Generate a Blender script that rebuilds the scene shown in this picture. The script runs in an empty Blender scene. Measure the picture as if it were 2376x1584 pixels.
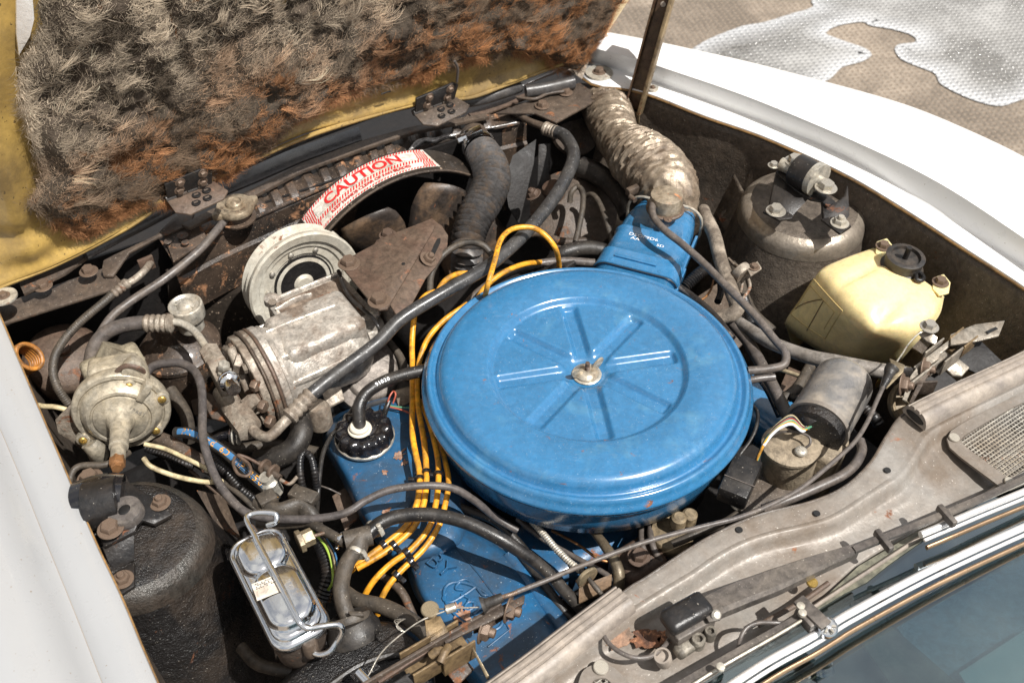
import bpy, bmesh, math, random
import numpy as np
from mathutils import Vector, Matrix, noise
from mathutils.geometry import tessellate_polygon
R = math.radians
random.seed(7); rng = np.random.default_rng(11)
sc = bpy.context.scene
COL = sc.collection
# ------------------------------------------------------------------ camera
IW, IH, FOC = 2376.0, 1584.0, 2310.0          # photograph size in pixels, focal length in pixels
PITCH = R(44.5)
DECK = 0.92                                   # height of the air cleaner lid above the ground
CAMP = Vector((0, 0, DECK + 0.877))
FW = Vector((0, math.cos(PITCH), -math.sin(PITCH)))
UP = Vector((0, math.sin(PITCH), math.cos(PITCH)))
RT = Vector((1, 0, 0))
cam_d = bpy.data.cameras.new('camera'); cam = bpy.data.objects.new('camera', cam_d); COL.objects.link(cam)
cam.location = CAMP; cam.rotation_euler = (R(90) - PITCH, 0, 0)
cam_d.sensor_width = 36; cam_d.lens = 36 * FOC / IW
cam_d.clip_start = 0.02; cam_d.clip_end = 500
cam_d.dof.use_dof = True; cam_d.dof.focus_distance = 1.2; cam_d.dof.aperture_fstop = 9.0
sc.camera = cam
# ------------------------------------------------------------------ sky, sun, exposure
SUNV = Vector((0.42, -0.30, 0.857)).normalized()
wd = bpy.data.worlds.new('World'); sc.world = wd; wd.use_nodes = True
nt = wd.node_tree; nt.nodes.clear()
wo = nt.nodes.new('ShaderNodeOutputWorld'); bg = nt.nodes.new('ShaderNodeBackground')
sky = nt.nodes.new('ShaderNodeTexSky'); sky.sky_type = 'NISHITA'; sky.sun_disc = False
sky.sun_elevation = math.asin(SUNV.z); sky.sun_rotation = math.atan2(SUNV.x, SUNV.y)
sky.dust_density = 2.5; sky.air_density = 0.8; sky.ozone_density = 1.0
tc = nt.nodes.new('ShaderNodeTexCoord'); cn = nt.nodes.new('ShaderNodeTexNoise')
cn.inputs['Scale'].default_value = 2.2; cn.inputs['Detail'].default_value = 6; cn.inputs['Roughness'].default_value = 0.6
cr = nt.nodes.new('ShaderNodeValToRGB'); cr.color_ramp.elements[0].position = 0.42; cr.color_ramp.elements[1].position = 0.62
cr.color_ramp.elements[0].color = (0.25, 0.25, 0.25, 1)
mx = nt.nodes.new('ShaderNodeMix'); mx.data_type = 'RGBA'
mx.inputs[7].default_value = (9.0, 8.7, 8.2, 1)      # sunlit cloud
nt.links.new(tc.outputs['Generated'], cn.inputs['Vector']); nt.links.new(cn.outputs['Fac'], cr.inputs['Fac'])
nt.links.new(cr.outputs['Color'], mx.inputs[0]); nt.links.new(sky.outputs['Color'], mx.inputs[6])
nt.links.new(mx.outputs[2], bg.inputs['Color']); bg.inputs['Strength'].default_value = 0.068
nt.links.new(bg.outputs['Background'], wo.inputs['Surface'])
sun_d = bpy.data.lights.new('sun', 'SUN'); sun_d.energy = 4.9; sun_d.angle = R(0.55); sun_d.color = (1.0, 0.97, 0.925)
sun = bpy.data.objects.new('sun', sun_d); COL.objects.link(sun)
sun.rotation_euler = SUNV.to_track_quat('Z', 'Y').to_euler(); sun.location = (1, -1, 4)
sc.view_settings.view_transform = 'Standard'; sc.view_settings.look = 'None'
sc.view_settings.exposure = 0.42; sc.view_settings.gamma = 1
sc.render.engine = 'CYCLES'; sc.cycles.max_bounces = 8; sc.cycles.use_denoising = True
sc.cycles.caustics_reflective = False; sc.cycles.caustics_refractive = False; sc.cycles.sample_clamp_indirect = 6
# ------------------------------------------------------------------ measuring helpers
LAT = Vector((0.829, 0.559, 0)).normalized()      # across the car, towards its right side in the picture
REAR = Vector((LAT.y, -LAT.x, 0))                 # towards the windscreen
Z = Vector((0, 0, 1))
def ray(u, v): return FW + RT * ((u - IW / 2) / FOC) - UP * ((v - IH / 2) / FOC)
def P(u, v, h=0.0):
    d = ray(u, v); t = (DECK + h - CAMP.z) / d.z; return CAMP + d * t
def onplane(u, v, p0, n):
    d = ray(u, v); t = (p0 - CAMP).dot(n) / d.dot(n); return CAMP + d * t
def pxm(p): return (p - CAMP).dot(FW) / FOC       # metres per photograph pixel at p
def cdir(x, y, z): return (RT * x + UP * y - FW * z).normalized()
def frame(ax, hint=None):
    a = ax.normalized(); h = hint or (Z if abs(a.z) < 0.9 else LAT)
    x = (h - a * h.dot(a)).normalized(); return x, a.cross(x), a
def spline(pts, n=8):
    pts = [Vector(p) for p in pts]
    if len(pts) < 3: return [pts[0].lerp(pts[-1], i / n) for i in range(n + 1)]
    out = []; m = len(pts)
    for i in range(m - 1):
        p0 = pts[i - 1] if i else pts[0] * 2 - pts[1]; p1, p2 = pts[i], pts[i + 1]
        p3 = pts[i + 2] if i + 2 < m else pts[-1] * 2 - pts[-2]
        for k in range(n):
            t = k / n
            out.append(0.5 * ((2 * p1) + (p2 - p0) * t + (2 * p0 - 5 * p1 + 4 * p2 - p3) * t * t + (3 * p1 - p0 - 3 * p2 + p3) * t ** 3))
    out.append(pts[-1]); return out
def resample(pts, step):
    out = [pts[0].copy()]; acc = 0.0
    for a, b in zip(pts[:-1], pts[1:]):
        L = (b - a).length
        if L < 1e-9: continue
        d = step - acc
        while d <= L:
            out.append(a.lerp(b, d / L)); d += step
        acc = L - (d - step)
    if (out[-1] - pts[-1]).length > step * 0.3: out.append(pts[-1].copy())
    return out
# ------------------------------------------------------------------ mesh builder
class MB:
    def __init__(s): s.v = []; s.f = []
    def add(s, vs, fs):
        o = len(s.v); s.v += [Vector(p) for p in vs]; s.f += [tuple(i + o for i in f) for f in fs]; return s
    def rings(s, rr, cap=True, closed=True):
        o = len(s.v); n = len(rr[0])
        for r in rr: s.v += [Vector(p) for p in r]
        for i in range(len(rr) - 1):
            for j in range(n if closed else n - 1):
                k = (j + 1) % n
                s.f.append((o + i * n + j, o + i * n + k, o + (i + 1) * n + k, o + (i + 1) * n + j))
        if cap and closed:
            s.f.append(tuple(o + j for j in range(n))[::-1]); e = o + (len(rr) - 1) * n
            s.f.append(tuple(e + j for j in range(n)))
        return s
    def tube(s, pts, r, seg=14, cap=True, ridge=None, flat=1.0, wob=0.0):
        pts = [Vector(p) for p in pts]
        if ridge: pts = resample(pts, ridge[0] / 4)
        rr = []; x = None; m = len(pts)
        for i, p in enumerate(pts):
            t = (pts[min(i + 1, m - 1)] - pts[max(i - 1, 0)]).normalized()
            if x is None: x, y, _ = frame(t)
            else:
                x = (x - t * x.dot(t)); x = x.normalized() if x.length > 1e-6 else frame(t)[0]; y = t.cross(x)
            ri = r if isinstance(r, (int, float)) else np.interp(i / (m - 1), np.linspace(0, 1, len(r)), r)
            if ridge: ri *= 1 + ridge[1] * (1, 0.15, -1, 0.15)[i % 4]
            if wob: ri *= 1 + wob * noise.noise(p * 40)
            rr.append([p + (x * math.cos(a) + y * flat * math.sin(a)) * ri for a in (2 * math.pi * k / seg for k in range(seg))])
        return s.rings(rr, cap)
    def lathe(s, o, ax, prof, seg=40, wave=None, hint=None):
        x, y, a = frame(ax, hint); rr = []
        for j, (r, z) in enumerate(prof):
            ring = []
            for k in range(seg):
                t = 2 * math.pi * k / seg; q = r
                if wave and wave[1] <= j <= wave[2]: q = r * (1 + wave[3] * math.cos(wave[0] * t))
                ring.append(o + (x * math.cos(t) + y * math.sin(t)) * q + a * z)
            rr.append(ring)
        return s.rings(rr, True)
    def box(s, c, X, Y, Zv, dx, dy, dz, bev=0.0, seg=2):
        bm = bmesh.new(); bmesh.ops.create_cube(bm, size=1.0)
        for v in bm.verts: v.co = Vector((v.co.x * dx, v.co.y * dy, v.co.z * dz))
        if bev: bmesh.ops.bevel(bm, geom=bm.edges[:] + bm.verts[:], offset=bev, segments=seg, profile=0.5, affect='EDGES')
        bm.verts.index_update()
        s.add([c + X * v.co.x + Y * v.co.y + Zv * v.co.z for v in bm.verts], [[v.index for v in f.verts] for f in bm.faces]); bm.free(); return s
    def plate(s, pts, n, t, bev=0.0, hole=None):
        """polygon extruded by t against n"""
        n = n.normalized(); bm = bmesh.new(); vs = [bm.verts.new(p) for p in pts]
        f = bm.faces.new(vs); f.normal_update()
        if f.normal.dot(n) < 0: f.normal_flip()
        g = bmesh.ops.extrude_face_region(bm, geom=[f]); 
        for v in [e for e in g['geom'] if isinstance(e, bmesh.types.BMVert)]: v.co += n * 0
        for v in vs: v.co -= n * t
        bm.normal_update()
        if bev: bmesh.ops.bevel(bm, geom=bm.edges[:], offset=bev, segments=2, profile=0.5, affect='EDGES', clamp_overlap=True)
        bmesh.ops.recalc_face_normals(bm, faces=bm.faces); bm.verts.index_update()
        s.add([v.co.copy() for v in bm.verts], [[v.index for v in f.verts] for f in bm.faces]); bm.free(); return s
    def grid(s, rows, close=False):
        """open sheet from rows of points"""
        return s.rings(rows, False, close)
def obj(name, mb, mat, parent=None, sharp=38, solid=0.0, sub=0, smooth=True):
    if parent: org = wloc(parent)
    else:
        a = np.array([tuple(p) for p in mb.v]); org = Vector(((a[:, 0].min() + a[:, 0].max()) / 2, (a[:, 1].min() + a[:, 1].max()) / 2, a[:, 2].min()))
    me = bpy.data.meshes.new(name); me.from_pydata([tuple(p - org) for p in mb.v], [], mb.f); me.update()
    bm = bmesh.new(); bm.from_mesh(me)
    if len(bm.faces) < 60000 and not solid: bmesh.ops.recalc_face_normals(bm, faces=bm.faces)
    for f in bm.faces: f.smooth = smooth
    for e in bm.edges:
        if len(e.link_faces) == 2 and e.calc_face_angle(0) > R(sharp): e.smooth = False
    bm.to_mesh(me); bm.free(); me.materials.append(mat)
    o = bpy.data.objects.new(name, me); COL.objects.link(o)
    if parent: o.parent = parent
    else: o.location = org
    if solid:
        m = o.modifiers.new('thickness', 'SOLIDIFY'); m.thickness = solid; m.offset = 0
    if sub:
        m = o.modifiers.new('smooth', 'SUBSURF'); m.levels = m.render_levels = sub
    return o
def wloc(o):
    p = Vector(o.location)
    while o.parent: o = o.parent; p += Vector(o.location)
    return p
def tag(o, label=None, cat=None, group=None, kind=None):
    if label: o['label'] = label
    if cat: o['category'] = cat
    if group: o['group'] = group
    if kind: o['kind'] = kind
    return o
def thing(name, loc, label, cat, group=None):
    o = bpy.data.objects.new(name, None); COL.objects.link(o); o.location = loc; o.empty_display_size = 0.02
    return tag(o, label, cat, group)
# ------------------------------------------------------------------ materials
def mat(name, col, rough=0.5, metal=0.0, dust=None, dust_amt=0.35, dust_s=14, rust=0.0, rust_col=(0.16, 0.06, 0.025), rust_s=30,
        speck=0.0, speck_col=(0.4, 0.36, 0.3), speck_s=420, bump=0.15, bump_s=300, coat=0.0, var=0.12, spec=0.5, sss=0, trans=0, scratch=0.0, grime=None):
    if grime is None: grime = .55 if dust and not coat else (.12 if dust else 0)
    m = bpy.data.materials.new(name); m.use_nodes = True; t = m.node_tree; N = t.nodes; L = t.links
    b = N['Principled BSDF']; tc = N.new('ShaderNodeTexCoord')
    if dust: dust = tuple(q * (.52 if max(dust) < .36 else .88) for q in dust)
    def nz(sc_, det=4, rg=0.6, dist=0.0, off=0):
        mp = N.new('ShaderNodeMapping'); mp.inputs['Location'].default_value = (off, off * 1.7, off * .3)
        n = N.new('ShaderNodeTexNoise'); n.inputs['Scale'].default_value = sc_; n.inputs['Detail'].default_value = det
        n.inputs['Roughness'].default_value = rg; n.inputs['Distortion'].default_value = dist
        L.new(tc.outputs['Object'], mp.inputs['Vector']); L.new(mp.outputs['Vector'], n.inputs['Vector']); return n.outputs['Fac']
    def ramp(src, a, c):
        r = N.new('ShaderNodeMapRange'); r.inputs[1].default_value = a; r.inputs[2].default_value = c; L.new(src, r.inputs[0]); return r.outputs[0]
    def mixc(f, a, c):
        x = N.new('ShaderNodeMix'); x.data_type = 'RGBA'
        if isinstance(f, float): x.inputs[0].default_value = f
        else: L.new(f, x.inputs[0])
        for i, q in ((6, a), (7, c)):
            if isinstance(q, tuple): x.inputs[i].default_value = (*q, 1)
            else: L.new(q, x.inputs[i])
        return x.outputs[2]
    def mul(a, k):
        x = N.new('ShaderNodeMath'); x.operation = 'MULTIPLY'; L.new(a, x.inputs[0])
        if isinstance(k, float): x.inputs[1].default_value = k
        else: L.new(k, x.inputs[1])
        return x.outputs[0]
    c = mixc(ramp(nz(9, 3), .3, .7), tuple(q * (1 - var) for q in col), tuple(min(1, q * (1 + var)) for q in col))
    rg = None; n2 = nz(dust_s * 4, 6, .7, 0.3, 3.1)
    rr = ramp(n2, .25, .75)
    ro = N.new('ShaderNodeMapRange'); L.new(rr, ro.inputs[0]); ro.inputs[3].default_value = max(.03, rough * .75); ro.inputs[4].default_value = min(1, rough * 1.3); rg = ro.outputs[0]
    me = float(metal); meo = None
    if dust:
        d = ramp(nz(dust_s, 8, .68, .4, 5.3), .62 - dust_amt * .5, .78 - dust_amt * .35)
        c = mixc(mul(d, .85), c, dust)
        x = N.new('ShaderNodeMix'); x.data_type = 'FLOAT'; L.new(d, x.inputs[0]); L.new(rg, x.inputs[2]); x.inputs[3].default_value = min(.75, max(rough, .5) + .08); rg = x.outputs[0]
        if metal:
            x = N.new('ShaderNodeMapRange'); L.new(d, x.inputs[0]); x.inputs[3].default_value = metal; x.inputs[4].default_value = metal * .2; meo = x.outputs[0]
    if rust:
        d = ramp(nz(rust_s, 7, .72, .6, 9.7), .66 - rust * .35, .70 - rust * .3)
        rc = mixc(ramp(nz(rust_s * 3, 4), .35, .65), tuple(q * .55 for q in rust_col), tuple(min(1, q * 1.6) for q in rust_col))
        c = mixc(d, c, rc)
        x = N.new('ShaderNodeMix'); x.data_type = 'FLOAT'; L.new(d, x.inputs[0]); L.new(rg, x.inputs[2]); x.inputs[3].default_value = .9; rg = x.outputs[0]
        if metal:
            src = meo; x = N.new('ShaderNodeMapRange'); L.new(d, x.inputs[0]); x.inputs[3].default_value = metal; x.inputs[4].default_value = 0
            meo = x.outputs[0] if src is None else mul(src, x.outputs[0])
    if speck:
        v = N.new('ShaderNodeTexNoise'); v.inputs['Scale'].default_value = speck_s; v.inputs['Detail'].default_value = 2; L.new(tc.outputs['Object'], v.inputs['Vector'])
        d = ramp(v.outputs['Fac'], .74 - speck * .12, .76 - speck * .12); c = mixc(mul(d, .8), c, speck_col)
    if scratch:
        w = N.new('ShaderNodeTexNoise'); w.inputs['Scale'].default_value = 60; w.inputs['Detail'].default_value = 8; w.inputs['Distortion'].default_value = 3
        mp = N.new('ShaderNodeMapping'); mp.inputs['Scale'].default_value = (1, 9, 1); mp.inputs['Rotation'].default_value = (0, 0, .6)
        L.new(tc.outputs['Object'], mp.inputs['Vector']); L.new(mp.outputs['Vector'], w.inputs['Vector'])
        c = mixc(mul(ramp(w.outputs['Fac'], .60, .72), float(scratch)), c, (.75, .72, .68))
    if grime:      # fine grit and oily film, a few millimetres across
        gx = N.new('ShaderNodeMapRange'); gx.inputs[1].default_value = .34; gx.inputs[2].default_value = .62; gx.inputs[3].default_value = 1 - grime; gx.inputs[4].default_value = 1.18; L.new(nz(95, 9, .78, .5, 2.2), gx.inputs[0])
        vm = N.new('ShaderNodeVectorMath'); vm.operation = 'SCALE'; L.new(c, vm.inputs[0]); L.new(gx.outputs[0], vm.inputs['Scale']); c = vm.outputs[0]
    L.new(c, b.inputs['Base Color']); L.new(rg, b.inputs['Roughness'])
    if meo is not None: L.new(meo, b.inputs['Metallic'])
    else: b.inputs['Metallic'].default_value = metal
    b.inputs['Coat Weight'].default_value = coat; b.inputs['Coat Roughness'].default_value = .17 if name.startswith('blue') else .12
    b.inputs['Specular IOR Level'].default_value = spec
    if sss: b.inputs['Subsurface Weight'].default_value = sss; b.inputs['Subsurface Radius'].default_value = (.03, .02, .01); b.inputs['Subsurface Scale'].default_value = .6
    if trans: b.inputs['Transmission Weight'].default_value = trans
    if bump:
        bp = N.new('ShaderNodeBump'); bp.inputs['Strength'].default_value = bump; bp.inputs['Distance'].default_value = .002
        a = nz(bump_s, 5, .6); x = N.new('ShaderNodeMath'); x.operation = 'ADD'; L.new(a, x.inputs[0]); L.new(mul(nz(bump_s * .15, 3), 1.5), x.inputs[1])
        L.new(x.outputs[0], bp.inputs['Height']); L.new(bp.outputs['Normal'], b.inputs['Normal'])
    return m
DUST = (.22, .145, .088); DDUST = (.045, .032, .023); TAN = (.33, .26, .19)
M = dict(
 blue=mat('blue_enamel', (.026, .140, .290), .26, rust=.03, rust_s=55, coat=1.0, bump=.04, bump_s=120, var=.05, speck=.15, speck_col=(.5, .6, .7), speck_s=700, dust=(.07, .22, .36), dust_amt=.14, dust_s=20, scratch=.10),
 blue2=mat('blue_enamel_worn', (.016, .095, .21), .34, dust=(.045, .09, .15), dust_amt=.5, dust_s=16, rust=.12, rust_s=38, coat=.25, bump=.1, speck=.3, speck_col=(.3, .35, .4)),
 black=mat('black_enamel', (.014, .014, .015), .28, dust=DDUST, dust_amt=.45, dust_s=18, bump=.25, bump_s=260, speck=.1, rust=.06),
 blackr=mat('black_undercoat', (.012, .011, .011), .30, dust=(.10, .07, .048), dust_amt=.30, dust_s=9, bump=.9, bump_s=420, speck=.15, rust=.03),
 blackshin=mat('black_gloss', (.008, .008, .01), .16, coat=.6, bump=.05, dust=DDUST, dust_amt=.2, dust_s=30, speck=.2),
 rubber=mat('black_rubber', (.016, .015, .015), .32, dust=(.10, .085, .07), dust_amt=.45, dust_s=22, bump=.18, bump_s=500, speck=.3),
 rubberd=mat('dusty_rubber', (.040, .036, .032), .42, dust=(.17, .135, .10), dust_amt=.6, dust_s=26, bump=.25, bump_s=400, speck=.3),
 greyhose=mat('grey_hose', (.115, .10, .092), .34, dust=(.25, .2, .16), dust_amt=.45, dust_s=22, bump=.1, speck=.3),
 beigehose=mat('cloth_hose', (.36, .30, .235), .8, dust=(.17, .13, .095), dust_amt=.5, dust_s=30, bump=.5, bump_s=900),
 loom=mat('split_loom', (.012, .012, .013), .33, bump=.02, dust=DDUST, dust_amt=.35, dust_s=30),
 loombr=mat('dusty_bellows_hose', (.085, .08, .078), .34, dust=(.24, .16, .10), dust_amt=.3, dust_s=60, bump=.1),
 yellow=mat('yellow_wire', (.80, .36, .025), .38, dust=(.32, .2, .07), dust_amt=.28, dust_s=30, bump=.05, speck=.3, speck_col=(.08, .05, .02)),
 cream=mat('cream_plastic_tube', (.62, .52, .31), .4, dust=(.3, .22, .12), dust_amt=.3, bump=.03),
 alu=mat('cast_aluminium', (.66, .61, .54), .36, .72, dust=(.26, .17, .11), dust_amt=.40, dust_s=24, rust=.10, rust_col=(.2, .1, .05), bump=.5, bump_s=260, speck=.3, speck_col=(.1, .07, .05)),
 alud=mat('dirty_aluminium', (.50, .44, .36), .4, .65, dust=(.24, .17, .12), dust_amt=.6, dust_s=25, rust=.14, bump=.5, bump_s=260, speck=.3, speck_col=(.1, .07, .05)),
 zinc=mat('zinc_plate', (.60, .57, .50), .34, .75, dust=(.36, .29, .2), dust_amt=.4, dust_s=18, rust=.04, bump=.15, speck=.3, speck_col=(.15, .1, .06)),
 pulley=mat('pulley_metal', (.58, .55, .47), .36, .35, grime=.25, dust=(.42, .37, .29), dust_amt=.45, dust_s=14, rust=.03, bump=.1),
 chrome=mat('bright_zinc', (.78, .80, .82), .13, 1.0, bump=.1, bump_s=90, speck=.3, speck_col=(.3, .3, .3), var=.03),
 polished=mat('polished_trim', (.88, .87, .86), .30, .6, bump=.02, bump_s=60, var=.03, speck=.2, speck_col=(.4, .33, .25)),
 brass=mat('brass_screw', (.62, .42, .12), .28, .9, dust=(.2, .13, .05), dust_amt=.3, dust_s=60, bump=.1),
 copper=mat('copper_nut', (.42, .2, .08), .4, .7, dust=(.2, .12, .07), dust_amt=.35, bump=.1),
 rust=mat('rusty_steel', (.115, .070, .050), .5, .3, dust=(.22, .155, .11), dust_amt=.5, dust_s=16, rust=.12, rust_col=(.17, .08, .045), bump=.35, bump_s=350, speck=.3, speck_col=(.05, .03, .02)),
 rustd=mat('dark_rusty_steel', (.068, .052, .042), .48, .3, dust=(.21, .15, .105), dust_amt=.55, dust_s=13, rust=.18, rust_col=(.17, .07, .03), bump=.35, bump_s=300, speck=.35),
 bolt=mat('steel_bolt', (.24, .175, .13), .4, .7, dust=(.18, .11, .07), dust_amt=.4, dust_s=60, rust=.2, bump=.2),
 boltb=mat('bright_bolt', (.66, .62, .54), .3, .8, dust=(.3, .22, .15), dust_amt=.3, dust_s=60, bump=.15),
 steel=mat('plated_steel', (.42, .34, .22), .36, .75, dust=(.2, .15, .09), dust_amt=.4, dust_s=30, rust=.08, bump=.15),
 gold=mat('gold_inner_paint', (.47, .31, .088), .38, dust=(.30, .20, .085), dust_amt=.5, dust_s=6, rust=.04, rust_s=40, rust_col=(.1, .055, .025), bump=.08, bump_s=200, coat=.25, speck=.35, speck_col=(.06, .04, .02), speck_s=160),
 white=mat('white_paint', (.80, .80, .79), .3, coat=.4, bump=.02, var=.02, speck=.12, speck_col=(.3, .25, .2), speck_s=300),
 white_shade=mat('shaded_white_paint', (.345, .35, .355), .3, coat=.6, bump=.02, var=.02, speck=.1, speck_col=(.2, .15, .1), speck_s=240),  # the same white paint darkened, shade on the near fender put into its colour
 inner=mat('inner_wing_steel', (.095, .078, .064), .40, dust=(.24, .18, .13), dust_amt=.45, dust_s=7, rust=.08, bump=.4, bump_s=350, speck=.4),
 cowl=mat('cowl_paint', (.285, .265, .24), .25, .5, dust=(.23, .165, .11), dust_amt=.46, dust_s=6, rust=.045, rust_s=26, bump=.22, bump_s=250, coat=.2, speck=.2, speck_col=(.6, .56, .5)),
 seal=mat('grey_rubber_seal', (.22, .19, .165), .40, grime=.25, dust=(.4, .34, .28), dust_amt=.5, dust_s=15, bump=.15, speck=.2),
 seald=mat('dark_rubber_seal', (.075, .072, .072), .24, dust=(.12, .1, .085), dust_amt=.4, dust_s=15, bump=.1),
 tank=mat('cream_polythene', (.78, .64, .33), .34, bump=.05, bump_s=80, dust=(.60, .46, .22), dust_amt=.28, dust_s=7, sss=.35, coat=.1, speck=.12, speck_col=(.4, .3, .15), var=.06),
 duct=mat('silver_cloth_duct', (.42, .345, .26), .32, .6, dust=(.20, .13, .08), dust_amt=.5, dust_s=18, bump=.35, bump_s=700),
 motor=mat('grey_motor_paint', (.27, .26, .25), .28, .6, grime=.15, dust=(.38, .32, .25), dust_amt=.4, dust_s=18, bump=.12, speck=.3),
 gearbox=mat('dusty_gearbox', (.27, .215, .15), .6, .2, dust=(.38, .31, .22), dust_amt=.5, dust_s=20, bump=.5, bump_s=300),
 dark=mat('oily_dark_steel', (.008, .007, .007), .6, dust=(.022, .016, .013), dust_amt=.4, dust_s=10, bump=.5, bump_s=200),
 wiper=mat('grey_wiper_arm', (.115, .10, .09), .38, .3, dust=(.26, .22, .18), dust_amt=.4, dust_s=16, bump=.15, speck=.3),
 red=mat('red_print', (.55, .02, .02), .45, bump=0, var=.05), blackp=mat('black_print', (.01, .01, .01), .5, bump=0),
 paper=mat('sticker_white', (.75, .70, .62), .4, bump=0, dust=(.55, .45, .35), dust_amt=.35, dust_s=30, speck=.2),
 whitep=mat('white_print', (.8, .82, .85), .4, bump=0), bluep=mat('blue_print', (.05, .16, .32), .4, bump=0),
 wr=mat('red_wire', (.5, .05, .05), .4, bump=0), wg=mat('green_wire', (.10, .28, .17), .4, bump=0), lime=mat('lime_wire', (.35, .5, .08), .5, bump=0),
 foil=mat('white_foil', (.8, .79, .77), .25, .6, bump=1.0, bump_s=40, var=.03),
)
# ------------------------------------------------------------------ fixings
def unit_mesh(name, fn, m):
    mb = MB(); fn(mb); a = obj(name, mb, M['bolt']); me = a.data; bpy.data.objects.remove(a); return me
def _hexhead(mb):
    O = Vector((0, 0, 0)); mb.lathe(O, Z, [(1.0, 0.0), (1.0, .75), (.86, .95), (.3, .95)], 6)
    mb.lathe(O, Z, [(1.45, -.02), (1.5, .06), (1.45, .14), (.9, .15)], 22)
def _nut(mb):
    O = Vector((0, 0, 0)); mb.lathe(O, Z, [(1.0, 0), (1.0, .7), (.88, .85), (.6, .85)], 6)
    mb.lathe(O, Z, [(.5, .5), (.5, 1.3), (.42, 1.4), (.05, 1.4)], 14); mb.lathe(O, Z, [(1.4, -.02), (1.45, .06), (1.4, .14), (.9, .15)], 22)
def _screw(mb):
    O = Vector((0, 0, 0)); mb.lathe(O, Z, [(1, 0), (1, .25), (.85, .5), (.5, .66), (.16, .7)], 18)
    mb.box(O + Z * .69, LAT, REAR, Z, 1.1, .22, .08); mb.box(O + Z * .69, REAR, LAT, Z, 1.1, .22, .07)
def _slot(mb):
    O = Vector((0, 0, 0)); mb.lathe(O, Z, [(1, 0), (1, .3), (.9, .42), (.1, .42)], 22); mb.box(O + Z * .425, Vector((1, 0, 0)), Vector((0, 1, 0)), Z, 1.7, .2, .03)
FIX = {}
for _n, _f in (('hexhead', _hexhead), ('nut', _nut), ('screw', _screw), ('slot', _slot)):
    FIX[_n] = _f
_fixcache = {}
def fix(p, ax, r, parent, kind='hexhead', m='bolt', name='bolt', rot=None):
    k = (kind, m, name)
    if k not in _fixcache:
        mb = MB(); FIX[kind](mb); a = obj(name, mb, M[m]); me = a.data; bpy.data.objects.remove(a)
        # keep the mesh in unit size about its own origin
        lo = min(v.co.z for v in me.vertices)
        for v in me.vertices: v.co.z += (-.02 if kind in ('hexhead', 'nut') else 0) - lo
        _fixcache[k] = me
    o = bpy.data.objects.new(name, _fixcache[k]); COL.objects.link(o)
    x, y, a = frame(ax); rt = random.uniform(0, 1.0) if rot is None else rot
    x2 = x * math.cos(rt) + y * math.sin(rt); y2 = a.cross(x2)
    mt = Matrix((x2, y2, a)).transposed().to_4x4()
    o.rotation_euler = mt.to_euler(); o.scale = (r, r, r)
    if parent: o.parent = parent; o.location = p - wloc(parent)
    else: o.location = p
    return o
def T(name, label, cat, pts, w, m, parent=None, seg=14, ridge=None, group=None, n=8, partname=None, flat=1.0, wob=0.0):
    """a hose, cable or pipe through photograph points (u, v, height); w = width in photograph pixels"""
    c = [P(*p) for p in pts]; s = spline(c, n)
    ws = w if isinstance(w, (list, tuple)) else [w]
    rr = [wi * .5 * pxm(c[min(len(c) - 1, round(i * (len(c) - 1) / max(1, len(ws) - 1)))]) for i, wi in enumerate(ws)]
    mb = MB(); mb.tube(s, rr if len(rr) > 1 else rr[0], seg, True, ridge, flat, wob)
    o = obj(name, mb, M[m] if isinstance(m, str) else m, parent, sharp=60)
    if not parent: tag(o, label, cat, group)
    return o, s
def along(s, f):
    i = min(len(s) - 2, max(0, int(f * (len(s) - 1)))); t = f * (len(s) - 1) - i
    return s[i].lerp(s[i + 1], t), (s[i + 1] - s[i]).normalized()
def ring(p, ax, r0, r1, w, m, parent, name='collar', seg=24, n=1, pitch=0):
    mb = MB()
    for k in range(n):
        q = p + ax * (k * pitch)
        mb.lathe(q, ax, [(r0, -w / 2), (r1 * .97, -w / 2), (r1, -w * .3), (r1, w * .3), (r1 * .97, w / 2), (r0, w / 2)], seg)
    return obj(name, mb, M[m], parent)
def hose_clamp(p, ax, r, up, label, parent=None, m='boltb'):
    """worm-drive clamp: band, housing, screw"""
    t = thing('hose_clamp', p, label, 'hose clamp', 'worm drive hose clamps')
    ring(p, ax, r * .98, r * 1.1, r * .55, m, t, 'band', 28)
    u = (up - ax * up.dot(ax)).normalized(); s = ax.cross(u)
    q = p + u * r * 1.2
    mb = MB(); mb.box(q, s, ax, u, r * 1.1, r * .62, r * .36, r * .06); obj('screw_housing', mb, M[m], t)
    mb = MB()
    mb.lathe(q + s * r * .5, s, [(r * .2, 0), (r * .2, r * .3), (r * .32, r * .32), (r * .32, r * .6), (r * .25, r * .66)], 8); obj('clamp_screw', mb, M[m], t)
    return t
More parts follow.
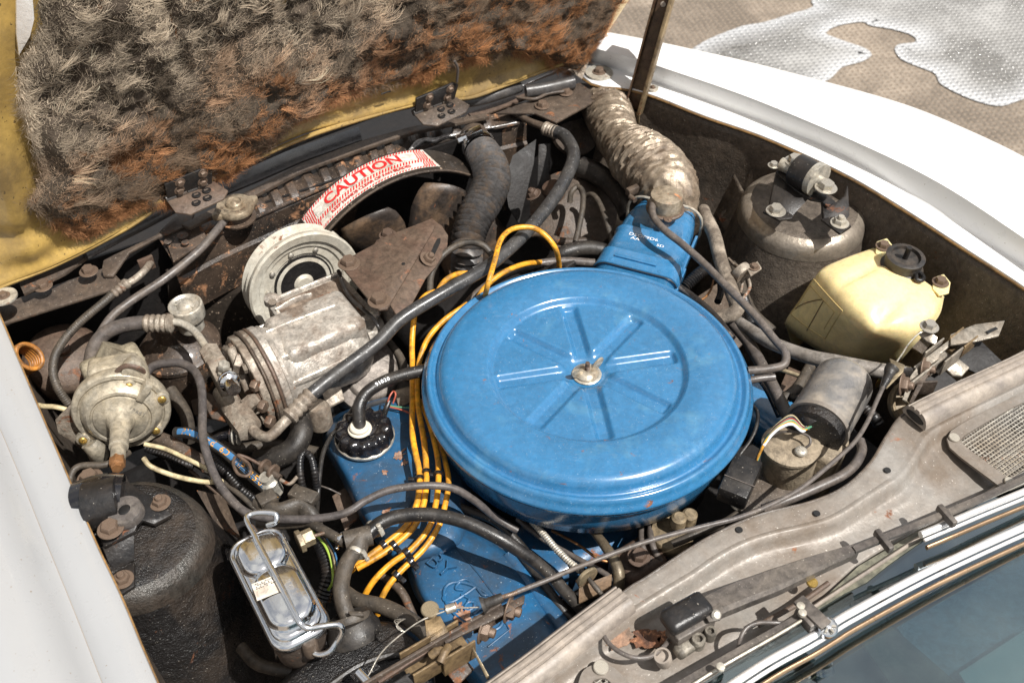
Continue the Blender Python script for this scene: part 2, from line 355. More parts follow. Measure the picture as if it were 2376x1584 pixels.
# ------------------------------------------------------------------ lettering
def text2d(s, size=1.0, bold=0.0, font=None):
    c = bpy.data.curves.new('t', 'FONT'); c.body = s; c.size = size; c.offset = bold; c.align_x = 'CENTER'; c.align_y = 'CENTER'; c.resolution_u = 3
    o = bpy.data.objects.new('t', c); COL.objects.link(o); bpy.context.view_layer.update()
    me = bpy.data.meshes.new_from_object(o.evaluated_get(bpy.context.evaluated_depsgraph_get()))
    vs = [v.co.copy() for v in me.vertices]; fs = [tuple(p.vertices) for p in me.polygons]
    bpy.data.objects.remove(o); bpy.data.meshes.remove(me); bpy.data.curves.remove(c); return vs, fs
def text_on(s, size, fn, m, parent, name='lettering', bold=0.0, cuts=0, sx=1.0):
    vs, fs = text2d(s, size, bold)
    if cuts:
        bm = bmesh.new(); q = [bm.verts.new(v) for v in vs]
        for f in fs:
            try: bm.faces.new([q[i] for i in f])
            except ValueError: pass
        for _ in range(cuts): bmesh.ops.subdivide_edges(bm, edges=[e for e in bm.edges if e.calc_length() > size * .15], cuts=1)
        bmesh.ops.triangulate(bm, faces=bm.faces); bm.verts.index_update()
        vs = [v.co.copy() for v in bm.verts]; fs = [tuple(v.index for v in f.verts) for f in bm.faces]; bm.free()
    mb = MB(); mb.add([fn(v.x * sx, v.y) for v in vs], fs); return obj(name, mb, M[m], parent)
# ================================================================== GROUND
gm = mat('paving', (.33, .27, .21), .85, dust=(.26, .21, .16), dust_amt=.5, dust_s=3, bump=.3, bump_s=60)
def dimples(m, scale, dark, strength, inv=False, smooth=False):
    t = m.node_tree; N = t.nodes; L = t.links; b = N['Principled BSDF']
    tc = N.new('ShaderNodeTexCoord'); mp = N.new('ShaderNodeMapping'); mp.inputs['Rotation'].default_value = (0, 0, R(45 + 34)); mp.inputs['Scale'].default_value = (scale, scale, scale)
    v = N.new('ShaderNodeTexVoronoi'); v.voronoi_dimensions = '2D'; v.inputs['Randomness'].default_value = .12; v.inputs['Scale'].default_value = 1
    L.new(tc.outputs['Object'], mp.inputs['Vector']); L.new(mp.outputs['Vector'], v.inputs['Vector'])
    r = N.new('ShaderNodeMapRange'); r.inputs[1].default_value = .02 if smooth else .14; r.inputs[2].default_value = .5 if smooth else .36; r.interpolation_type = 'SMOOTHSTEP'; L.new(v.outputs['Distance'], r.inputs[0])
    src = b.inputs['Base Color'].links[0].from_socket
    if dark:
        x = N.new('ShaderNodeMix'); x.data_type = 'RGBA'; L.new(r.outputs[0], x.inputs[0]); x.inputs[6].default_value = (*dark, 1); L.new(src, x.inputs[7]); L.new(x.outputs[2], b.inputs['Base Color'])
    bp = N.new('ShaderNodeBump'); bp.inputs['Strength'].default_value = strength; bp.inputs['Distance'].default_value = .006 if smooth else .004; bp.invert = inv
    L.new(r.outputs[0], bp.inputs['Height'])
    if b.inputs['Normal'].links: L.new(b.inputs['Normal'].links[0].from_socket, bp.inputs['Normal'])
    L.new(bp.outputs['Normal'], b.inputs['Normal'])
dimples(gm, 44, (.22, .17, .125), .7)
mb = MB(); g = 150
n = 12
mb.grid([[Vector((-g + 2 * g * i / n, -g + 2 * g * j / n, 0)) for i in range(n + 1)] for j in range(n + 1)])
o = obj('ground', mb, gm); o['kind'] = 'structure'
# wet patch of thin bright film on the paving
wm = mat('wet_film', (.15, .14, .125), .09, .0, dust=(.42, .41, .39), dust_amt=.42, dust_s=3, bump=.6, bump_s=150, spec=.9, coat=1.0)
t_ = wm.node_tree; dimples(wm, 44, None, 1.0, True, True)
wet = [(1560, 150), (1605, 115), (1649, 89), (1723, 61), (1776, 51), (1840, 31), (1886, 16), (1896, -10), (2050, -90), (2700, -120), (2700, 330), (2460, 210), (2376, 230), (2324, 246), (2273, 237), (2222, 217), (2182, 194), (2169, 171), (2133, 156), (2092, 138), (2077, 118), (2080, 107), (2092, 102), (2125, 97), (2115, 82), (2069, 68), (2021, 60), (1998, 51), (1942, 61), (1919, 74), (1919, 80), (1955, 94), (2006, 112), (2021, 124), (2020, 131), (2000, 143), (1955, 156), (1934, 176), (1906, 192), (1780, 230)]
pts = spline([P(u, v, -DECK + .004) for u, v in wet + wet[:1]], 5)[:-1]
tris = tessellate_polygon([pts]); mb = MB(); mb.add(pts, [tuple(t) for t in tris])
pud = tag(obj('puddle', mb, wm), 'bright glistening wet film spilled over the dimpled beige paving beyond the fender', 'puddle')
mb = MB(); ring_ = pts + pts[:1]; cw = []
for i, p in enumerate(ring_):
    t_ = (ring_[(i + 1) % len(pts)] - ring_[i - 1]).normalized(); s_ = Vector((t_.y, -t_.x, 0)); k_ = .11 + .06 * noise.noise(p * 4); cw.append([p + s_ * k_ * f + Z * z for f, z in ((0, .0005), (.15, .002), (.5, .002), (1, .0008))])
mb.grid(cw); wr_ = obj('white_rim', mb, wm, pud); n_c = len(cw[0]); ca = wr_.data.color_attributes.new('rim', 'FLOAT_COLOR', 'POINT')
for k in range(len(wr_.data.vertices)): f = (1.0, .95, .45, 0.0)[k % n_c]; ca.data[k].color = (f, f, f, 1)
N_ = wm.node_tree.nodes; L_ = wm.node_tree.links; at = N_.new('ShaderNodeAttribute'); at.attribute_name = 'rim'; b_ = N_['Principled BSDF']; x = N_.new('ShaderNodeMix'); x.data_type = 'RGBA'
L_.new(at.outputs['Fac'], x.inputs[0]); L_.new(b_.inputs['Base Color'].links[0].from_socket, x.inputs[6]); x.inputs[7].default_value = (.50, .50, .50, 1); L_.new(x.outputs[2], b_.inputs['Base Color'])

# ================================================================== RIGHT FENDER
def curve_uv(uv, h, n=40):
    c = spline([P(u, v, h) for u, v in uv], 10)
    L = [0]
    for a, b in zip(c[:-1], c[1:]): L.append(L[-1] + (b - a).length)
    out = []
    for i in range(n):
        d = L[-1] * i / (n - 1); k = min(len(c) - 2, int(np.searchsorted(L, d) - 1) if d > 0 else 0); k = max(0, k)
        out.append(c[k].lerp(c[k + 1], (d - L[k]) / max(1e-9, L[k + 1] - L[k])))
    return out
RF0 = [(1353, 179), (1385, 198), (1420, 200), (1463, 206), (1519, 222), (1634, 268), (1776, 318), (1955, 400), (2082, 474), (2235, 573), (2376, 665), (2560, 800)]
RF1 = [(1366, 144), (1470, 176), (1519, 191), (1800, 296), (2026, 400), (2376, 619), (2560, 750)]
RF2 = [(1366, 112), (1481, 143), (1529, 158), (1776, 245), (2125, 400), (2376, 558), (2560, 690)]
RF3 = [(1380, 74), (1496, 94), (1608, 116), (1736, 144), (1903, 187), (2031, 222), (2133, 255), (2261, 309), (2376, 365), (2560, 470)]
r0, r1, r2, r3 = curve_uv(RF0, 0), curve_uv(RF1, 0), curve_uv(RF2, .034), curve_uv(RF3, .034)
t = thing('front_fender', P(1900, 330, 0), 'sunlit white front fender on the far side with a grey gutter step', 'fender', 'front fenders')
rows = [[p + Vector((0, 0, -.0015)) for p in r0]]
rows += [[a.lerp(b, f) for a, b in zip(r0, r1)] for f in (.03, .5, .94)]
rows += [[a.lerp(b, f) + Z * dz for a, b in zip(r1, r2)] for f, dz in ((.0, .003), (.12, .0), (.5, 0), (.9, 0), (1, .003))]
rows += [[a.lerp(b, f) + Z * dz for a, b in zip(r2, r3)] for f, dz in ((.06, .006), (.3, .012), (.6, .013), (.85, .008), (1, 0))]
out = Vector((.83, .55, 0))
rows += [[p + (LAT * .9 + Vector((.1, .3, 0))).normalized() * d + Z * z for p in r3] for d, z in ((.03, -.02), (.05, -.06), (.06, -.14), (.06, -.4))]
mb = MB(); mb.grid(rows); obj('outer_skin', mb, M['white'], t, sharp=50, solid=.0012)
mb = MB(); mb.tube([p + Z * -.0035 for p in r0], .0022, 8); obj('rusty_edge', mb, mat('edge_primer', (.30, .17, .06), .6, dust=(.2, .12, .06)), t)
# inner wing wall
t2 = thing('inner_wing', P(1900, 430, -.1), 'dark brown dusty inner wing wall under the sunlit white fender', 'inner wing panel')
rows = []
for k, (dz, inn) in enumerate(((-.006, .004), (-.02, .002), (-.055, -.004), (-.11, -.01), (-.17, -.02), (-.23, -.05), (-.36, -.07))):
    rows.append([p + Z * dz - LAT * (-inn) * 1.0 + LAT * (.004 * noise.noise(p * 9 + Z * dz * 20)) for p in r0[2:]])
mb = MB(); mb.grid(rows); obj('wall_panel', mb, M['inner'], t2, sharp=60, solid=.002)
for u, v, u2, v2 in ((1562, 300, 1540, 345), (1668, 318, 1618, 400), (1800, 352, 1740, 440), (1905, 415, 1880, 470)):
    a, b = P(u, v, -.045), P(u2, v2, -.14); mb = MB(); mb.tube(spline([a + LAT * .012, a.lerp(b, .5) + LAT * .005, b + LAT * .008], 6), .013, 12, flat=.6); obj('pressed_rib', mb, M['inner'], t2)
mb = MB(); mb.tube([P(2082, 480, -.01), P(2060, 530, -.07), P(2035, 575, -.12)], .003, 8); obj('seam', mb, M['rustd'], t2)
# ledge beside the washer tank
mb = MB(); mb.plate([P(*q) for q in ((2050, 555, -.10), (2270, 668, -.10), (2255, 690, -.12), (2140, 820, -.16), (2040, 760, -.16))], Z, .004, .001); obj('ledge', mb, M['inner'], t2)
mb = MB(); mb.plate([P(*q) for q in ((2235, 590, -.05), (2262, 608, -.05), (2262, 670, -.09), (2236, 655, -.09))], -LAT, .003, .0008); obj('spot_welded_strap', mb, M['inner'], t2)
# round fender washer and bolt at the front corner
def big_washer(u, v, rp, lab, h=.0015):
    p = P(u, v, h); t = thing('fender_bolt', p, lab, 'bolt', 'fender bolts and washers')
    r = rp * pxm(p); mb = MB(); mb.lathe(p, Z, [(r * .3, 0), (r, 0), (r * 1.02, .0015), (r, .003), (r * .3, .003)], 36); obj('washer', mb, M['zinc'], t)
    fix(p + Z * .003, Z, r * .34, t); return t
big_washer(1390, 171, 32, 'hex bolt on a large round washer at the front corner of the far white fender')
big_washer(1514, 207, 14, 'small hex bolt on the fender flange just right of the prop strut foot')
big_washer(10, 690, 30, 'round washer at the left picture edge beside the front panel', .012)

# ================================================================== LEFT FENDER
LF0 = [(-90, 560), (-30, 670), (0, 734), (31, 808), (84, 935), (153, 1098), (189, 1184), (230, 1278), (281, 1385), (332, 1508), (365, 1584), (420, 1720)]
LF1 = [(-190, 620), (-110, 760), (-40, 905), (30, 1065), (100, 1240), (170, 1412), (237, 1584), (290, 1720)]
l0, l1 = curve_uv(LF0, 0), curve_uv(LF1, -.002)
t = thing('front_fender', P(120, 1300, 0), 'shaded white front fender at lower left with a brown dirt line in its groove', 'fender', 'front fenders')
rows = [[p for p in l0]] + [[a.lerp(b, f) + Z * dz for a, b in zip(l0, l1)] for f, dz in ((.03, .002), (.35, .0035), (.7, .002), (.95, -.001), (1, -.003))]
side = -LAT
rows += [[p + side * d + Z * z for p in l1] for d, z in ((.006, .0), (.014, .009), (.024, .02), (.04, .028), (.07, .031), (.12, .028), (.2, .015), (.3, -.02), (.34, -.2))]
mb = MB(); mb.grid(rows); obj('outer_skin', mb, M['white_shade'], t, sharp=60, solid=.0012)
mb = MB(); mb.tube([p + Z * -.001 for p in l0], .0018, 8); obj('rusty_edge', mb, bpy.data.materials['edge_primer'], t)
mb = MB(); mb.tube([p + Z * -.0035 - side * 0 for p in l1[14:]], .0014, 6, flat=1); obj('dirt_line', mb, mat('dirt', (.27, .21, .15), .9), t)

# ================================================================== ENGINE BAY SHELL
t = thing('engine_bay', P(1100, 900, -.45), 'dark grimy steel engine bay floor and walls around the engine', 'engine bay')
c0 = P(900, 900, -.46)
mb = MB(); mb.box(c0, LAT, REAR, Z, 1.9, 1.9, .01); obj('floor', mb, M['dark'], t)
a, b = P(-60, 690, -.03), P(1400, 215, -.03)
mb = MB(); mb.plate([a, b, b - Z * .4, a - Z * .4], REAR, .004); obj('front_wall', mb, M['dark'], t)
rows = [[p + Z * dz + LAT * dx for p in l0] for dz, dx in ((-.004, -.001), (-.06, -.006), (-.16, .0), (-.3, .02), (-.44, .03))]
mb = MB(); mb.grid(rows); obj('left_wall', mb, M['inner'], t, solid=.002)
# firewall below the cowl lip
LIP = [(1000, 1700), (1150, 1590), (1300, 1492), (1450, 1372), (1500, 1340), (1640, 1250), (1760, 1195), (1880, 1165), (1960, 1130), (2020, 1075), (2060, 1010), (2100, 960), (2200, 905), (2376, 815), (2600, 690)]
lip = curve_uv(LIP, -.01, 60)
mb = MB(); mb.grid([[p + Z * dz + REAR * q for p in lip] for dz, q in ((-.003, .004), (-.10, .012), (-.25, .03), (-.44, .03))]); obj('firewall', mb, M['inner'], t, solid=.002)
# engine block mass and transmission hump in the shadows
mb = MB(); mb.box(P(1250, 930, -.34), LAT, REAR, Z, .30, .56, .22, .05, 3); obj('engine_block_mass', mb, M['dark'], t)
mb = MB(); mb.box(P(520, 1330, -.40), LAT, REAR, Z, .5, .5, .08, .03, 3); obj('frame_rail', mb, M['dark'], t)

# ================================================================== HOOD
hl = P(0, 645, .015); hr = P(1366, 118, .015); HD = (hr - hl).normalized()
HT = R(76); rearh = Vector((HD.y, -HD.x, 0))
HU = (rearh * math.cos(HT) + Z * math.sin(HT)).normalized(); HN = HD.cross(HU).normalized()
if HN.dot(CAMP - hl) < 0: HN = -HN
def Hd(u, v, off=0.0): return onplane(u, v, hl + HN * off, HN)
hoodt = t = thing('hood', hl.lerp(hr, .5), 'raised hood seen from below, gold painted underside showing round its ragged insulation', 'hood')
# inner panel as a grid following the hinge edge, pressed in shallow shapes
HB = [(-160, 715), (0, 645), (122, 596), (281, 515), (362, 462), (480, 402), (600, 346), (710, 300), (830, 262), (957, 228), (1046, 218), (1097, 210), (1161, 186), (1269, 146), (1366, 114)]
hb = [Hd(u, v) for u, v in HB]; hbs = []
cs = spline(hb, 8)
for i in range(90):
    f = i / 89 * (len(cs) - 1); k = min(len(cs) - 2, int(f)); hbs.append(cs[k].lerp(cs[k + 1], f - k))
topR = Hd(1448, -12); dR = (topR - hb[-1]).normalized()
rows = []
for j in range(60):
    d = (j / 59) ** 1.4 * .75; row = []
    for i, p in enumerate(hbs):
        f = i / 89; dirn = HU.lerp(dR, max(0, (f - .5) * 2)).normalized(); q = p + dirn * d
        z = .010 * noise.noise(q * 4.5) + .004 * noise.noise(q * 13)
        z += -.012 * math.exp(-((d - .07) / .02) ** 2) * (1 if f < .3 else .25)      # crease along the rail
        z += .012 * math.exp(-(d / .012) ** 2)
        z += .018 * math.exp(-((f - .12) / .025) ** 2) * min(1, d / .05)
        row.append(q + HN * z)
    rows.append(row)
mb = MB(); mb.grid(rows); obj('inner_panel', mb, M['gold'], t, sharp=70, solid=.001)
mb = MB(); mb.grid([[p - HN * .02 + HU * d for p in hbs] for d in (-.02, .0, .3, .75)]); obj('outer_skin', mb, M['white'], t, solid=.001)
mb = MB(); mb.tube([p + HN * .012 - HU * .002 for p in hbs], .0035, 8); obj('hemmed_edge', mb, M['gold'], t)
edge = [hb[-1] + dR * d for d in np.linspace(0, .8, 12)]
mb = MB(); mb.tube([p + HN * .006 for p in edge], .008, 10, flat=.6); obj('side_hem', mb, mat('hood_edge_cream', (.62, .50, .30), .4), t)
mb = MB(); mb.plate([Hd(1180, 195, -.004), Hd(1366, 122, -.004), Hd(1360, 146, .01), Hd(1290, 165, .012), Hd(1200, 205, .012)], HN, .002); obj('white_lip', mb, M['white'], t)
mb = MB(); mb.plate([Hd(38, -20, .01), Hd(75, -20, .015), Hd(80, 45, .02), Hd(70, 85, .02), Hd(44, 130, .012), Hd(38, 80, .012)], HN, .003, .0006); obj('foil_scrap', mb, M['foil'], t)
mb = MB(); mb.tube(spline([Hd(1055, 142, .02), Hd(1062, 160, .022), Hd(1060, 190, .022)], 6), .0022, 8); obj('grey_wire', mb, M['greyhose'], t)
# marks scratched and spotted on the gold paint
mb = MB()
for u, v, a, b in ((895, 215, 22, 3), (1007, 172, 2, 9), (1013, 171, 2, 9)):
    c = Hd(u, v, .0135); mb.tube([Hd(u - a / 2, v + (a > 5) * 4, .016), Hd(u, v, .017), Hd(u + a / 2, v - b, .016)], .0012, 6)
o = obj('dark_scratches', mb, M['blackp'], t); o['kind'] = 'stuff'

# ------------------------------------------------------------------ insulation pad
PADP = [(100, -420), (82, -30), (84, 50), (72, 80), (40, 135), (38, 190), (45, 225), (60, 240), (62, 290), (85, 350), (95, 385), (78, 420), (60, 455), (102, 484), (128, 505), (153, 520), (190, 524), (217, 515), (240, 489), (280, 478), (319, 456), (360, 458), (395, 456), (398, 430), (415, 400), (485, 392), (510, 402), (540, 372), (600, 332), (625, 301), (633, 286), (689, 258), (733, 232), (791, 209), (855, 189), (932, 176), (965, 158), (977, 172), (985, 152), (1015, 140), (1059, 135), (1085, 125), (1128, 122), (1148, 107), (1200, 112), (1213, 122), (1251, 115), (1271, 143), (1302, 156), (1333, 148), (1366, 102), (1394, 56), (1417, 0), (1560, -300)]
pp = [Hd(u, v) for u, v in PADP]; po = hl
def st(p): q = p - po; return (q.dot(HD), q.dot(HU))
poly = np.array([st(p) for p in pp])
def inside(x, y):
    x = np.asarray(x); y = np.asarray(y); r = np.zeros(x.shape, bool); d = np.full(x.shape, 9.0)
    n = len(poly)
    for i in range(n):
        x1, y1 = poly[i]; x2, y2 = poly[(i + 1) % n]
        c = ((y1 > y) != (y2 > y)) & (x < (x2 - x1) * (y - y1) / (y2 - y1 + 1e-12) + x1); r ^= c
        L2 = (x2 - x1) ** 2 + (y2 - y1) ** 2; tt = np.clip(((x - x1) * (x2 - x1) + (y - y1) * (y2 - y1)) / L2, 0, 1)
        d = np.minimum(d, np.hypot(x - x1 - tt * (x2 - x1), y - y1 - tt * (y2 - y1)))
    return r, d
def lump(x, y):
    v = Vector((x, y, 0))
    return .018 * noise.noise(v * 6) + .012 * noise.noise(v * 17 + Vector((5, 0, 0))) - .010 * abs(noise.noise(v * 34)) - .008 * abs(noise.noise(v * 70)) + .008 - .010 * max(0, min(1, (noise.noise(Vector((x * 15, y * 30, 6))) + .5 * noise.noise(v * 41) - .20) * 3.5)) - .007 * max(0, min(1, (noise.noise(v * 47 + Vector((8, 2, 0))) - .18) * 5)) - .02 * math.exp(-((x - .30 - .03 * math.sin(y * 14)) / .012) ** 2) * max(0, min(1, (y - .2) * 6))
def padcol(x, y, jit=0.0):
    """fibre colour: grey-beige above, rust brown along the lower edge and to the right"""
    v = Vector((x, y, 0)); w = noise.noise(v * 5) * .5 + noise.noise(v * 16) * .45
    # distance above the hinge edge
    k = (y - .16 - .02 * math.sin(x * 6)) * 9 + w * 1.1 - max(0, x - .72) * 4.5 + jit
    f = 1 / (1 + math.exp(-k * 2.2)); g = np.array((.40, .335, .26)) * (1 + .7 * noise.noise(v * 8 + Vector((2, 8, 0)))); r = np.array((.27, .12, .05)) if noise.noise(v * 9 + Vector((9, 9, 0))) > -.15 else np.array((.15, .10, .07))
    return g * f + r * (1 - f)
pad = thing('hood_insulation', hl.lerp(hr, .4) + HU * .2, 'matted torn fibre insulation pad under the hood, grey above and rust brown below', 'insulation pad')
xs = np.arange(poly[:, 0].min(), min(poly[:, 0].max(), 1.35), .005); ys = np.arange(max(0, poly[:, 1].min()), .62, .005)
X, Y = np.meshgrid(xs, ys); ins, dist = inside(X, Y)
mb = MB(); idx = {}; 
for j in range(len(ys)):
    for i in range(len(xs)):
        if ins[j, i]:
            e = min(1, dist[j, i] / .02); h = (.010 + lump(X[j, i], Y[j, i])) * e + .010
            idx[j, i] = len(mb.v); mb.v.append(po + HD * X[j, i] + HU * Y[j, i] + HN * h)
for (j, i) in list(idx):
    if (j + 1, i) in idx and (j, i + 1) in idx and (j + 1, i + 1) in idx: mb.f.append((idx[j, i], idx[j, i + 1], idx[j + 1, i + 1], idx[j + 1, i]))
padm = mat('matted_felt', (.075, .060, .045), .95, dust=(.22, .17, .13), dust_amt=.5, dust_s=40, rust=.25, rust_col=(.16, .075, .035), rust_s=12, bump=1.0, bump_s=500, spec=.1)
obj('felt_base', mb, padm, pad, sharp=180)
fm = bpy.data.materials.new('loose_fibre'); fm.use_nodes = True; b_ = fm.node_tree.nodes['Principled BSDF']; at = fm.node_tree.nodes.new('ShaderNodeAttribute'); at.attribute_name = 'tint'
fm.node_tree.links.new(at.outputs['Color'], b_.inputs['Base Color']); b_.inputs['Roughness'].default_value = .75; b_.inputs['Specular IOR Level'].default_value = .25
# noise fields sampled once on a grid, then looked up for every fibre
GX = np.arange(-.05, 1.36, .0045); GY = np.arange(-.06, .66, .0045)
def field(sc_, off, pw=1.0):
    return np.array([[noise.noise(Vector((x * sc_, y * sc_ * pw, off))) for x in GX] for y in GY])
F_dir, F_dir2, F_curl, F_den, F_den2, F_col, F_col2 = field(6, 1), field(21, 2), field(13, 3), field(16, 4), field(48, 5), field(5, 6), field(17, 7)
F_lump = np.array([[lump(x, y) for x in GX] for y in GY])
def look(F, x, y):
    i = np.clip((x - GX[0]) / .0045, 0, len(GX) - 2); j = np.clip((y - GY[0]) / .0045, 0, len(GY) - 2); i0 = i.astype(int); j0 = j.astype(int); a = i - i0; b = j - j0
    return F[j0, i0] * (1 - a) * (1 - b) + F[j0, i0 + 1] * a * (1 - b) + F[j0 + 1, i0] * (1 - a) * b + F[j0 + 1, i0 + 1] * a * b
VV = []; CC = []
def strands(ntuft, per, lr, wd, lift, spread, sprd_xy, edge=False, bright=1.0, n5=5):
    if edge:
        k = rng.integers(1, len(poly) - 1, ntuft * 2); f = rng.random(ntuft * 2); q = poly[k] * (1 - f[:, None]) + poly[(k + 1) % len(poly)] * f[:, None]; q = q[(q[:, 1] < .62) & (q[:, 0] < 1.35)]; x, y = q[:, 0], q[:, 1]
    else:
        x = rng.uniform(-.02, 1.32, ntuft * 3); y = rng.uniform(0, .58, ntuft * 3); r, d = inside(x, y)
        keep = r & (look(F_den, x, y) + .7 * look(F_den2, x, y) > rng.uniform(-.60, .05, len(x))); x, y = x[keep][:ntuft], y[keep][:ntuft]
    n = len(x); th = .42 + .6 * look(F_dir, x, y) + .9 * look(F_dir2, x, y) + rng.normal(0, .25, n); cu = rng.normal(0, 26, n) + 70 * look(F_curl, x, y)
    if edge: th = -1.5 + rng.normal(0, .9, n)
    # tint: grey beige above, rust brown along the lower edge and to the right
    w = look(F_col, x, y) * .55 + look(F_col2, x, y) * .5
    kk = (y - .10 - .25 * x - .02 * np.sin(x * 6)) * 13 + w * 1.5 - np.maximum(0, x - .85) * 5 + rng.normal(0, .12, n); g_ = 1 / (1 + np.exp(-kk * 2.6))
    gc = np.array((.44, .36, .265)) * (1 + .75 * look(F_col2, x + .3, y))[:, None]; rc__ = np.where((look(F_col2, x, y + .1) > -.12)[:, None], np.array((.34, .155, .065)), np.array((.17, .115, .075)))
    col = (gc * g_[:, None] + rc__ * (1 - g_[:, None])) * rng.uniform(.5, 1.35, n)[:, None] * bright
    R_ = lambda a: np.repeat(a, per, axis=0); N = n * per
    X_, Y_ = R_(x) + rng.normal(0, sprd_xy, N), R_(y) + rng.normal(0, sprd_xy, N); A = R_(th) + rng.normal(0, spread, N); C2 = R_(cu) + rng.normal(0, 12, N); L_ = rng.uniform(*lr, N); W = rng.uniform(*wd, N); U = rng.uniform(*lift, N)
    r2, d2 = inside(X_, Y_) if not edge else (np.ones(N, bool), np.zeros(N)); X_, Y_, A, C2, L_, W, U = [q[r2] for q in (X_, Y_, A, C2, L_, W, U)]; Cn = (R_(col) * rng.uniform(.7, 1.35, N)[:, None])[r2]; d2 = d2[r2]; N = len(X_)
    H0 = .011 + (look(F_lump, X_, Y_) + .010) * np.minimum(1, d2 / .02) if not edge else np.full(N, .014)
    out = np.zeros((N, n5, 2, 3)); o3, hd, hu, hn = [np.array(tuple(q)) for q in (po, HD, HU, HN)]
    for s_ in range(n5):
        f = s_ / (n5 - 1); zz = H0 + U * math.sin(f * 2.7); nx, ny = -np.sin(A), np.cos(A); ww = W * (1 - .6 * f)
        for sd_, sg in ((0, 1), (1, -1)): out[:, s_, sd_] = o3 + hd * (X_ + sg * nx * ww)[:, None] + hu * (Y_ + sg * ny * ww)[:, None] + hn * (zz + (ww * .5 if sd_ else 0))[:, None]
        X_ = X_ + np.cos(A) * L_ / n5; Y_ = Y_ + np.sin(A) * L_ / n5; A = A + C2 * L_ / n5
    VV.append(out); CC.append(np.repeat(Cn, n5 * 2, axis=0))
strands(16000, 7, (.003, .012), (.00011, .00024), (-.0025, .0014), 1.2, .0045)
strands(3000, 9, (.010, .030), (.00011, .00022), (-.001, .003), .65, .0034, bright=1.15)
strands(170, 20, (.02, .05), (.00012, .00024), (.002, .009), .14, .0022, bright=1.5)
strands(700, 9, (.006, .026), (.00013, .0003), (.0, .005), .5, .003, edge=True)
V = np.concatenate([q.reshape(-1, 3) for q in VV]); Cc = np.concatenate([np.clip(q, 0, .9) for q in CC]); Cc = np.hstack([Cc, np.ones((len(Cc), 1))]); ns_ = len(V) // 10
b0_ = (np.arange(ns_) * 10)[:, None, None]; q0_ = (np.arange(4) * 2)[None, :, None]; Fc = (b0_ + q0_ + np.array((0, 1, 3, 2))[None, None, :]).reshape(-1, 4)
V = V - np.array(tuple(wloc(pad)))
me = bpy.data.meshes.new('loose_fibres'); me.vertices.add(len(V)); me.vertices.foreach_set('co', V.ravel()); me.loops.add(Fc.size); me.loops.foreach_set('vertex_index', Fc.ravel().astype(np.int32)); me.polygons.add(len(Fc)); me.polygons.foreach_set('loop_start', (np.arange(len(Fc)) * 4).astype(np.int32)); me.update(calc_edges=True)
ca = me.color_attributes.new('tint', 'FLOAT_COLOR', 'POINT'); ca.data.foreach_set('color', np.array(Cc, dtype=np.float32).ravel()); me.materials.append(fm)
o = bpy.data.objects.new('loose_fibres', me); COL.objects.link(o); o.parent = pad; o['kind'] = 'stuff'

# ================================================================== HOOD PROP STRUT
a = P(1466, 258, -.03); b = onplane(1546, -30, a, Vector((0, -1, .12)).normalized())
ax = (b - a).normalized(); n_ = cdir(-.25, .1, .96); n_ = (n_ - ax * n_.dot(ax)).normalized(); sd = ax.cross(n_)
if sd.dot(RT) < 0: sd = -sd
t = thing('hood_prop', a, 'rusty channel section strut standing on the far fender and propping up the hood', 'hood prop')
L = (b - a).length; w = 25 * pxm(a)
def chan(off0, off1, w, dpt, th, name, m, l0, l1):
    mb = MB(); c = a + ax * (l0 + l1) / 2
    mb.box(c + sd * (off0 + off1) / 2 - n_ * dpt, sd, ax, n_, abs(off1 - off0), l1 - l0, th)
    mb.box(c + sd * off0 - n_ * dpt / 2, sd, ax, n_, th, l1 - l0, dpt + th); mb.box(c + sd * off1 - n_ * dpt / 2, sd, ax, n_, th, l1 - l0, dpt + th)
    return obj(name, mb, m, t)
strm = mat('prop_steel', (.10, .055, .035), .42, .3, dust=(.26, .18, .09), dust_amt=.4, dust_s=20, rust=.15, bump=.2)
tanm = mat('prop_edge_zinc', (.34, .25, .14), .45, .5, dust=(.2, .13, .07), dust_amt=.4, rust=.08, bump=.2)
chan(-w * .75, w * .75, w, .014, .0016, 'outer_channel', strm, 0.0, L)
mb = MB(); mb.box(a + ax * L / 2 + sd * (w * .80) + n_ * .001, sd, ax, n_, .006, L, .0165, .001); obj('folded_flange', mb, tanm, t)
mb = MB(); mb.box(a + ax * (L * .72) - n_ * .010 + sd * -.002, sd, ax, n_, w * .9, L * .62, .0016); obj('inner_slide', mb, strm, t)
mb = MB(); mb.lathe(a + ax * L * .86 - n_ * .0092, n_, [(.0042, 0), (.0042, .0006), (.0005, .0006)], 20); obj('punched_hole', mb, M['paper'], t)
mb = MB(); mb.plate([a - sd * w * .8, a + sd * w * .8, a + sd * w * .85 - ax * .022 - n_ * .01, a + sd * w * .6 - ax * .026 - n_ * .01], n_, .003, .0006); obj('foot', mb, tanm, t)
# ================================================================== AIR CLEANER
AC = P(1363, 849, -.004); AC.z = DECK
ac = thing('air_cleaner', AC - Z * .09, 'large round blue air cleaner with pressed spokes in its lid and a blue snout', 'air cleaner')
sp = []
for u, v in ((1407, 1012), (1236, 979), (1146, 877), (1187, 763), (1322, 709), (1478, 729), (1578, 815), (1552, 938)):
    q = P(u, v, 0) - AC; sp.append(math.atan2(q.y, q.x))
def sst(a, b, x): t_ = min(1, max(0, (x - a) / (b - a))); return t_ * t_ * (3 - 2 * t_)
LID = [(.118, 0), (.121, 0), (.124, 0), (.128, .0006), (.15, .0016), (.170, .0012), (.176, -.0002), (.1805, -.003), (.184, -.0085), (.186, -.0145), (.188, -.0165), (.1905, -.016), (.193, -.0125), (.1955, -.0115), (.198, -.013), (.200, -.0175), (.202, -.0225), (.2045, -.0245), (.2055, -.0275), (.2045, -.031)]
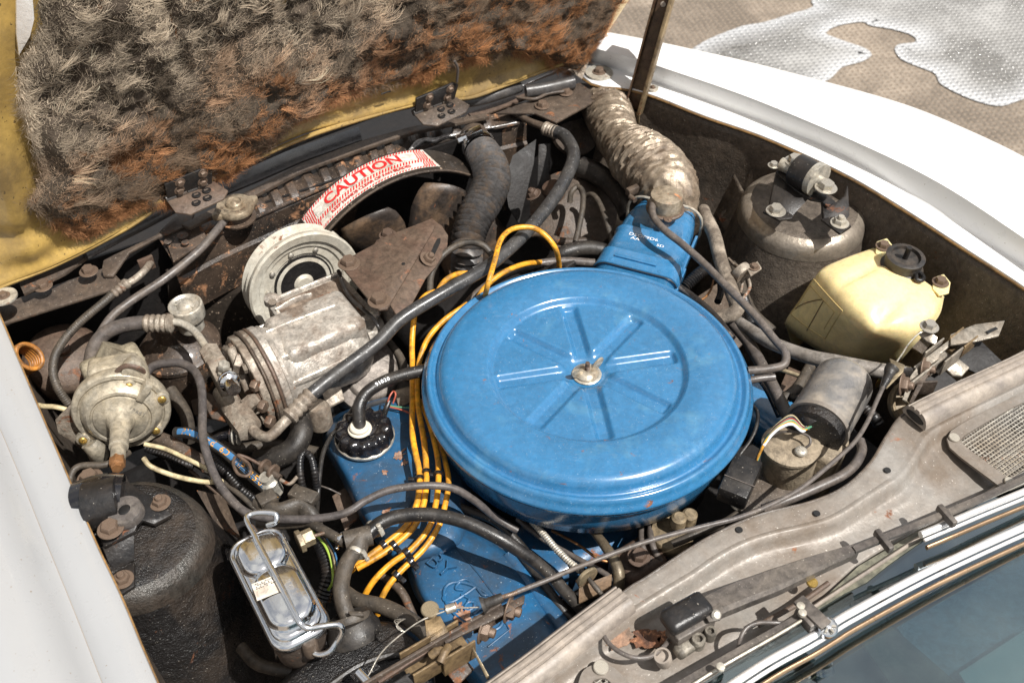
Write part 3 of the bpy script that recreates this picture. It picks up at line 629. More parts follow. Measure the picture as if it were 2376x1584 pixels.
def lid_z(r, a):
    if r < .118:
        z = -.0052 - .0020 * (1 - r / .118)
    else: z = 0
    z += -.0052 * (sst(.1185, .1245, r) - 1) * 0
    if r <= .1265: z = -.0078 * (1 - sst(.1155, .1250, r)) - .0008 * (1 - r / .12)
    # hub dish
    z -= .0110 * (1 - sst(.020, .0375, r))
    # spokes: pressed grooves
    for s_ in sp:
        d = abs((a - s_ + math.pi) % (2 * math.pi) - math.pi)
        if d < .9 and .020 < r < .1175:
            off = abs(r * math.sin(d)); w = .0098 - .02 * (r - .06) * .05
            z -= .0066 * (1 - sst(w - .0050, w + .0030, off)) * (1 - sst(.110, .1155, r)) * sst(.024, .036, r)
    return z
rad = sorted(set(list(np.linspace(.004, .034, 13)) + list(np.linspace(.037, .108, 22)) + list(np.linspace(.110, .1265, 12))))
seg = 432; rings_ = []
for r in rad: rings_.append([AC + Vector((r * math.cos(a), r * math.sin(a), lid_z(r, a))) for a in (2 * math.pi * k / seg for k in range(seg))])
for r, z in LID[3:]: rings_.append([AC + Vector((r * math.cos(a), r * math.sin(a), z)) for a in (2 * math.pi * k / seg for k in range(seg))])
mb = MB(); mb.rings(rings_, True); obj('lid', mb, M['blue'], ac, sharp=80)
mb = MB(); mb.lathe(AC, Z, [(.05, -.029), (.2015, -.029), (.2035, -.031), (.2035, -.034), (.197, -.037), (.195, -.06), (.190, -.084), (.180, -.092), (.06, -.096)], 128); obj('pan', mb, M['blue'], ac, sharp=60)
# wing nut and stud in the hub dish
hub = AC + Z * -.0188
mb = MB(); mb.lathe(hub, Z, [(.0175, 0), (.0185, .0008), (.0175, .0016), (.004, .0018)], 30); obj('hub_washer', mb, M['zinc'], ac)
wn = MB(); wn.lathe(hub + Z * .0018, Z, [(.0150, 0), (.0155, .0018), (.0125, .0052), (.0065, .0070), (.0038, .0070)], 24)
wob_ = obj('wing_nut', wn, mat('dull_zinc', (.58, .52, .42), .35, .75, dust=(.3, .2, .1), dust_amt=.4, dust_s=60, bump=.3), ac)
for s_, tilt in ((1, .9), (-1, .5)):
    d = Vector((math.cos(R(35)), math.sin(R(35)), 0)) * s_; u_ = (Z * .9 + d * .45).normalized(); o_ = hub + Z * .005 + d * .0125
    mb = MB(); x_, y_ = u_.cross(d).normalized(), u_
    pts = [o_ + d.cross(Z) * 0 + (d * math.cos(t) * .0080) + (u_ * (math.sin(t) * .0095 + .0060)) for t in np.linspace(0, 2 * math.pi, 15)[:-1]]
    mb.plate(pts, x_, .0022, .0006); obj('wing', mb, bpy.data.materials['dull_zinc'], wob_)
mb = MB(); prof = [(.0030, 0)]
for i in range(16): prof += [(.0033, .0008 * i + .002), (.0028, .0008 * i + .0024)]
prof += [(.0028, .0205), (.0005, .021)]
mb.lathe(hub, Z, prof, 14); obj('threaded_stud', mb, M['rust'], ac)
# rust chips at the spoke ends
mb = MB()
# snorkel
def snork():
    c0, c1 = P(1456, 668, -.030), P(1552, 462, -.020)
    ax = (c1 - c0); ax.z = c1.z - c0.z; L = ax.length; ax.normalize(); sd = ax.cross(Z).normalized(); u_ = sd.cross(ax).normalized()
    return c0 - ax * .05, ax, sd, u_, L + .05
s0, sax, ssd, sup, sL = snork()
def rrect(c, w, h, r, n=6):
    out = []
    for cx, cy, a0 in ((w / 2 - r, h / 2 - r, 0), (-w / 2 + r, h / 2 - r, 90), (-w / 2 + r, -h / 2 + r, 180), (w / 2 - r, -h / 2 + r, 270)):
        for k in range(n + 1): a = R(a0 + 90 * k / n); out.append(c + ssd * (cx + r * math.cos(a)) + sup * (cy + r * math.sin(a)))
    return out
def sn_loft(secs, name, m, r=.016):
    mb = MB(); mb.rings([rrect(s0 + sax * (f * sL) - sup * (h / 2 - dz), w, h, min(r, h * .42)) for f, w, h, dz in secs], True); return obj(name, mb, m, ac, sharp=50)
W0 = 109 * 2 * pxm(P(1474, 650, -.02)); W1 = 76 * 2 * pxm(P(1556, 462, -.02))
def ws(f): return W0 * .98 + (W1 - W0) * max(0, (f - .25)) / .75
secs = []
for f, st_ in ((.0, -.0015), (.335, -.0015), (.34, -.003)): secs.append((f, ws(f) * .98, .056, st_))
sn_loft(secs, 'snorkel_root', M['blue'], .022)
secs = []
for f, st_ in ((.345, .0), (.35, .002), (.46, .002), (.47, .0032), (.475, .0032), (.485, .0012), (.665, .0010), (.675, .003), (.682, .003), (.69, .0008), (.80, .0006), (.86, .0), (.93, -.002), (.98, -.004)):
    secs.append((f, ws(f) + st_ * 2, .058 + st_, st_))
sn_loft(secs, 'snorkel', M['blue'], .020)
def on_sn(f, x, dz=.0): return s0 + sax * (f * sL) + ssd * x + sup * dz
mb = MB(); mb.box(on_sn(.41, -.006, .0035), ssd, sax, sup, .062, .005, .003, .0012); obj('raised_bar', mb, M['blue'], ac)
for x in (-.038, .033): mb = MB(); mb.lathe(on_sn(.375, x, .001), sup, [(.0045, 0), (.0038, .0014), (.0005, .0018)], 16); obj('rivet', mb, M['blue'], ac)
# thin dark gap where the snout slips over the root
mb = MB(); mb.tube([q for q in rrect(s0 + sax * (.343 * sL) - sup * (.029), ws(.34) * 1.0, .0585, .02)][0:16], .0010, 6); obj('joint_gap', mb, M['blackp'], ac)
mb = MB(); mb.box(on_sn(.40, W0 * .47, -.020), ssd, sax, sup, .004, .060, .012, .001); obj('side_flange', mb, M['blue'], ac)
mb = MB(); mb.box(on_sn(.64, W0 * .45, -.020), ssd, sax, sup, .004, .085, .012, .001); obj('side_flange', mb, M['blue'], ac)
def sntext(s, f, x, size, sx=1.2):
    o_ = on_sn(f, x, .0022); return text_on(s, size, lambda a, b: o_ + ssd * a * 1 + sax * b + sup * 0, 'whitep', ac, 'stamped_number', .0, sx=sx)
sntext('D5OF9D6', .615, -.010, .0085); sntext('AA', .585, -.020, .0085); sntext('5D', .575, .018, .0075)
# sensor can on the snout
cp = P(1544, 480, .002)
can = thing('vacuum_motor', cp, 'round beige grey vacuum canister with a rusty base on the blue snout', 'vacuum motor')
cm = mat('can_zinc', (.40, .335, .25), .5, .35, dust=(.33, .25, .16), dust_amt=.5, dust_s=30, rust=.16, rust_col=(.4, .16, .07), rust_s=40, bump=.3)
rc = 38 * pxm(cp)
mb = MB(); mb.lathe(cp + Z * -.002, Z, [(rc * .9, -.004), (rc * 1.16, -.003), (rc * 1.18, 0), (rc * 1.1, .0015), (rc * .8, .0015)], 40); mb.plate([cp + x_ for x_ in (Vector((-.006, -rc * 1.0, 0)), Vector((-.005, -rc * 1.36, 0)), Vector((.0, -rc * 1.5, 0)), Vector((.006, -rc * 1.36, 0)), Vector((.008, -rc * 1.0, 0)))], Z, .002, .0005); obj('rust_flange', mb, M['rust'], can)
mb = MB(); mb.lathe(cp, Z, [(rc * .98, -.002), (rc, .001), (rc, .0185), (rc * .97, .0215), (rc * .9, .0225), (rc * .2, .0222)], 40); obj('can', mb, cm, can)
fix(cp + Vector((.002, -rc * 1.3, 0)), Z, .0022, can, 'screw', 'bolt', 'rivet')
# hose from the can
T('vacuum_hose', 'grey hose from the beige canister over the blue snout, looping back under the lid', 'hose',
  [(1537, 462, .010), (1524, 462, .012), (1513, 482, .014), (1519, 508, .014), (1547, 538, .012), (1583, 566, .008), (1634, 612, .004), (1697, 676, 0), (1748, 728, -.004), (1796, 786, -.012), (1822, 818, -.016), (1818, 846, -.02), (1780, 856, -.022), (1735, 860, -.024)], 17, 'greyhose')
T('vacuum_hose', 'short grey hose stub poking out under the right rim of the blue lid', 'hose', [(1730, 884, -.036), (1760, 878, -.034), (1797, 874, -.034)], 18, 'greyhose')
# ------------------------------------------------------------------ cloth duct from snout to front
dpts = [P(*q) for q in ((1400, 225, -.05), (1420, 285, -.035), (1438, 325, -.03), (1476, 362, -.025), (1520, 400, -.02), (1552, 440, -.022), (1560, 470, -.034), (1556, 492, -.05))]
dr = [52 * pxm(dpts[1]), 60 * pxm(dpts[1]), 57 * pxm(dpts[2]), 53 * pxm(dpts[3]), 55 * pxm(dpts[4]), 72 * pxm(dpts[4]), 78 * pxm(dpts[5]), 74 * pxm(dpts[5]), 55 * pxm(dpts[5])]
ds = resample(spline(dpts, 14), .0013); rr = []; x_ = None; m_ = len(ds); seg = 72; run = 0
for i, p in enumerate(ds):
    t_ = (ds[min(i + 1, m_ - 1)] - ds[max(i - 1, 0)]).normalized()
    if x_ is None: x_, y_, _ = frame(t_)
    else: x_ = (x_ - t_ * x_.dot(t_)).normalized(); y_ = t_.cross(x_)
    f = i / (m_ - 1); r_ = np.interp(f, np.linspace(0, 1, len(dr)), dr); ring_ = []
    for k in range(seg):
        a = 2 * math.pi * k / seg; s_ = f * 15.5 + a / (2 * math.pi) * 1.0; fr = s_ % 1
        wire = math.exp(-(min(fr, 1 - fr) / .10) ** 2) * (1 if f < .82 else .3); q = Vector((math.cos(a) * 1.3, math.sin(a) * 1.3, f * 9))
        wr = noise.noise(q * 3) * .4 + (.5 - abs(noise.noise(Vector((a * 2.2 + s_ * 1.9, f * 34, 3)))) * 2.2)
        ring_.append(p + (x_ * math.cos(a) + y_ * math.sin(a)) * r_ * (1 + .06 * wire + .10 * wr * (1 - wire) - .03))
    rr.append(ring_)
mb = MB(); mb.rings(rr, True)
dt = thing('cloth_duct', P(1470, 380, -.09), 'crumpled silver beige cloth duct with wire rings, from the far corner to the blue snout', 'air duct')
obj('duct_sleeve', mb, M['duct'], dt, sharp=32)
mb = MB(); cpt = s0 + sax * (.93 * sL) - sup * .026
rrp = rrect(cpt, W1 + .016, .068, .026, 8); mb.tube(rrp + rrp[:1], .0022, 8); obj('clamp_wire', mb, M['zinc'], dt)
mb = MB(); mb.box(P(1472, 440, -.015), LAT, REAR, Z, .028, .010, .012, .002); mb.lathe(P(1462, 456, -.015), REAR, [(.004, 0), (.004, .012), (.002, .012)], 10); obj('clamp_screw', mb, M['rustd'], dt)
# ================================================================== FRONT PANEL, SEALS, HINGES
fs_ = thing('radiator_support', P(700, 400, -.06), 'dusty brown and grey front crossmember panels bolted together between hood edge and radiator', 'crossmember')
def poly_thing(name, label, cat, pts, t, m, n=Z, bev=.0008, group=None):
    mb = MB(); mb.plate([P(*q) for q in pts], n, t, bev)
    if name == 'front_panel': o = obj('panel', mb, M[m], fs_); o['label'] = label; return o
    return tag(obj(name, mb, M[m]), label, cat, group)
poly_thing('front_panel', 'long dusty brown front panel behind the hood seal, left of the radiator', 'body panel', ((-40, 730, -.030), (50, 688, -.030), (250, 618, -.030), (285, 655, -.030), (264, 670, -.030), (5, 752, -.030)), .004, 'rustd')
poly_thing('front_panel', 'dark raised front panel strip with a folded end, just under the gold hood at left', 'body panel', ((38, 642, -.006), (155, 586, -.006), (217, 545, -.006), (230, 575, -.006), (150, 632, -.006), (54, 680, -.006)), .006, 'rustd')
poly_thing('front_panel', 'dark brown panel with one rounded corner left of the radiator tank', 'body panel', ((236, 627, -.018), (240, 604, -.018), (262, 592, -.018), (362, 545, -.018), (398, 507, -.018), (460, 470, -.018), (440, 520, -.018), (362, 552, -.018), (300, 585, -.018), (262, 640, -.024), (240, 640, -.024)), .004, 'rustd')
poly_thing('front_panel', 'grey brown front panel piece near the far corner, left of the cloth duct', 'body panel', ((1150, 262, -.012), (1233, 232, -.012), (1345, 192, -.012), (1440, 202, -.012), (1290, 284, -.012), (1240, 262, -.012)), .004, 'rustd')
poly_thing('front_panel', 'smooth dark grey sheet below the hood seal, in front of the radiator', 'body panel', ((560, 388, -.02), (700, 338, -.02), (833, 293, -.02), (840, 324, -.02), (700, 374, -.02), (600, 418, -.02), (480, 468, -.02), (450, 450, -.02)), .004, 'seald')
poly_thing('front_panel', 'long narrow rusty rail along the front edge of the radiator tank', 'body panel', ((420, 520, -.012), (600, 430, -.012), (700, 378, -.012), (850, 322, -.012), (960, 292, -.012), (1130, 262, -.012), (1136, 270, -.012), (960, 306, -.012), (850, 342, -.012), (700, 396, -.012), (600, 448, -.012), (440, 528, -.012)), .006, 'rustd')
poly_thing('front_panel', 'rust streaked panel edge along the hood seal near the right hinge', 'body panel', ((1085, 262, -.02), (1180, 228, -.02), (1300, 190, -.02), (1306, 196, -.02), (1190, 240, -.02), (1100, 274, -.02)), .004, 'rust')
T('hood_seal', 'long rounded black rubber seal along the gold hood edge, between the two hinges', 'rubber seal', [(470, 424, .0), (600, 366, .0), (689, 328, .0), (791, 290, .0), (881, 258, .0), (962, 238, .0)], 25, 'seald')
T('hood_seal', 'black rubber seal length left of the left hood hinge', 'rubber seal', [(196, 590, .0), (281, 545, .0), (340, 515, .0), (405, 480, .0)], 30, 'seald')
T('hood_seal', 'second thinner black rubber strip close under the gold hood, left of the left hinge', 'rubber seal', [(172, 580, .004), (240, 552, .006), (300, 520, .006), (372, 480, .004)], 14, 'seald')
for pts, w, lab in (([(1050, 238, .004), (1090, 236, .004), (1130, 228, .004), (1175, 214, .004), (1206, 203, .0)], 27, 'short black rubber seal piece just right of the right hood hinge'), ([(1220, 214, .0), (1270, 206, .0), (1331, 192, .0)], 32, 'shortest black rubber seal piece near the far front corner, under the insulation')):
    o, s = T('hood_seal', lab, 'rubber seal', pts, w, 'seald', flat=.8)
T('bonnet_rod', 'thin bent dark rod beside the shortest rubber seal near the far corner', 'rod', [(1200, 226, -.005), (1240, 230, -.005), (1270, 218, -.005), (1310, 212, -.005)], 8, 'rustd')
for u, v, lab in ((1312, 215, 'dark hex bolt on the front panel beside the shortest rubber seal'), (1258, 246, 'dark hex bolt on the front panel near the far end of the radiator'), (206, 630, 'rusty hex bolt standing on the brown front panel left of the radiator'), (100, 664, 'small rusty hex bolt on the front panel at the far left')):
    p = P(u, v, -.010 if u > 500 else -.012); fix(p, Z, .0085, fs_, 'hexhead', 'bolt', 'bolt')
# cream sliver of the painted nose seen below
poly_thing('front_panel', 'cream painted sliver of the car nose seen below the front panel at left', 'body panel', ((172, 622, -.055), (218, 602, -.055), (219, 610, -.055), (196, 622, -.055)), .002, 'cream')
# hinges
def hinge(u0, v0, lab, rustm):
    """two leaves joined by a knuckle; (u0,v0) is the knuckle middle"""
    k = Hd(u0, v0, .016); t = bpy.data.objects.new('hinge', None); COL.objects.link(t); t.parent = hoodt; t.location = k - wloc(hoodt); t['label'] = lab; a = HD
    w = 118 * pxm(k)
    mb = MB(); mb.plate([k - a * w * .48 + HN * .004, k + a * w * .45 + HN * .004, k + a * w * .50 + HU * .028 + HN * .004, k + a * w * .38 + HU * .035 + HN * .004, k - a * w * .48 + HU * .031 + HN * .004], HN, .004, .0008); obj('upper_leaf', mb, M['black'], t)
    lw = -Z * .35 + REAR; lw.normalize()
    mb = MB(); mb.plate([k - a * w * .5, k + a * w * .5, k + a * w * .66 + lw * .024, k + a * w * .5 + lw * .034, k - a * w * .22 + lw * .038, k - a * w * .46 + lw * .026], Z, .003, .0008); obj('lower_leaf', mb, rustm, t)
    for i, (c0, c1) in enumerate(((-.5, -.3), (-.28, -.08), (-.06, .14), (.16, .36))):
        mb = MB(); mb.tube([k + a * w * c0, k + a * w * c1], .0052 if i % 2 == 0 else .0058, 14); obj('knuckle', mb, M['rustd'] if i % 2 else M['seald'], t)
    for x, y in ((-.22, .011), (.26, .010), (-.18, .025), (.30, .026)):
        fix(k + a * w * x + HU * y + HN * .004, HN, .0050, t, 'hexhead', 'bolt', 'bolt')
    for x, y in ((.28, .012), (.06, .013), (.22, .024), (-.02, .025)):
        q = k + a * w * x + lw * y + Z * .0012; mb = MB(); mb.lathe(q, Z, [(.0066, 0), (.0062, .0006), (.0040, .0006)], 16); obj('slot_washer', mb, M['dark'], t)
        mb = MB(); mb.box(q + Z * .0007, a, lw, Z, .006, .0024, .0008); obj('slot', mb, M['rustd'], t)
hinge(1008, 243, 'right hood hinge with four bolts on the gold hood and a slotted lower plate', M['rustd'])
hinge(440, 440, 'left hood hinge, its lower plate reddish with rust, partly behind the insulation', M['rust'])

# ================================================================== RADIATOR
rt_ = thing('radiator', P(800, 460, -.40), 'long black radiator with a ribbed top tank, flaked paint and a silvery repaired seam', 'radiator')
FE = [(365, 548), (500, 482), (676, 396), (817, 345), (919, 312), (1008, 286), (1123, 258), (1215, 236)]
RE = [(398, 602), (500, 548), (600, 503), (717, 452), (830, 402), (944, 358), (1070, 318), (1222, 284)]
fe, re_ = curve_uv(FE, -.028, 160), curve_uv(RE, -.034, 160); rows = [[], [], [], [], [], []]
Lr = (fe[-1] - fe[0]).length
for i in range(160):
    f = i / 159; d = f * Lr; s_ = (d / .030) % 1; rib = sst(0, .12, s_) * (1 - sst(.55, .67, s_)) * (.0065 if .22 < f < .92 else 0)
    for k, (w_, zz) in enumerate(((0, -.012), (.04, 0), (.12, rib), (.72, rib), (.94, 0), (1, -.006))): rows[k].append(fe[i].lerp(re_[i], w_) + Z * zz)
rows = [[p - Z * .12 for p in rows[0]]] + rows + [[p - Z * .03 for p in rows[-1]], [p - Z * .035 + REAR * .004 for p in rows[-1]], [p - Z * .10 for p in rows[-1]]]
rm = mat('radiator_black', (.020, .017, .015), .32, dust=(.15, .10, .068), dust_amt=.5, dust_s=16, rust=.28, rust_col=(.24, .12, .06), rust_s=36, bump=.4, bump_s=200, speck=.5, speck_col=(.4, .3, .22), coat=.3)
mb = MB(); mb.grid(rows); obj('top_tank', mb, rm, rt_, sharp=30)
mb = MB(); mb.tube([p + Z * .0015 for p in re_[2:-2]], .003, 8); obj('tank_seam', mb, rm, rt_)
sm = mat('solder_smear', (.62, .60, .58), .32, .8, bump=1.0, bump_s=120, dust=(.12, .09, .07), dust_amt=.35, dust_s=60)
pts = [P(u, v, -.024) for u, v in ((944, 356), (965, 336), (985, 325), (1008, 326), (1035, 316), (1060, 312), (1085, 300), (1110, 299), (1140, 296), (1200, 284))]
mb = MB(); mb.tube(resample(spline(pts, 10), .002), [.002, .004, .0055, .003, .0035, .0022, .003, .0015, .0012, .001], 10, wob=.7); obj('solder_repair', mb, sm, rt_)
# core visible behind the fan
core = MB(); p0, p1 = P(430, 640, -.12), P(1180, 330, -.12)
c_ = (p0 + p1) / 2 - REAR * .02 - Z * .12; w_ = (p1 - p0).length; dd = (p1 - p0).normalized(); nn_ = Vector((dd.y, -dd.x, 0))
core.box(c_, dd, nn_, Z, w_, .02, .34); obj('core_block', core, M['dark'], rt_)
mb = MB(); nf = 110
for i in range(nf):
    q = c_ + dd * (w_ * (i / (nf - 1) - .5)) + nn_ * .012; mb.box(q, dd, nn_, Z, .0016, .006, .32)
    if i % 2: 
        for z_ in np.arange(-.15, .16, .012): mb.box(q + Z * z_ + dd * w_ / nf * .5, dd, nn_, Z, w_ / nf, .005, .0012)
o = obj('core_fins', mb, M['rustd'], rt_); o['kind'] = 'stuff'
# left end mount plate with hole
mb = MB(); mb.plate([P(*q) for q in ((372, 530, -.02), (455, 498, -.02), (482, 555, -.026), (402, 606, -.03))], Z, .004, .001); obj('end_plate', mb, rm, rt_)
for u, v, r_, mm in ((424, 546, .0085, 'rust'), (389, 560, .006, 'rustd'), (430, 562, .006, 'rustd')):
    mb = MB(); q = P(u, v, -.020); mb.lathe(q, Z, [(r_, 0), (r_ * .9, .0008), (r_ * .4, .0008)], 22); obj('plug', mb, M[mm], rt_)
# cap
cp = P(544, 474, .004); r_ = 43 * pxm(cp)
cap = thing('pressure_cap', cp - Z * .02, 'round tan pressure cap with two ears, on the neck at the left of the radiator', 'radiator cap')
capm = mat('cap_steel', (.46, .38, .27), .36, .7, dust=(.28, .19, .11), dust_amt=.5, dust_s=30, rust=.06, bump=.3)
mb = MB(); mb.lathe(cp, Z, [(r_ * .5, -.011), (r_ * .98, -.010), (r_ * 1.02, -.007), (r_, -.002), (r_ * .95, 0), (r_ * .50, .0008), (r_ * .46, .0045), (r_ * .38, .006), (r_ * .33, .004), (r_ * .2, .003), (r_ * .12, .0055), (.0005, .006)], 48); obj('cap_disc', mb, capm, cap)
for s_ in (1, -1):
    d = (P(604, 448, .004) - P(488, 498, .004)).normalized() * s_; s2 = d.cross(Z); mb = MB()
    mb.plate([cp + d * r_ * .8 + s2 * r_ * .42 - Z * .002, cp + d * r_ * 1.32 + s2 * r_ * .14 - Z * .002, cp + d * r_ * 1.36 - Z * .002, cp + d * r_ * 1.32 - s2 * r_ * .14 - Z * .002, cp + d * r_ * .8 - s2 * r_ * .42 - Z * .002], Z, .0095, .0012); obj('ear', mb, capm, cap)
vs_word = 'CAUTION HOT RADIATOR'
for i, chh in enumerate('DO NOT OPEN HOT'):
    if chh == ' ': continue
    a = R(205 + i * 9); o_ = cp + Vector((math.cos(a), math.sin(a), 0)) * r_ * .72 + Z * .0010; tx = Vector((-math.sin(a), math.cos(a), 0)); ty = Vector((-math.cos(a), -math.sin(a), 0))
    text_on(chh, .005, lambda x, y: o_ + tx * x + ty * y, 'rustd', cap, 'stamped_letter')
mb = MB(); mb.lathe(cp - Z * .026, Z, [(r_ * .7, 0), (r_ * .7, .016), (r_ * .66, .016)], 32); mb.lathe(cp - Z * .026, Z, [(r_ * 1.0, 0), (r_ * 1.02, .003), (r_ * .8, .004)], 32); obj('filler_neck', mb, rm, cap)
T('overflow_hose', 'long dusty overflow hose from the radiator cap neck down to the lower left', 'hose', [(524, 508, -.012), (500, 538, -.014), (459, 584, -.02), (383, 646, -.03), (306, 697, -.04), (262, 732, -.045), (236, 768, -.05), (220, 800, -.06), (212, 850, -.09)], 18.5, 'greyhose')
# black flaked shroud face below the tank
t = thing('fan_shroud', P(800, 560, -.40), 'black fan shroud whose curved top hoop carries the red and white CAUTION sticker', 'fan shroud')
fc = P(928, 624, -.185)
shm = mat('shroud_black', (.030, .024, .019), .38, dust=(.075, .055, .04), dust_amt=.5, dust_s=14, bump=.25, speck=.6, speck_col=(.42, .32, .24), speck_s=180)
a_, b_2 = P(385, 628, -.06), P(640, 515, -.06)
mb = MB(); mb.plate([a_, b_2, P(650, 600, -.10), P(640, 760, -.22), P(470, 830, -.26), P(392, 700, -.14)], (REAR + Z * .4), .006, .001); obj('shroud_face', mb, shm, t)
RS = .200
def hoop(a, w, dr=0.0): return fc + (LAT * math.cos(a) + Z * math.sin(a)) * (RS + dr) + REAR * w
hw = .062; rows = []
for w, dr in ((-.5, -.004), (-.5, 0), (-.3, .001), (0, .0012), (.3, .001), (.5, 0), (.5, -.006)):
    rows.append([hoop(R(a), w * hw, dr) for a in np.linspace(18, 152, 90)])
mb = MB(); mb.grid(rows); obj('top_hoop', mb, shm, t, sharp=40, solid=.002)
mb = MB(); mb.tube([hoop(R(a), hw * .5, -.002) for a in np.linspace(18, 152, 90)], .0024, 8); obj('hoop_rim', mb, M['rustd'], t)
# sticker
A0, A1 = 134, 69
def stk(x, y, lift=.0022):   # x 0..1 along, y -.5...5 across (front positive)
    return hoop(R(A0 + (A1 - A0) * x), -y * hw * .86, lift + .001 * (1 - 4 * y * y) * 0)
rows = [[stk(x, y) for x in np.linspace(0, 1, 60)] for y in (-.5, -.25, 0, .25, .5)]
st_ = MB(); st_.grid(rows); so = obj('caution_sticker', st_, M['paper'], t)
Ls = RS * R(A0 - A1)
def stripe_quads(mb, x0, x1, y0, y1, n, slant):
    for i in range(n):
        xa = x0 + (x1 - x0) * i / n; xb = xa + (x1 - x0) / n * .48
        mb.add([stk(xa, y0, .0027), stk(xb, y0, .0027), stk(min(1, xb + slant), y1, .0027), stk(min(1, xa + slant), y1, .0027)], [(0, 1, 2, 3)])
mb = MB(); stripe_quads(mb, .0, .975, .40, .49, 44, .012); stripe_quads(mb, .0, .975, -.20, -.06, 44, .016); stripe_quads(mb, 0, .975, -.49, -.42, 44, .012)
for x0, x1 in ((.0, .085), (.89, .975)): stripe_quads(mb, x0, x1, -.06, .40, 5, .02); stripe_quads(mb, x0, x1, -.42, -.20, 5, .012)
o = obj('red_stripes', mb, M['red'], so); o['kind'] = 'stuff'
mb = MB(); rows = [[stk(x, y, .0030) for x in np.linspace(.095, .88, 50)] for y in (-.01, .34)]; mb.grid(rows); obj('white_band', mb, M['paper'], so)
def stktext(s, size, x, y, m, sx, bold):
    return text_on(s, size, lambda a, b: stk(x + a / Ls, y + b / (hw * .86), .0036), m, so, 'lettering', bold, cuts=2, sx=sx)
stktext('CAUTION', .0265, .485, .155, 'red', 1.12, .0008)
stktext('KEEP HANDS CLEAR OF FAN BLADES', .0084, .49, -.315, 'red', 1.0, .0002)

# ================================================================== FAN
fan = thing('cooling_fan', fc + REAR * .03 - Z * .19, 'rust mottled metal cooling fan with broad blades inside the curved hoop', 'fan')
fo = fc + REAR * .035
mb = MB(); mb.lathe(fo - REAR * .02, REAR, [(.03, 0), (.05, .004), (.055, .02), (.03, .05), (.004, .055)], 32); obj('hub', mb, M['rustd'], fan)
fanm = mat('fan_blade_steel', (.05, .04, .034), .4, .4, dust=(.34, .21, .12), dust_amt=.38, dust_s=20, rust=.12, bump=.2)
for a in (113, 62, 12, 322, 272, 222, 165):
    d = LAT * math.cos(R(a)) + Z * math.sin(R(a)); s_ = d.cross(REAR); rows = []
    for i in range(9):
        f = i / 8; rr_ = .055 + .125 * f; hw_ = (.026 + .018 * min(1, f * 1.6)) * (1 if f < .85 else 1 - (f - .85) * 1.1)
        rows.append([fo + d * (rr_ - .012 * (2 * abs(g)) ** 2 * f) + s_ * hw_ * g * 2 + REAR * (.028 * g + .010 * (1 - 4 * g * g)) for g in np.linspace(-.5, .5, 9)])
    mb = MB(); mb.grid(rows); obj('blade', mb, fanm, fan, solid=.0022)

# ================================================================== BELLOWS HOSE and clamp
bs = [(1118, 352, -.02), (1136, 385, -.02), (1141, 420, -.024), (1125, 462, -.03), (1104, 500, -.035), (1089, 540, -.045), (1084, 580, -.06), (1082, 630, -.10)]
o, s = T('bellows_hose', 'fat black ribbed radiator hose with rusty dust in its grooves, rising beside the fan hoop', 'radiator hose', bs, [70, 76, 78, 78, 76, 72, 66, 64], 'loombr', seg=32, ridge=(.0086, .15), n=14)
p, ax_ = along(s, .0); hose_clamp(P(1112, 342, -.018), ax_, 37 * pxm(p), Z - RT * .3, 'bright new hose clamp at the top of the ribbed radiator hose', m='chrome')
mb = MB(); tag(obj('radiator_outlet', mb.tube([P(1100, 318, -.03), P(1112, 342, -.02)], .024, 24), M['rustd']), 'short dark metal outlet that the ribbed hose is clamped to', 'pipe')
# shroud wing at right (dark leaf-shaped blade)
poly_thing('shroud_wing', 'pointed dark metal shroud wing just right of the ribbed hose', 'shroud', ((1245, 322, -.03), (1238, 380, -.05), (1205, 520, -.12), (1180, 480, -.09), (1170, 420, -.06), (1190, 360, -.035)), .003, 'dark', n=(Z + REAR * .4))
poly_thing('support_panel', 'dark folded bracket plate right of the shroud wing, under the pipe', 'bracket', ((1250, 335, -.04), (1278, 332, -.04), (1275, 430, -.10), (1245, 470, -.12)), .003, 'black', n=(Z + REAR * .4))
# ================================================================== COWL
RDG = [(1180, 1640), (1300, 1545), (1400, 1470), (1468, 1421), (1532, 1380), (1608, 1334), (1672, 1291), (1736, 1258), (1800, 1238), (1870, 1222), (1939, 1200), (2031, 1142), (2087, 1106), (2115, 1068), (2138, 1030), (2165, 1000), (2250, 955), (2376, 893), (2600, 780)]
RB = [(1400, 1720), (1560, 1640), (1690, 1560), (1780, 1490), (1891, 1408), (1993, 1311), (2133, 1227), (2240, 1170), (2376, 1090), (2600, 960)]
def match(A, uv, h, rng_=None):
    """for every point of A the point of curve uv lying straight behind it along REAR"""
    c = spline([P(u, v, h) for u, v in uv], 14); xs_ = np.array([p.dot(LAT) for p in c]); o = np.argsort(xs_)
    out = []
    for p in A:
        x = p.dot(LAT); yy = np.interp(x, xs_[o], np.array([c[i].dot(REAR) for i in o]))
        out.append(LAT * x + REAR * float(yy) + Z * (DECK + h))
    return out
lipA = curve_uv([(1110, 1620), (1200, 1545)] + LIP[2:], -.006, 150)
rdg = match(lipA, RDG, -.008); rbk = match(lipA, RB, -.030)
rows = [[p - Z * .010 for p in lipA], [p - Z * .001 for p in lipA], [p + REAR * .002 for p in lipA]]
rows += [[a.lerp(b, f) for a, b in zip(lipA, rdg)] for f in (.2, .4, .6, .8)]
rows += [[p + Z * dz + REAR * d for p in rdg] for d, dz in ((-.006, .0), (-.002, .0014), (.001, .0008), (.005, -.006), (.009, -.0115), (.013, -.0140))]
low = [p + REAR * .018 - Z * .0150 for p in rdg]
rows += [[a.lerp(b, f) + Z * (.003 * noise.noise(a * 8 + Vector((0, 0, f * 3)))) for a, b in zip(low, rbk)] for f in (0, .15, .3, .45, .6, .75, .9, 1)]
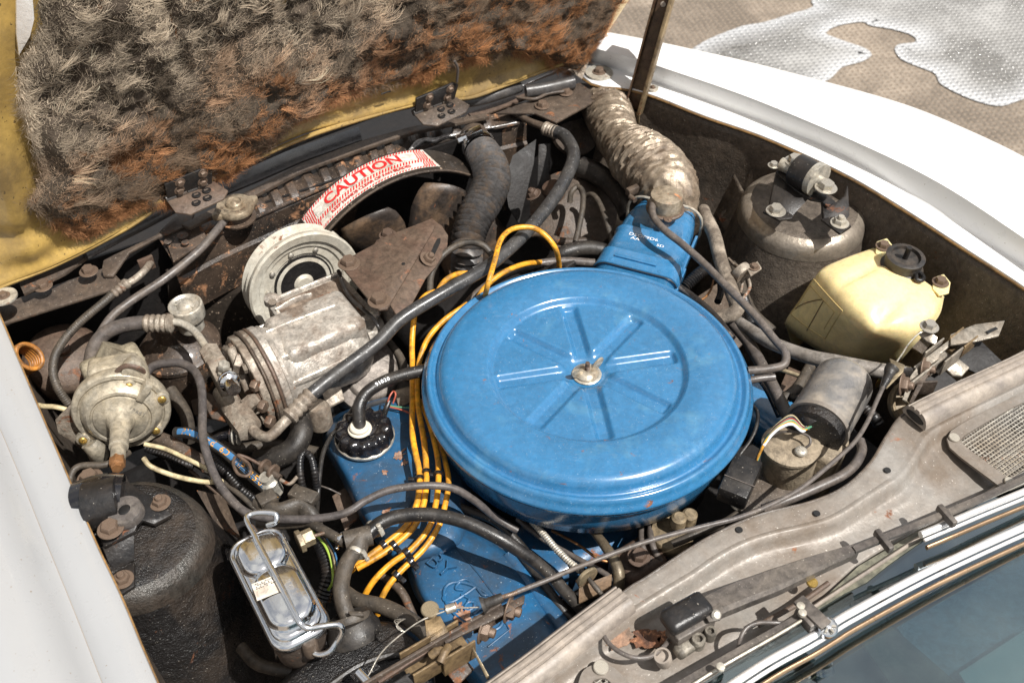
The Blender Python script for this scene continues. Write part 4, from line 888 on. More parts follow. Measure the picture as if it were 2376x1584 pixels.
t = thing('cowl', P(1800, 1200, -.03), 'grey beige cowl panel behind the engine bay with a pressed step and small holes', 'cowl')
mb = MB(); mb.grid(rows); obj('panel_skin', mb, M['cowl'], t, sharp=60, solid=.0014)
mb = MB(); mb.tube([p - Z * .001 - REAR * .0006 for p in lipA[14:]], .0019, 8); obj('lip_edge', mb, M['inner'], t)
for u, v in ((1715, 1228), (1895, 1190), (2059, 1090)):
    q = P(u, v, -.0045); mb = MB(); mb.lathe(q, Z, [(.0040, 0), (.0036, .0006), (.0005, .0006)], 18); obj('punched_hole', mb, M['blackp'], t)
rp = mat('flaking_rust', (.27, .115, .055), .85, dust=(.09, .045, .03), dust_amt=.55, dust_s=70, rust=.35, rust_col=(.42, .20, .10), rust_s=50, bump=1, bump_s=300)
def blob(name, u, v, ru, rv, h, m, parent, n=26, rot=0, am=.35, seed=0):
    pts = []
    for i in range(n):
        a = 2 * math.pi * i / n; k = 1 + am * noise.noise(Vector((math.cos(a) * 2.2, math.sin(a) * 2.2, seed))) * 1.6
        x, y = ru * k * math.cos(a), rv * k * math.sin(a); pts.append(P(u + x * math.cos(rot) - y * math.sin(rot), v + x * math.sin(rot) + y * math.cos(rot), h))
    mb = MB(); mb.plate(pts, Z, .0010); return obj(name, mb, m, parent)
blob('rust_patch', 1500, 1480, 34, 22, -.0160, rp, t, seed=1); blob('rust_patch', 1440, 1478, 34, 20, -.0155, mat('rust_bloom', (.38, .22, .14), .7, dust=(.27, .21, .16), dust_amt=.5, dust_s=40, bump=.4), t, rot=-.5, seed=5, am=.5)
blob('rust_patch', 1545, 1478, 20, 16, -.016, rp, t, seed=9)
# ribbed rubber seals
def extr(path, prof, name, m, parent=None, cap=True, flip=1):
    rr = []; mm = len(path)
    for i, p in enumerate(path):
        t_ = (path[min(i + 1, mm - 1)] - path[max(i - 1, 0)]).normalized(); s_ = t_.cross(Z).normalized() * flip; u_ = s_.cross(t_) * flip
        rr.append([p + s_ * x + u_ * z for x, z in prof])
    mb = MB(); mb.rings(rr, cap); return obj(name, mb, m, parent, sharp=28)
def seal_prof(w, h, hollow=True):
    top = []; gro = (.18, .40, .62)
    for i in range(60):
        f = i / 59; x = -w / 2 + w * f; z = h * (1 - abs(2 * f - 1) ** 3.2) ** .6
        for g_ in gro:
            z -= .0034 * math.exp(-((f - g_) / .026) ** 2)
        top.append((x, z))
    return top + [(w * .46, -.002), (-w * .46, -.002)]
s1 = resample(spline([P(*q) for q in ((1120, 1640, -.002), (1240, 1552, -.002), (1345, 1470, -.002), (1448, 1392, -.002))], 10), .006)
tag(extr(s1, seal_prof(.034, .013), 'cowl_seal', M['seal']), 'grey ribbed rubber seal strip at bottom centre, beside the blue rocker cover', 'rubber seal', 'ribbed cowl seals')
s2 = resample(spline([P(*q) for q in ((2120, 974, .0), (2200, 934, .0), (2376, 852, .0), (2600, 740, .0))], 10), .006)
k2 = extr(s2, seal_prof(.036, .017), 'cowl_seal', M['seal']); tag(k2, 'grey ribbed rubber seal strip at the right picture edge, with a hollow open end', 'rubber seal', 'ribbed cowl seals')
tt_ = (s2[1] - s2[0]).normalized(); ss_ = tt_.cross(Z).normalized(); mb = MB(); mb.plate([s2[0] - tt_ * .0008 + ss_ * .0130 * math.cos(a) + Z * (.0052 + .0052 * math.sin(a)) for a in np.linspace(0, 6.283, 22)[:-1]], -tt_, .001); obj('hollow_end', mb, M['blackp'], k2)
# ------------------------------------------------------------------ windscreen
wa, wb = P(1891, 1408, -.022), P(2376, 1090, -.022); WD = (wb - wa).normalized(); WR = Vector((WD.y, -WD.x, 0)); WU = (WR * math.cos(R(13)) + Z * math.sin(R(13))).normalized(); WN = WD.cross(WU).normalized()
if WN.z < 0: WN = -WN
def Wp(u, v, off=0.0): return onplane(u, v, wa + WN * off, WN)
gl = bpy.data.materials.new('tinted_glass'); gl.use_nodes = True; nt_ = gl.node_tree; nt_.nodes.clear(); oo = nt_.nodes.new('ShaderNodeOutputMaterial')
g1 = nt_.nodes.new('ShaderNodeBsdfGlossy'); g1.inputs['Roughness'].default_value = .01; g1.inputs['Color'].default_value = (.85, .95, 1, 1)
g2 = nt_.nodes.new('ShaderNodeBsdfTransparent'); g2.inputs['Color'].default_value = (.50, .63, .65, 1)
lw_ = nt_.nodes.new('ShaderNodeLayerWeight'); lw_.inputs['Blend'].default_value = .5; mr_ = nt_.nodes.new('ShaderNodeMapRange'); mr_.inputs[1].default_value = .0; mr_.inputs[2].default_value = 1; mr_.inputs[3].default_value = .10; mr_.inputs[4].default_value = .75; nt_.links.new(lw_.outputs['Facing'], mr_.inputs[0]); ms = nt_.nodes.new('ShaderNodeMixShader')
nt_.links.new(mr_.outputs[0], ms.inputs[0]); nt_.links.new(g2.outputs[0], ms.inputs[1]); nt_.links.new(g1.outputs[0], ms.inputs[2]); nt_.links.new(ms.outputs[0], oo.inputs[0])
t = thing('windscreen', wa, 'tinted windscreen at the lower right corner, reflecting the sky', 'windscreen')
mb = MB(); mb.plate([wa - WD * .6, wb + WD * .5, wb + WD * .5 + WU * .55, wa - WD * .6 + WU * .55], WN, .004); obj('glass_pane', mb, gl, t)
def Dp(u, v, o): return onplane(u, v, wa + WN * o, WN)
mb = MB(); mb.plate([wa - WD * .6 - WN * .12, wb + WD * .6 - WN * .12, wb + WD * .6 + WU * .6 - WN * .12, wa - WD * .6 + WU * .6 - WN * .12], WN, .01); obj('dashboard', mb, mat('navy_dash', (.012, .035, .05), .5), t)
for nm, m_, pts, o_ in (('sky_reflection_panel', mat('blue_grey_reflection', (.36, .46, .54), .5, dust=(.52, .55, .56), dust_amt=.4, dust_s=9), ((2080, 1455), (2400, 1270), (2600, 1380), (2240, 1640)), -.105), ('brown_reflection_panel', mat('brown_reflection', (.30, .24, .16), .6, dust=(.2, .14, .1), dust_amt=.4, dust_s=12), ((2000, 1490), (2070, 1452), (2240, 1600), (2260, 1700), (2150, 1700)), -.10), ('pale_reflection_panel', mat('pale_reflection', (.78, .80, .75), .6), ((2225, 1560), (2376, 1462), (2560, 1440), (2560, 1720), (2330, 1720)), -.095)):  # coloured panels under the glass that paint in its reflections
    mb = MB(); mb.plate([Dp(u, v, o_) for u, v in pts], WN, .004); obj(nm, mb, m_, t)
fr_ = mat('frit_dirt', (.24, .23, .17), .55, dust=(.12, .13, .11), dust_amt=.5, dust_s=30, bump=.1)
mb = MB(); mb.plate([Wp(1880, 1424, .0015), Wp(1893, 1404, .0015), Wp(1993, 1312, .0015), Wp(2133, 1230, .0015), Wp(2150, 1246, .0015), Wp(2060, 1310, .0015), Wp(2010, 1350, .0015), Wp(1960, 1375, .0015)], WN, .001); obj('dirty_margin', mb, fr_, t)
mb = MB(); mb.tube([wa - WD * .6 + WN * .001, wb + WD * .5 + WN * .001], .0045, 10, flat=.5); obj('rubber_gasket', mb, M['seal'], t)
# wipers
def arm(pts, w, hgt, m, name, label):
    c = spline([P(*q) for q in pts], 8); wsn = [wi * pxm(c[0]) for wi in w]; rr = []; mm = len(c)
    for i, p in enumerate(c):
        t_ = (c[min(i + 1, mm - 1)] - c[max(i - 1, 0)]).normalized(); s_ = t_.cross(Z).normalized(); q = np.interp(i / (mm - 1), np.linspace(0, 1, len(wsn)), wsn)
        rr.append([p + s_ * x * q + Z * z * hgt for x, z in ((-.5, -1), (-.5, -.15), (-.42, .0), (.34, .0), (.5, -.25), (.5, -1))])
    mb = MB(); mb.rings(rr, True); return mb
w1 = thing('wiper', P(1600, 1430, .01), 'grey windscreen wiper on the upper side: pivot block, long arm and clipped blade rail', 'windscreen wiper', 'windscreen wipers')
obj('arm', arm([(1636, 1408, .020), (1700, 1378, .020), (1800, 1340, .020), (1900, 1300, .018), (1988, 1268, .016)], [54, 60, 56, 40, 24], .014, M['wiper'], '', ''), M['wiper'], w1, sharp=25)
obj('arm_tip', arm([(1982, 1272, .018), (2036, 1250, .018), (2184, 1192, .018), (2376, 1108, .018), (2500, 1050, .018)], [16, 16, 16, 14, 14], .006, M['wiper'], '', ''), M['wiper'], w1, sharp=25)
mb = MB(); mb.box(P(1592, 1422, .022), (P(1640, 1395, 0) - P(1560, 1440, 0)).normalized(), (P(1640, 1395, 0) - P(1560, 1440, 0)).normalized().cross(Z) * -1, Z, .050, .026, .016, .006, 3); obj('pivot_block', mb, M['black'], w1)
mb = MB(); mb.box(P(1602, 1452, .006), (P(1640, 1395, 0) - P(1560, 1440, 0)).normalized(), (P(1640, 1395, 0) - P(1560, 1440, 0)).normalized().cross(Z) * -1, Z, .046, .020, .018, .002, 2); obj('pivot_head', mb, M['wiper'], w1)
mb = MB(); q = P(1661, 1426, .022); mb.lathe(q, (Z + REAR * .7).normalized(), [(.0052, -.002), (.0052, .001), (.0035, .003), (.0005, .0032)], 20); obj('rivet', mb, M['zinc'], w1)
mb = MB(); mb.plate([P(1627, 1426, .0215), P(1672, 1396, .0215), P(1679, 1414, .0215), P(1672, 1436, .0215), P(1645, 1442, .0215), P(1640, 1432, .0215)], Z, .003, .0008); obj('hinge_cheek', mb, M['wiper'], w1)
T('blade_rail', '', '', [(1985, 1280, .012), (2036, 1260, .012), (2184, 1202, .012), (2300, 1152, .012), (2400, 1108, .012)], 7, 'zinc', w1)
for u, v in ((2050, 1254), (2196, 1196)):
    d = (P(2184, 1192, 0) - P(2036, 1250, 0)).normalized(); mb = MB(); mb.box(P(u, v, .018), d, d.cross(Z), Z, .007, .026, .010, .002); obj('clip', mb, M['wiper'], w1)
def blade(par, spine, off, wc):
    t = bpy.data.objects.new('blade', None); COL.objects.link(t); t.parent = par; t.location = P(*spine[0]) - wloc(par)
    c = spline([P(*q) for q in spine], 8)
    mb = MB(); mb.tube(c, wc * .5 * pxm(c[0]), 16, flat=.8); obj('bright_spine', mb, M['polished'], t)
    d2 = REAR * off - Z * off * .5
    mb = MB(); mb.tube([p + d2 for p in c], wc * .22 * pxm(c[0]), 12); obj('edge_rail', mb, M['polished'], t)
    mb = MB(); mb.tube([p + d2 * 1.9 - Z * .004 for p in c], wc * .36 * pxm(c[0]), 12, flat=.7); obj('holder', mb, mat('bronze_trim', (.34, .23, .14), .3, .6, bump=.05), t)
    return t
w2 = thing('wiper', P(1700, 1530, 0), 'lower dark wiper arm with a bright edge, reaching its star shaped blade pivot', 'windscreen wiper', 'windscreen wipers')
bt = blade(w2, [(1640, 1625, .010), (1776, 1536, .010), (1870, 1484, .010), (1921, 1453, .010), (1975, 1420, .010), (2159, 1322, .010), (2376, 1222, .010), (2480, 1180, .01)], .0065, 24)
tq = P(1921, 1453, .020); mb = MB(); mb.lathe(tq, (Z * .8 - FW * .3).normalized(), [(.0095, -.008), (.0100, 0), (.0088, .0012), (.0086, -.001), (.003, -.001), (.0028, .003), (.0004, .0034)], 26); obj('star_pivot', mb, M['chrome'], bt)
mb = MB()
for k in range(6): a = k * math.pi / 3; mb.box(tq + Z * .0006 + Vector((math.cos(a), math.sin(a), 0)) * .0045, Vector((math.cos(a), math.sin(a), 0)), Vector((-math.sin(a), math.cos(a), 0)), Z, .006, .0018, .002)
o = obj('star_teeth', mb, M['zinc'], bt); o['kind'] = 'stuff'
blade(w1, [(2136, 1240, .004), (2200, 1213, .006), (2273, 1182, .006), (2376, 1140, .006), (2480, 1095, .006)], .006, 20)
obj('arm', arm([(1500, 1640, .012), (1560, 1600, .012), (1680, 1530, .014), (1800, 1462, .016), (1876, 1418, .018)], [26, 26, 24, 22, 22], .008, M['wiper'], '', ''), M['wiper'], w2, sharp=25)
T('arm_rod', '', '', [(1520, 1645, .014), (1600, 1592, .014), (1680, 1542, .016), (1800, 1474, .018), (1870, 1432, .02)], 8, 'zinc', w2)
mb = MB(); d = (P(1800, 1462, 0) - P(1560, 1600, 0)).normalized(); mb.box(P(1876, 1432, .018), d, d.cross(Z), Z, .018, .024, .014, .003); obj('link_block', mb, M['wiper'], w2)
mb = MB(); d3 = (P(1905, 1446, 0) - P(1862, 1405, 0)).normalized(); mb.box(P(1884, 1420, .026), d3, d3.cross(Z), Z, .036, .014, .004, .0015); obj('link_plate', mb, M['wiper'], w2)
for u, v in ((1858, 1405), (1862, 1421), (1672, 1546)): mb = MB(); mb.lathe(P(u, v, .027), Z, [(.0042, -.002), (.004, .001), (.0005, .0018)], 16); obj('rivet', mb, M['zinc'], w2)
# rusty link slot beneath the arms
tag(T('linkage_arm', '', '', [(1760, 1450, -.008), (1830, 1412, -.008), (1865, 1392, -.006), (1922, 1352, -.004)], 13, 'rust')[0], 'rusty slotted wiper linkage strip with a brass screw between the two wiper arms', 'linkage')
tag(fix(P(1884, 1352, .0), Z, .0058, None, 'slot', 'brass', 'slotted_screw'), 'brass slotted screw on the rusty linkage between the wiper arms', 'screw')
T('washer_tube', 'grey washer tube curving from the bottom centre seal to the wiper pivot block', 'tube', [(1399, 1468, -.004), (1408, 1486, .0), (1432, 1508, .004), (1468, 1524, .004), (1506, 1523, .002), (1536, 1504, .0), (1556, 1478, -.004)], 11, 'greyhose')
T('washer_tube', 'thin grey washer tube arching beside the lower wiper arm', 'tube', [(1712, 1508, .0), (1718, 1480, .008), (1733, 1455, .012), (1760, 1444, .012), (1800, 1444, .012), (1850, 1446, .008)], 10, 'greyhose')
M['nozz'] = mat('dirty_nozzle', (.42, .38, .31), .5, dust=(.10, .08, .06), dust_amt=.6, dust_s=60, bump=.3)
nz_ = thing('washer_nozzle', P(1600, 1500, -.01), 'dirty white plastic washer nozzle under the wiper pivot block', 'washer nozzle')
mb = MB(); mb.box(P(1596, 1498, -.002), LAT, REAR, Z, .030, .014, .012, .004, 3); obj('base', mb, M['nozz'], nz_)
for u, v, r_ in ((1620, 1486, .007), (1648, 1468, .006)): mb = MB(); q = P(u, v, .004); mb.lathe(q, Z, [(r_, -.008), (r_, .004), (r_ * .9, .005), (r_ * .55, .005), (r_ * .5, .001)], 20); obj('jet', mb, M['nozz'], nz_)
q = P(1538, 1524, .0); mb = MB(); mb.lathe(q, (Z - LAT * .3).normalized(), [(.0078, -.012), (.0085, .004), (.0078, .0055), (.0062, .0055), (.0058, .001)], 22); tag(obj('rubber_plug', mb, M['seal']), 'round hollow rubber plug on the cowl beside the washer tube', 'plug')
# vent grilles
def vent(outer, inner, label, screws, hh=-.0125, nline=26):
    t = thing('vent_grille', P(*outer[0], hh), label, 'vent grille', 'cowl vent grilles')
    o_ = [P(u, v, hh) for u, v in outer]; i_ = [P(u, v, hh) for u, v in inner]; n_ = 48
    def rs(c):
        c = spline(c + c[:1], 6); L = [0]
        for a, b in zip(c[:-1], c[1:]): L.append(L[-1] + (b - a).length)
        out = []
        for k in range(n_): d = L[-1] * k / n_; j = max(0, int(np.searchsorted(L, d)) - 1) if d > 0 else 0; out.append(c[j].lerp(c[j + 1], (d - L[j]) / max(1e-9, L[j + 1] - L[j])))
        return out
    oo_, ii_ = rs(o_), rs(i_)
    mb = MB(); mb.rings([[p - Z * .003 for p in oo_], oo_, [a.lerp(b, .9) for a, b in zip(oo_, ii_)], ii_, [p - Z * .004 for p in ii_]], False); obj('frame', mb, M['cowl'], t, sharp=30)
    mb = MB(); mb.add([p - Z * .045 for p in ii_] , [tuple(range(n_))]); obj('dark_well', mb, M['blackp'], t)
    pi = np.array([(p.x, p.y) for p in ii_])
    def ins_(x, y):
        r = False
        for k in range(n_):
            x1, y1 = pi[k]; x2, y2 = pi[(k + 1) % n_]
            if (y1 > y) != (y2 > y) and x < (x2 - x1) * (y - y1) / (y2 - y1) + x1: r = not r
        return r
    cx, cy = pi.mean(0); ext = max(np.ptp(pi[:, 0]), np.ptp(pi[:, 1])); mb = MB(); ddir = [(LAT, REAR), (REAR, LAT)]
    for d, e in ddir:
        k = -ext
        while k < ext:
            run = None
            for s_ in np.arange(-ext, ext, .0015):
                q = Vector((cx, cy, 0)) + e * k + d * s_
                w_ = ins_(q.x, q.y)
                if w_ and run is None: run = s_
                if (not w_) and run is not None:
                    a_, b__ = Vector((cx, cy, DECK + hh - .0022)) + e * k + d * run, Vector((cx, cy, DECK + hh - .0022)) + e * k + d * s_
                    mb.tube([a_, b__], .0006, 4, False); run = None
            k += .0046
    o = obj('wire_mesh', mb, M['zinc'], t); o['kind'] = 'stuff'
    for u, v, r_ in screws: fix(P(u, v, hh + .0005), Z, r_, t, 'slot', 'zinc', 'slotted_screw')
    return t
vt = vent([(2197, 1016), (2206, 1000), (2240, 978), (2376, 905), (2500, 840), (2640, 900), (2500, 1050), (2400, 1110), (2335, 1138), (2318, 1126), (2212, 1046)], [(2228, 1020), (2234, 1012), (2300, 972), (2376, 932), (2500, 875), (2580, 915), (2480, 1020), (2376, 1092), (2340, 1108), (2326, 1098), (2236, 1032)], 'cowl vent with fine wire mesh in a light metal frame at the right edge', [(2213, 1016, .0062), (2342, 1118, .006)])
mb = MB(); mb.lathe(P(2345, 1016, -.045), (REAR + Z).normalized(), [(.020, 0), (.022, .01), (.016, .02), (.004, .022)], 24); obj('fan_inside', mb, M['wiper'], vt)
vent([(1330, 1640), (1350, 1560), (1385, 1540), (1420, 1545), (1452, 1575), (1500, 1640)], [(1355, 1640), (1372, 1585), (1392, 1573), (1415, 1580), (1450, 1640)], 'second cowl vent cut off by the bottom edge, with one brown slotted screw', [(1394, 1549, .0075)], -.0125)
# ================================================================== AC COMPRESSOR
CX, CY = LAT, REAR
cb = P(760, 800, -.115)
comp = thing('compressor', cb - Z * .08, 'cast aluminium air conditioning compressor with grime in its ribs and bolted end plates', 'compressor')
# cover box on top
tA, tB, tC, tD = [P(u, v, -.045) for u, v in ((618, 704), (792, 634), (878, 728), (684, 800))]
ctr = (tA + tB + tC + tD) / 4
mb = MB(); mb.plate([tA, tB, tC, tD], Z, .045, .004); obj('top_cover', mb, M['alu'], comp)
mb = MB(); mb.tube(spline([tA + Z * .001, tB + Z * .001], 4), .0035, 8); obj('cover_rim', mb, M['alu'], comp)
mb = MB(); mb.tube([tD + Z * .001, tC + Z * .001], .0035, 8); obj('cover_rim', mb, M['alu'], comp)
for i, f in enumerate((.22, .45, .68)):
    a = tA.lerp(tD, f) + CX * .006; mb = MB(); mb.tube(spline([a + Z * -.002, a + CX * .03 + Z * .004, a + CX * .052 + Z * .0], 5), .0062, 12, flat=.35); obj('cast_rib', mb, M['alu'], comp)
ins_ = [c_.lerp(ctr, .16) + Z * .0012 for c_ in (tA, tB, tC, tD)]
mb = MB(); mb.plate(ins_, Z, .0014); obj('stained_top', mb, mat('stained_alloy', (.40, .32, .25), .42, .5, dust=(.14, .085, .055), dust_amt=.55, dust_s=26, rust=.2, bump=.4), comp)
fix(P(737, 724, -.042), Z, .0095, comp, 'hexhead', 'bolt', 'cover_bolt', .3)
for u, v in ((632, 702), (694, 790), (865, 728)): mb = MB(); mb.lathe(P(u, v, -.05), Z, [(.011, 0), (.0105, .009), (.008, .0105), (.003, .0105)], 20); obj('boss', mb, M['alu'], comp)
fix(P(632, 702, -.040), Z, .006, comp, 'slot', 'alud', 'plug'); fix(P(697, 793, -.040), Z, .0058, comp, 'hexhead', 'alud', 'plug')
# long round casting lying across the car, with a stack of flanges at its left end
h0 = P(634, 862, -.090); hr_ = .064
mb = MB(); mb.lathe(h0, LAT, [(hr_ * .5, 0), (hr_ * 1.0, .0), (hr_ * 1.02, .004), (hr_ * .94, .010), (hr_ * .90, .03), (hr_ * .93, .055), (hr_ * .90, .075), (hr_ * .92, .10), (hr_ * .85, .118), (hr_ * .70, .128), (hr_ * .45, .134), (hr_ * .44, .160), (hr_ * .3, .165)], 64); obj('cylinder_casting', mb, M['alu'], comp, sharp=50)
for a in (20, 55, 100, 140, 165):
    d = Z * math.sin(R(a)) + REAR * math.cos(R(a)); mb = MB(); mb.tube(spline([h0 + LAT * .006 + d * hr_ * .93, h0 + LAT * .05 + d * hr_ * .93, h0 + LAT * .105 + d * hr_ * .88], 6), .0055, 10, flat=.6); obj('cast_rib', mb, M['alu'], comp)
mb = MB(); mb.box(h0 + LAT * .07 + Z * .035 + REAR * .0, LAT, REAR, Z, .115, .085, .05, .010, 3); obj('cover_saddle', mb, M['alu'], comp)
mb = MB(); mb.lathe(P(886, 722, -.060), LAT, [(.018, 0), (.024, .002), (.024, .016), (.029, .018), (.029, .026), (.02, .027)], 30); obj('end_boss', mb, M['alu'], comp)
x0 = 0
for th, k, m, nseg in ((.010, 1.04, 'alu', 40), (.004, 1.06, 'rust', 40), (.007, 1.05, 'alud', 40), (.003, 1.07, 'rustd', 40), (.010, 1.02, 'alud', 16)):
    x0 -= th + .0006; mb = MB(); mb.lathe(h0 + LAT * x0, LAT, [(.02, 0), (hr_ * k * .985, 0), (hr_ * k, .001), (hr_ * k, th - .001), (hr_ * k * .985, th), (.02, th)], nseg, wave=(8, 1, 4, .012)); obj('gasket' if 'rust' in m else 'end_plate', mb, M[m], comp)
hc_ = h0 + LAT * x0
mb = MB(); mb.box(hc_ - LAT * .006 + Z * .01, LAT, (REAR * .8 + Z * .6).normalized(), (REAR * -.6 + Z * .8).normalized(), .014, .05, .095, .005, 3); obj('head_chamber', mb, M['alud'], comp)
for a in range(0, 360, 45):
    d = Z * math.sin(R(a + 20)) + REAR * math.cos(R(a + 20)); fix(hc_ + d * hr_ * .86, -LAT, .0068, comp, 'hexhead', 'alud' if a % 90 else 'bolt', 'head_bolt')
# pulley
pc = P(708, 660, -.088); pr = .087; pu = thing('clutch_pulley', pc, 'pale metal clutch pulley wheel behind the compressor, its rim catching the light', 'pulley')
PA = (REAR * 1.0 + Z * .10).normalized()
mb = MB(); mb.lathe(pc - PA * .03, PA, [(.030, 0), (pr * .9, 0), (pr * .98, .002), (pr * .90, .010), (pr * .98, .016), (pr * .90, .022), (pr * .985, .026), (pr, .030), (pr, .034), (pr * .97, .037), (pr * .83, .034), (pr * .80, .030), (pr * .72, .029), (pr * .70, .026), (pr * .57, .0255), (pr * .555, .0225), (pr * .5, .0225), (pr * .485, .026), (pr * .42, .027), (pr * .40, .023), (pr * .2, .024), (pr * .12, .03), (pr * .02, .03)], 96); obj('wheel', mb, M['pulley'], pu, sharp=24)
for a in (100, 140, 172, 205, 60): q = pc - PA * .003 + (LAT * math.cos(R(a)) + PA.cross(LAT) * -math.sin(R(a)) * -1) * 0 + (LAT * math.cos(R(a)) + LAT.cross(PA) * -math.sin(R(a))) * pr * .64; mb = MB(); mb.lathe(q, PA, [(.0042, -.001), (.0040, .002), (.0025, .003), (.0003, .0033)], 14); obj('rivet', mb, M['boltb'], pu)
mb = MB(); mb.lathe(pc - PA * .034, PA, [(.02, 0), (.045, 0), (.045, .03), (.02, .03)], 40); obj('clutch_coil', mb, M['dark'], pu)
# drive belt
T('drive_belt', 'dark rubber drive belt running from the pale pulley towards the fan hub', 'belt', [(838, 552, -.09), (880, 549, -.09), (930, 546, -.10)], 12, 'rubberd')
# bracket plate
br = thing('compressor_bracket', P(930, 620, -.02), 'triangular rust brown steel bracket bolted over the compressor, with a slotted folded flange', 'bracket')
mb = MB(); mb.plate([P(*q) for q in ((795, 604, -.012), (812, 596, -.012), (868, 566, -.012), (874, 556, -.012), (1003, 506, -.012), (1010, 520, -.012), (1006, 532, -.012), (908, 700, -.012), (898, 716, -.012), (880, 718, -.012), (866, 710, -.012), (860, 700, -.012), (797, 624, -.012))], Z, .004, .001); obj('plate', mb, M['rust'], br)
fd = Vector((.25, -.1, -1)).normalized(); f0, f1, f2 = P(1005, 508, -.0125), P(1007, 532, -.0125), P(906, 704, -.0125)
FL = [P(1004, 507, -.013), P(1040, 545, -.022), P(1040, 565, -.035), P(1012, 618, -.06), P(985, 650, -.075), P(948, 715, -.075), P(925, 740, -.06), P(905, 706, -.014)]
nfl = (FL[1] - FL[0]).cross(FL[-1] - FL[0]).normalized(); nfl = nfl if nfl.dot(CAMP - FL[0]) > 0 else -nfl
FL = [onplane(*q, FL[0], nfl) for q in ((1004, 508), (1026, 524), (1040, 546), (1038, 572), (1012, 618), (988, 645), (952, 712), (925, 738), (905, 706))]
mb = MB(); mb.plate(FL, nfl, .004, .001); obj('flange', mb, M['rust'], br)
def Fp(u, v, o=.0008): return onplane(u, v, FL[0] + nfl * o, nfl)
mb = MB(); mb.plate([Fp(*q) for q in ((1008, 566), (1014, 554), (1022, 552), (1022, 562), (1008, 592), (1000, 592), (1000, 584))], nfl, .0012, 0); obj('slot', mb, M['blackp'], br)
fix(Fp(993, 602, .002), (nfl + RT * .3).normalized(), .0088, br, 'nut', 'bolt', 'slot_bolt'); fix(P(810, 612, -.012), Z, .0105, br, 'hexhead', 'bolt', 'bolt', .2); fix(P(880, 698, -.012), Z, .0105, br, 'hexhead', 'bolt', 'bolt', .1)
fix(P(900, 546, -.04), Z, .009, br, 'hexhead', 'rust', 'bolt')
mb = MB(); mb.lathe(P(936, 612, -.0118), Z, [(.0028, 0), (.0026, .0005), (.0004, .0005)], 14); obj('hole', mb, M['blackp'], br)
T('clutch_wire', 'dark twisted wire draped over the compressor cover and under the bracket corner', 'wire', [(785, 628, -.03), (796, 660, -.032), (812, 690, -.036), (840, 716, -.034), (862, 735, -.032), (878, 758, -.036), (885, 775, -.05)], 9, 'rubber')
# service valves left of the compressor
def hexbody(mb, a, b, r): 
    d = (b - a).normalized(); mb.lathe(a, d, [(r * .9, 0), (r, .001), (r, (b - a).length - .001), (r * .9, (b - a).length)], 6)
sv = thing('service_valve', P(520, 880, -.08), 'dirty alloy refrigerant valve with hex nuts and a bright cap, left of the compressor', 'service valve')
VP = [P(*q) for q in ((484, 812, -.035), (505, 850, -.035), (530, 900, -.045), (548, 945, -.06), (570, 985, -.06))]
mb = MB(); hexbody(mb, VP[0], VP[0].lerp(VP[1], .9), .0135); obj('inlet_nut', mb, M['alud'], sv)
mb = MB(); d = (VP[2] - VP[1]).normalized(); s_ = d.cross(Z).normalized(); mb.box((VP[1] + VP[2]) / 2, d, s_, s_.cross(d), .052, .024, .026, .004, 2); obj('valve_body', mb, M['alud'], sv)
mb = MB(); q = P(516, 850, -.015); mb.lathe(q - Z * .02, (Z + RT * .1).normalized(), [(.009, 0), (.009, .012), (.007, .014), (.0075, .016), (.0075, .024), (.006, .026)], 6); obj('stem_hex', mb, M['zinc'], sv)
mb = MB(); a = P(528, 878, -.022); d = (P(556, 928, -.01) - a).normalized()
mb.lathe(a, d, [(.010, 0), (.0125, .002), (.0125, .005), (.0115, .0055), (.0115, .007), (.0125, .0075), (.0125, .012), (.009, .015), (.0088, .028), (.0082, .030), (.002, .030)], 22); obj('bright_cap', mb, M['chrome'], sv)
mb = MB(); hexbody(mb, P(545, 838, -.045), P(572, 845, -.050), .015); obj('hex_nut', mb, M['alud'], sv)
sv2 = thing('service_valve', P(540, 930, -.08), 'lower dirty alloy refrigerant fitting with a big hex nut turning into the bent pipe', 'service valve')
mb = MB(); mb.tube([P(518, 905, -.06), P(548, 960, -.065)], .014, 16); obj('neck', mb, M['alud'], sv2)
mb = MB(); hexbody(mb, P(548, 955, -.06), P(582, 1000, -.062), .0175); obj('hex_nut', mb, M['alud'], sv2)
mb = MB(); hexbody(mb, P(575, 925, -.055), P(592, 950, -.06), .0115); obj('side_nut', mb, M['alud'], sv2)
for u, v in ((585, 892), (600, 860), (603, 940), (620, 975)): mb = MB(); hexbody(mb, P(u, v, -.05), P(u + 14, v + 5, -.05), .008); obj('stud', mb, M['bolt'], comp)
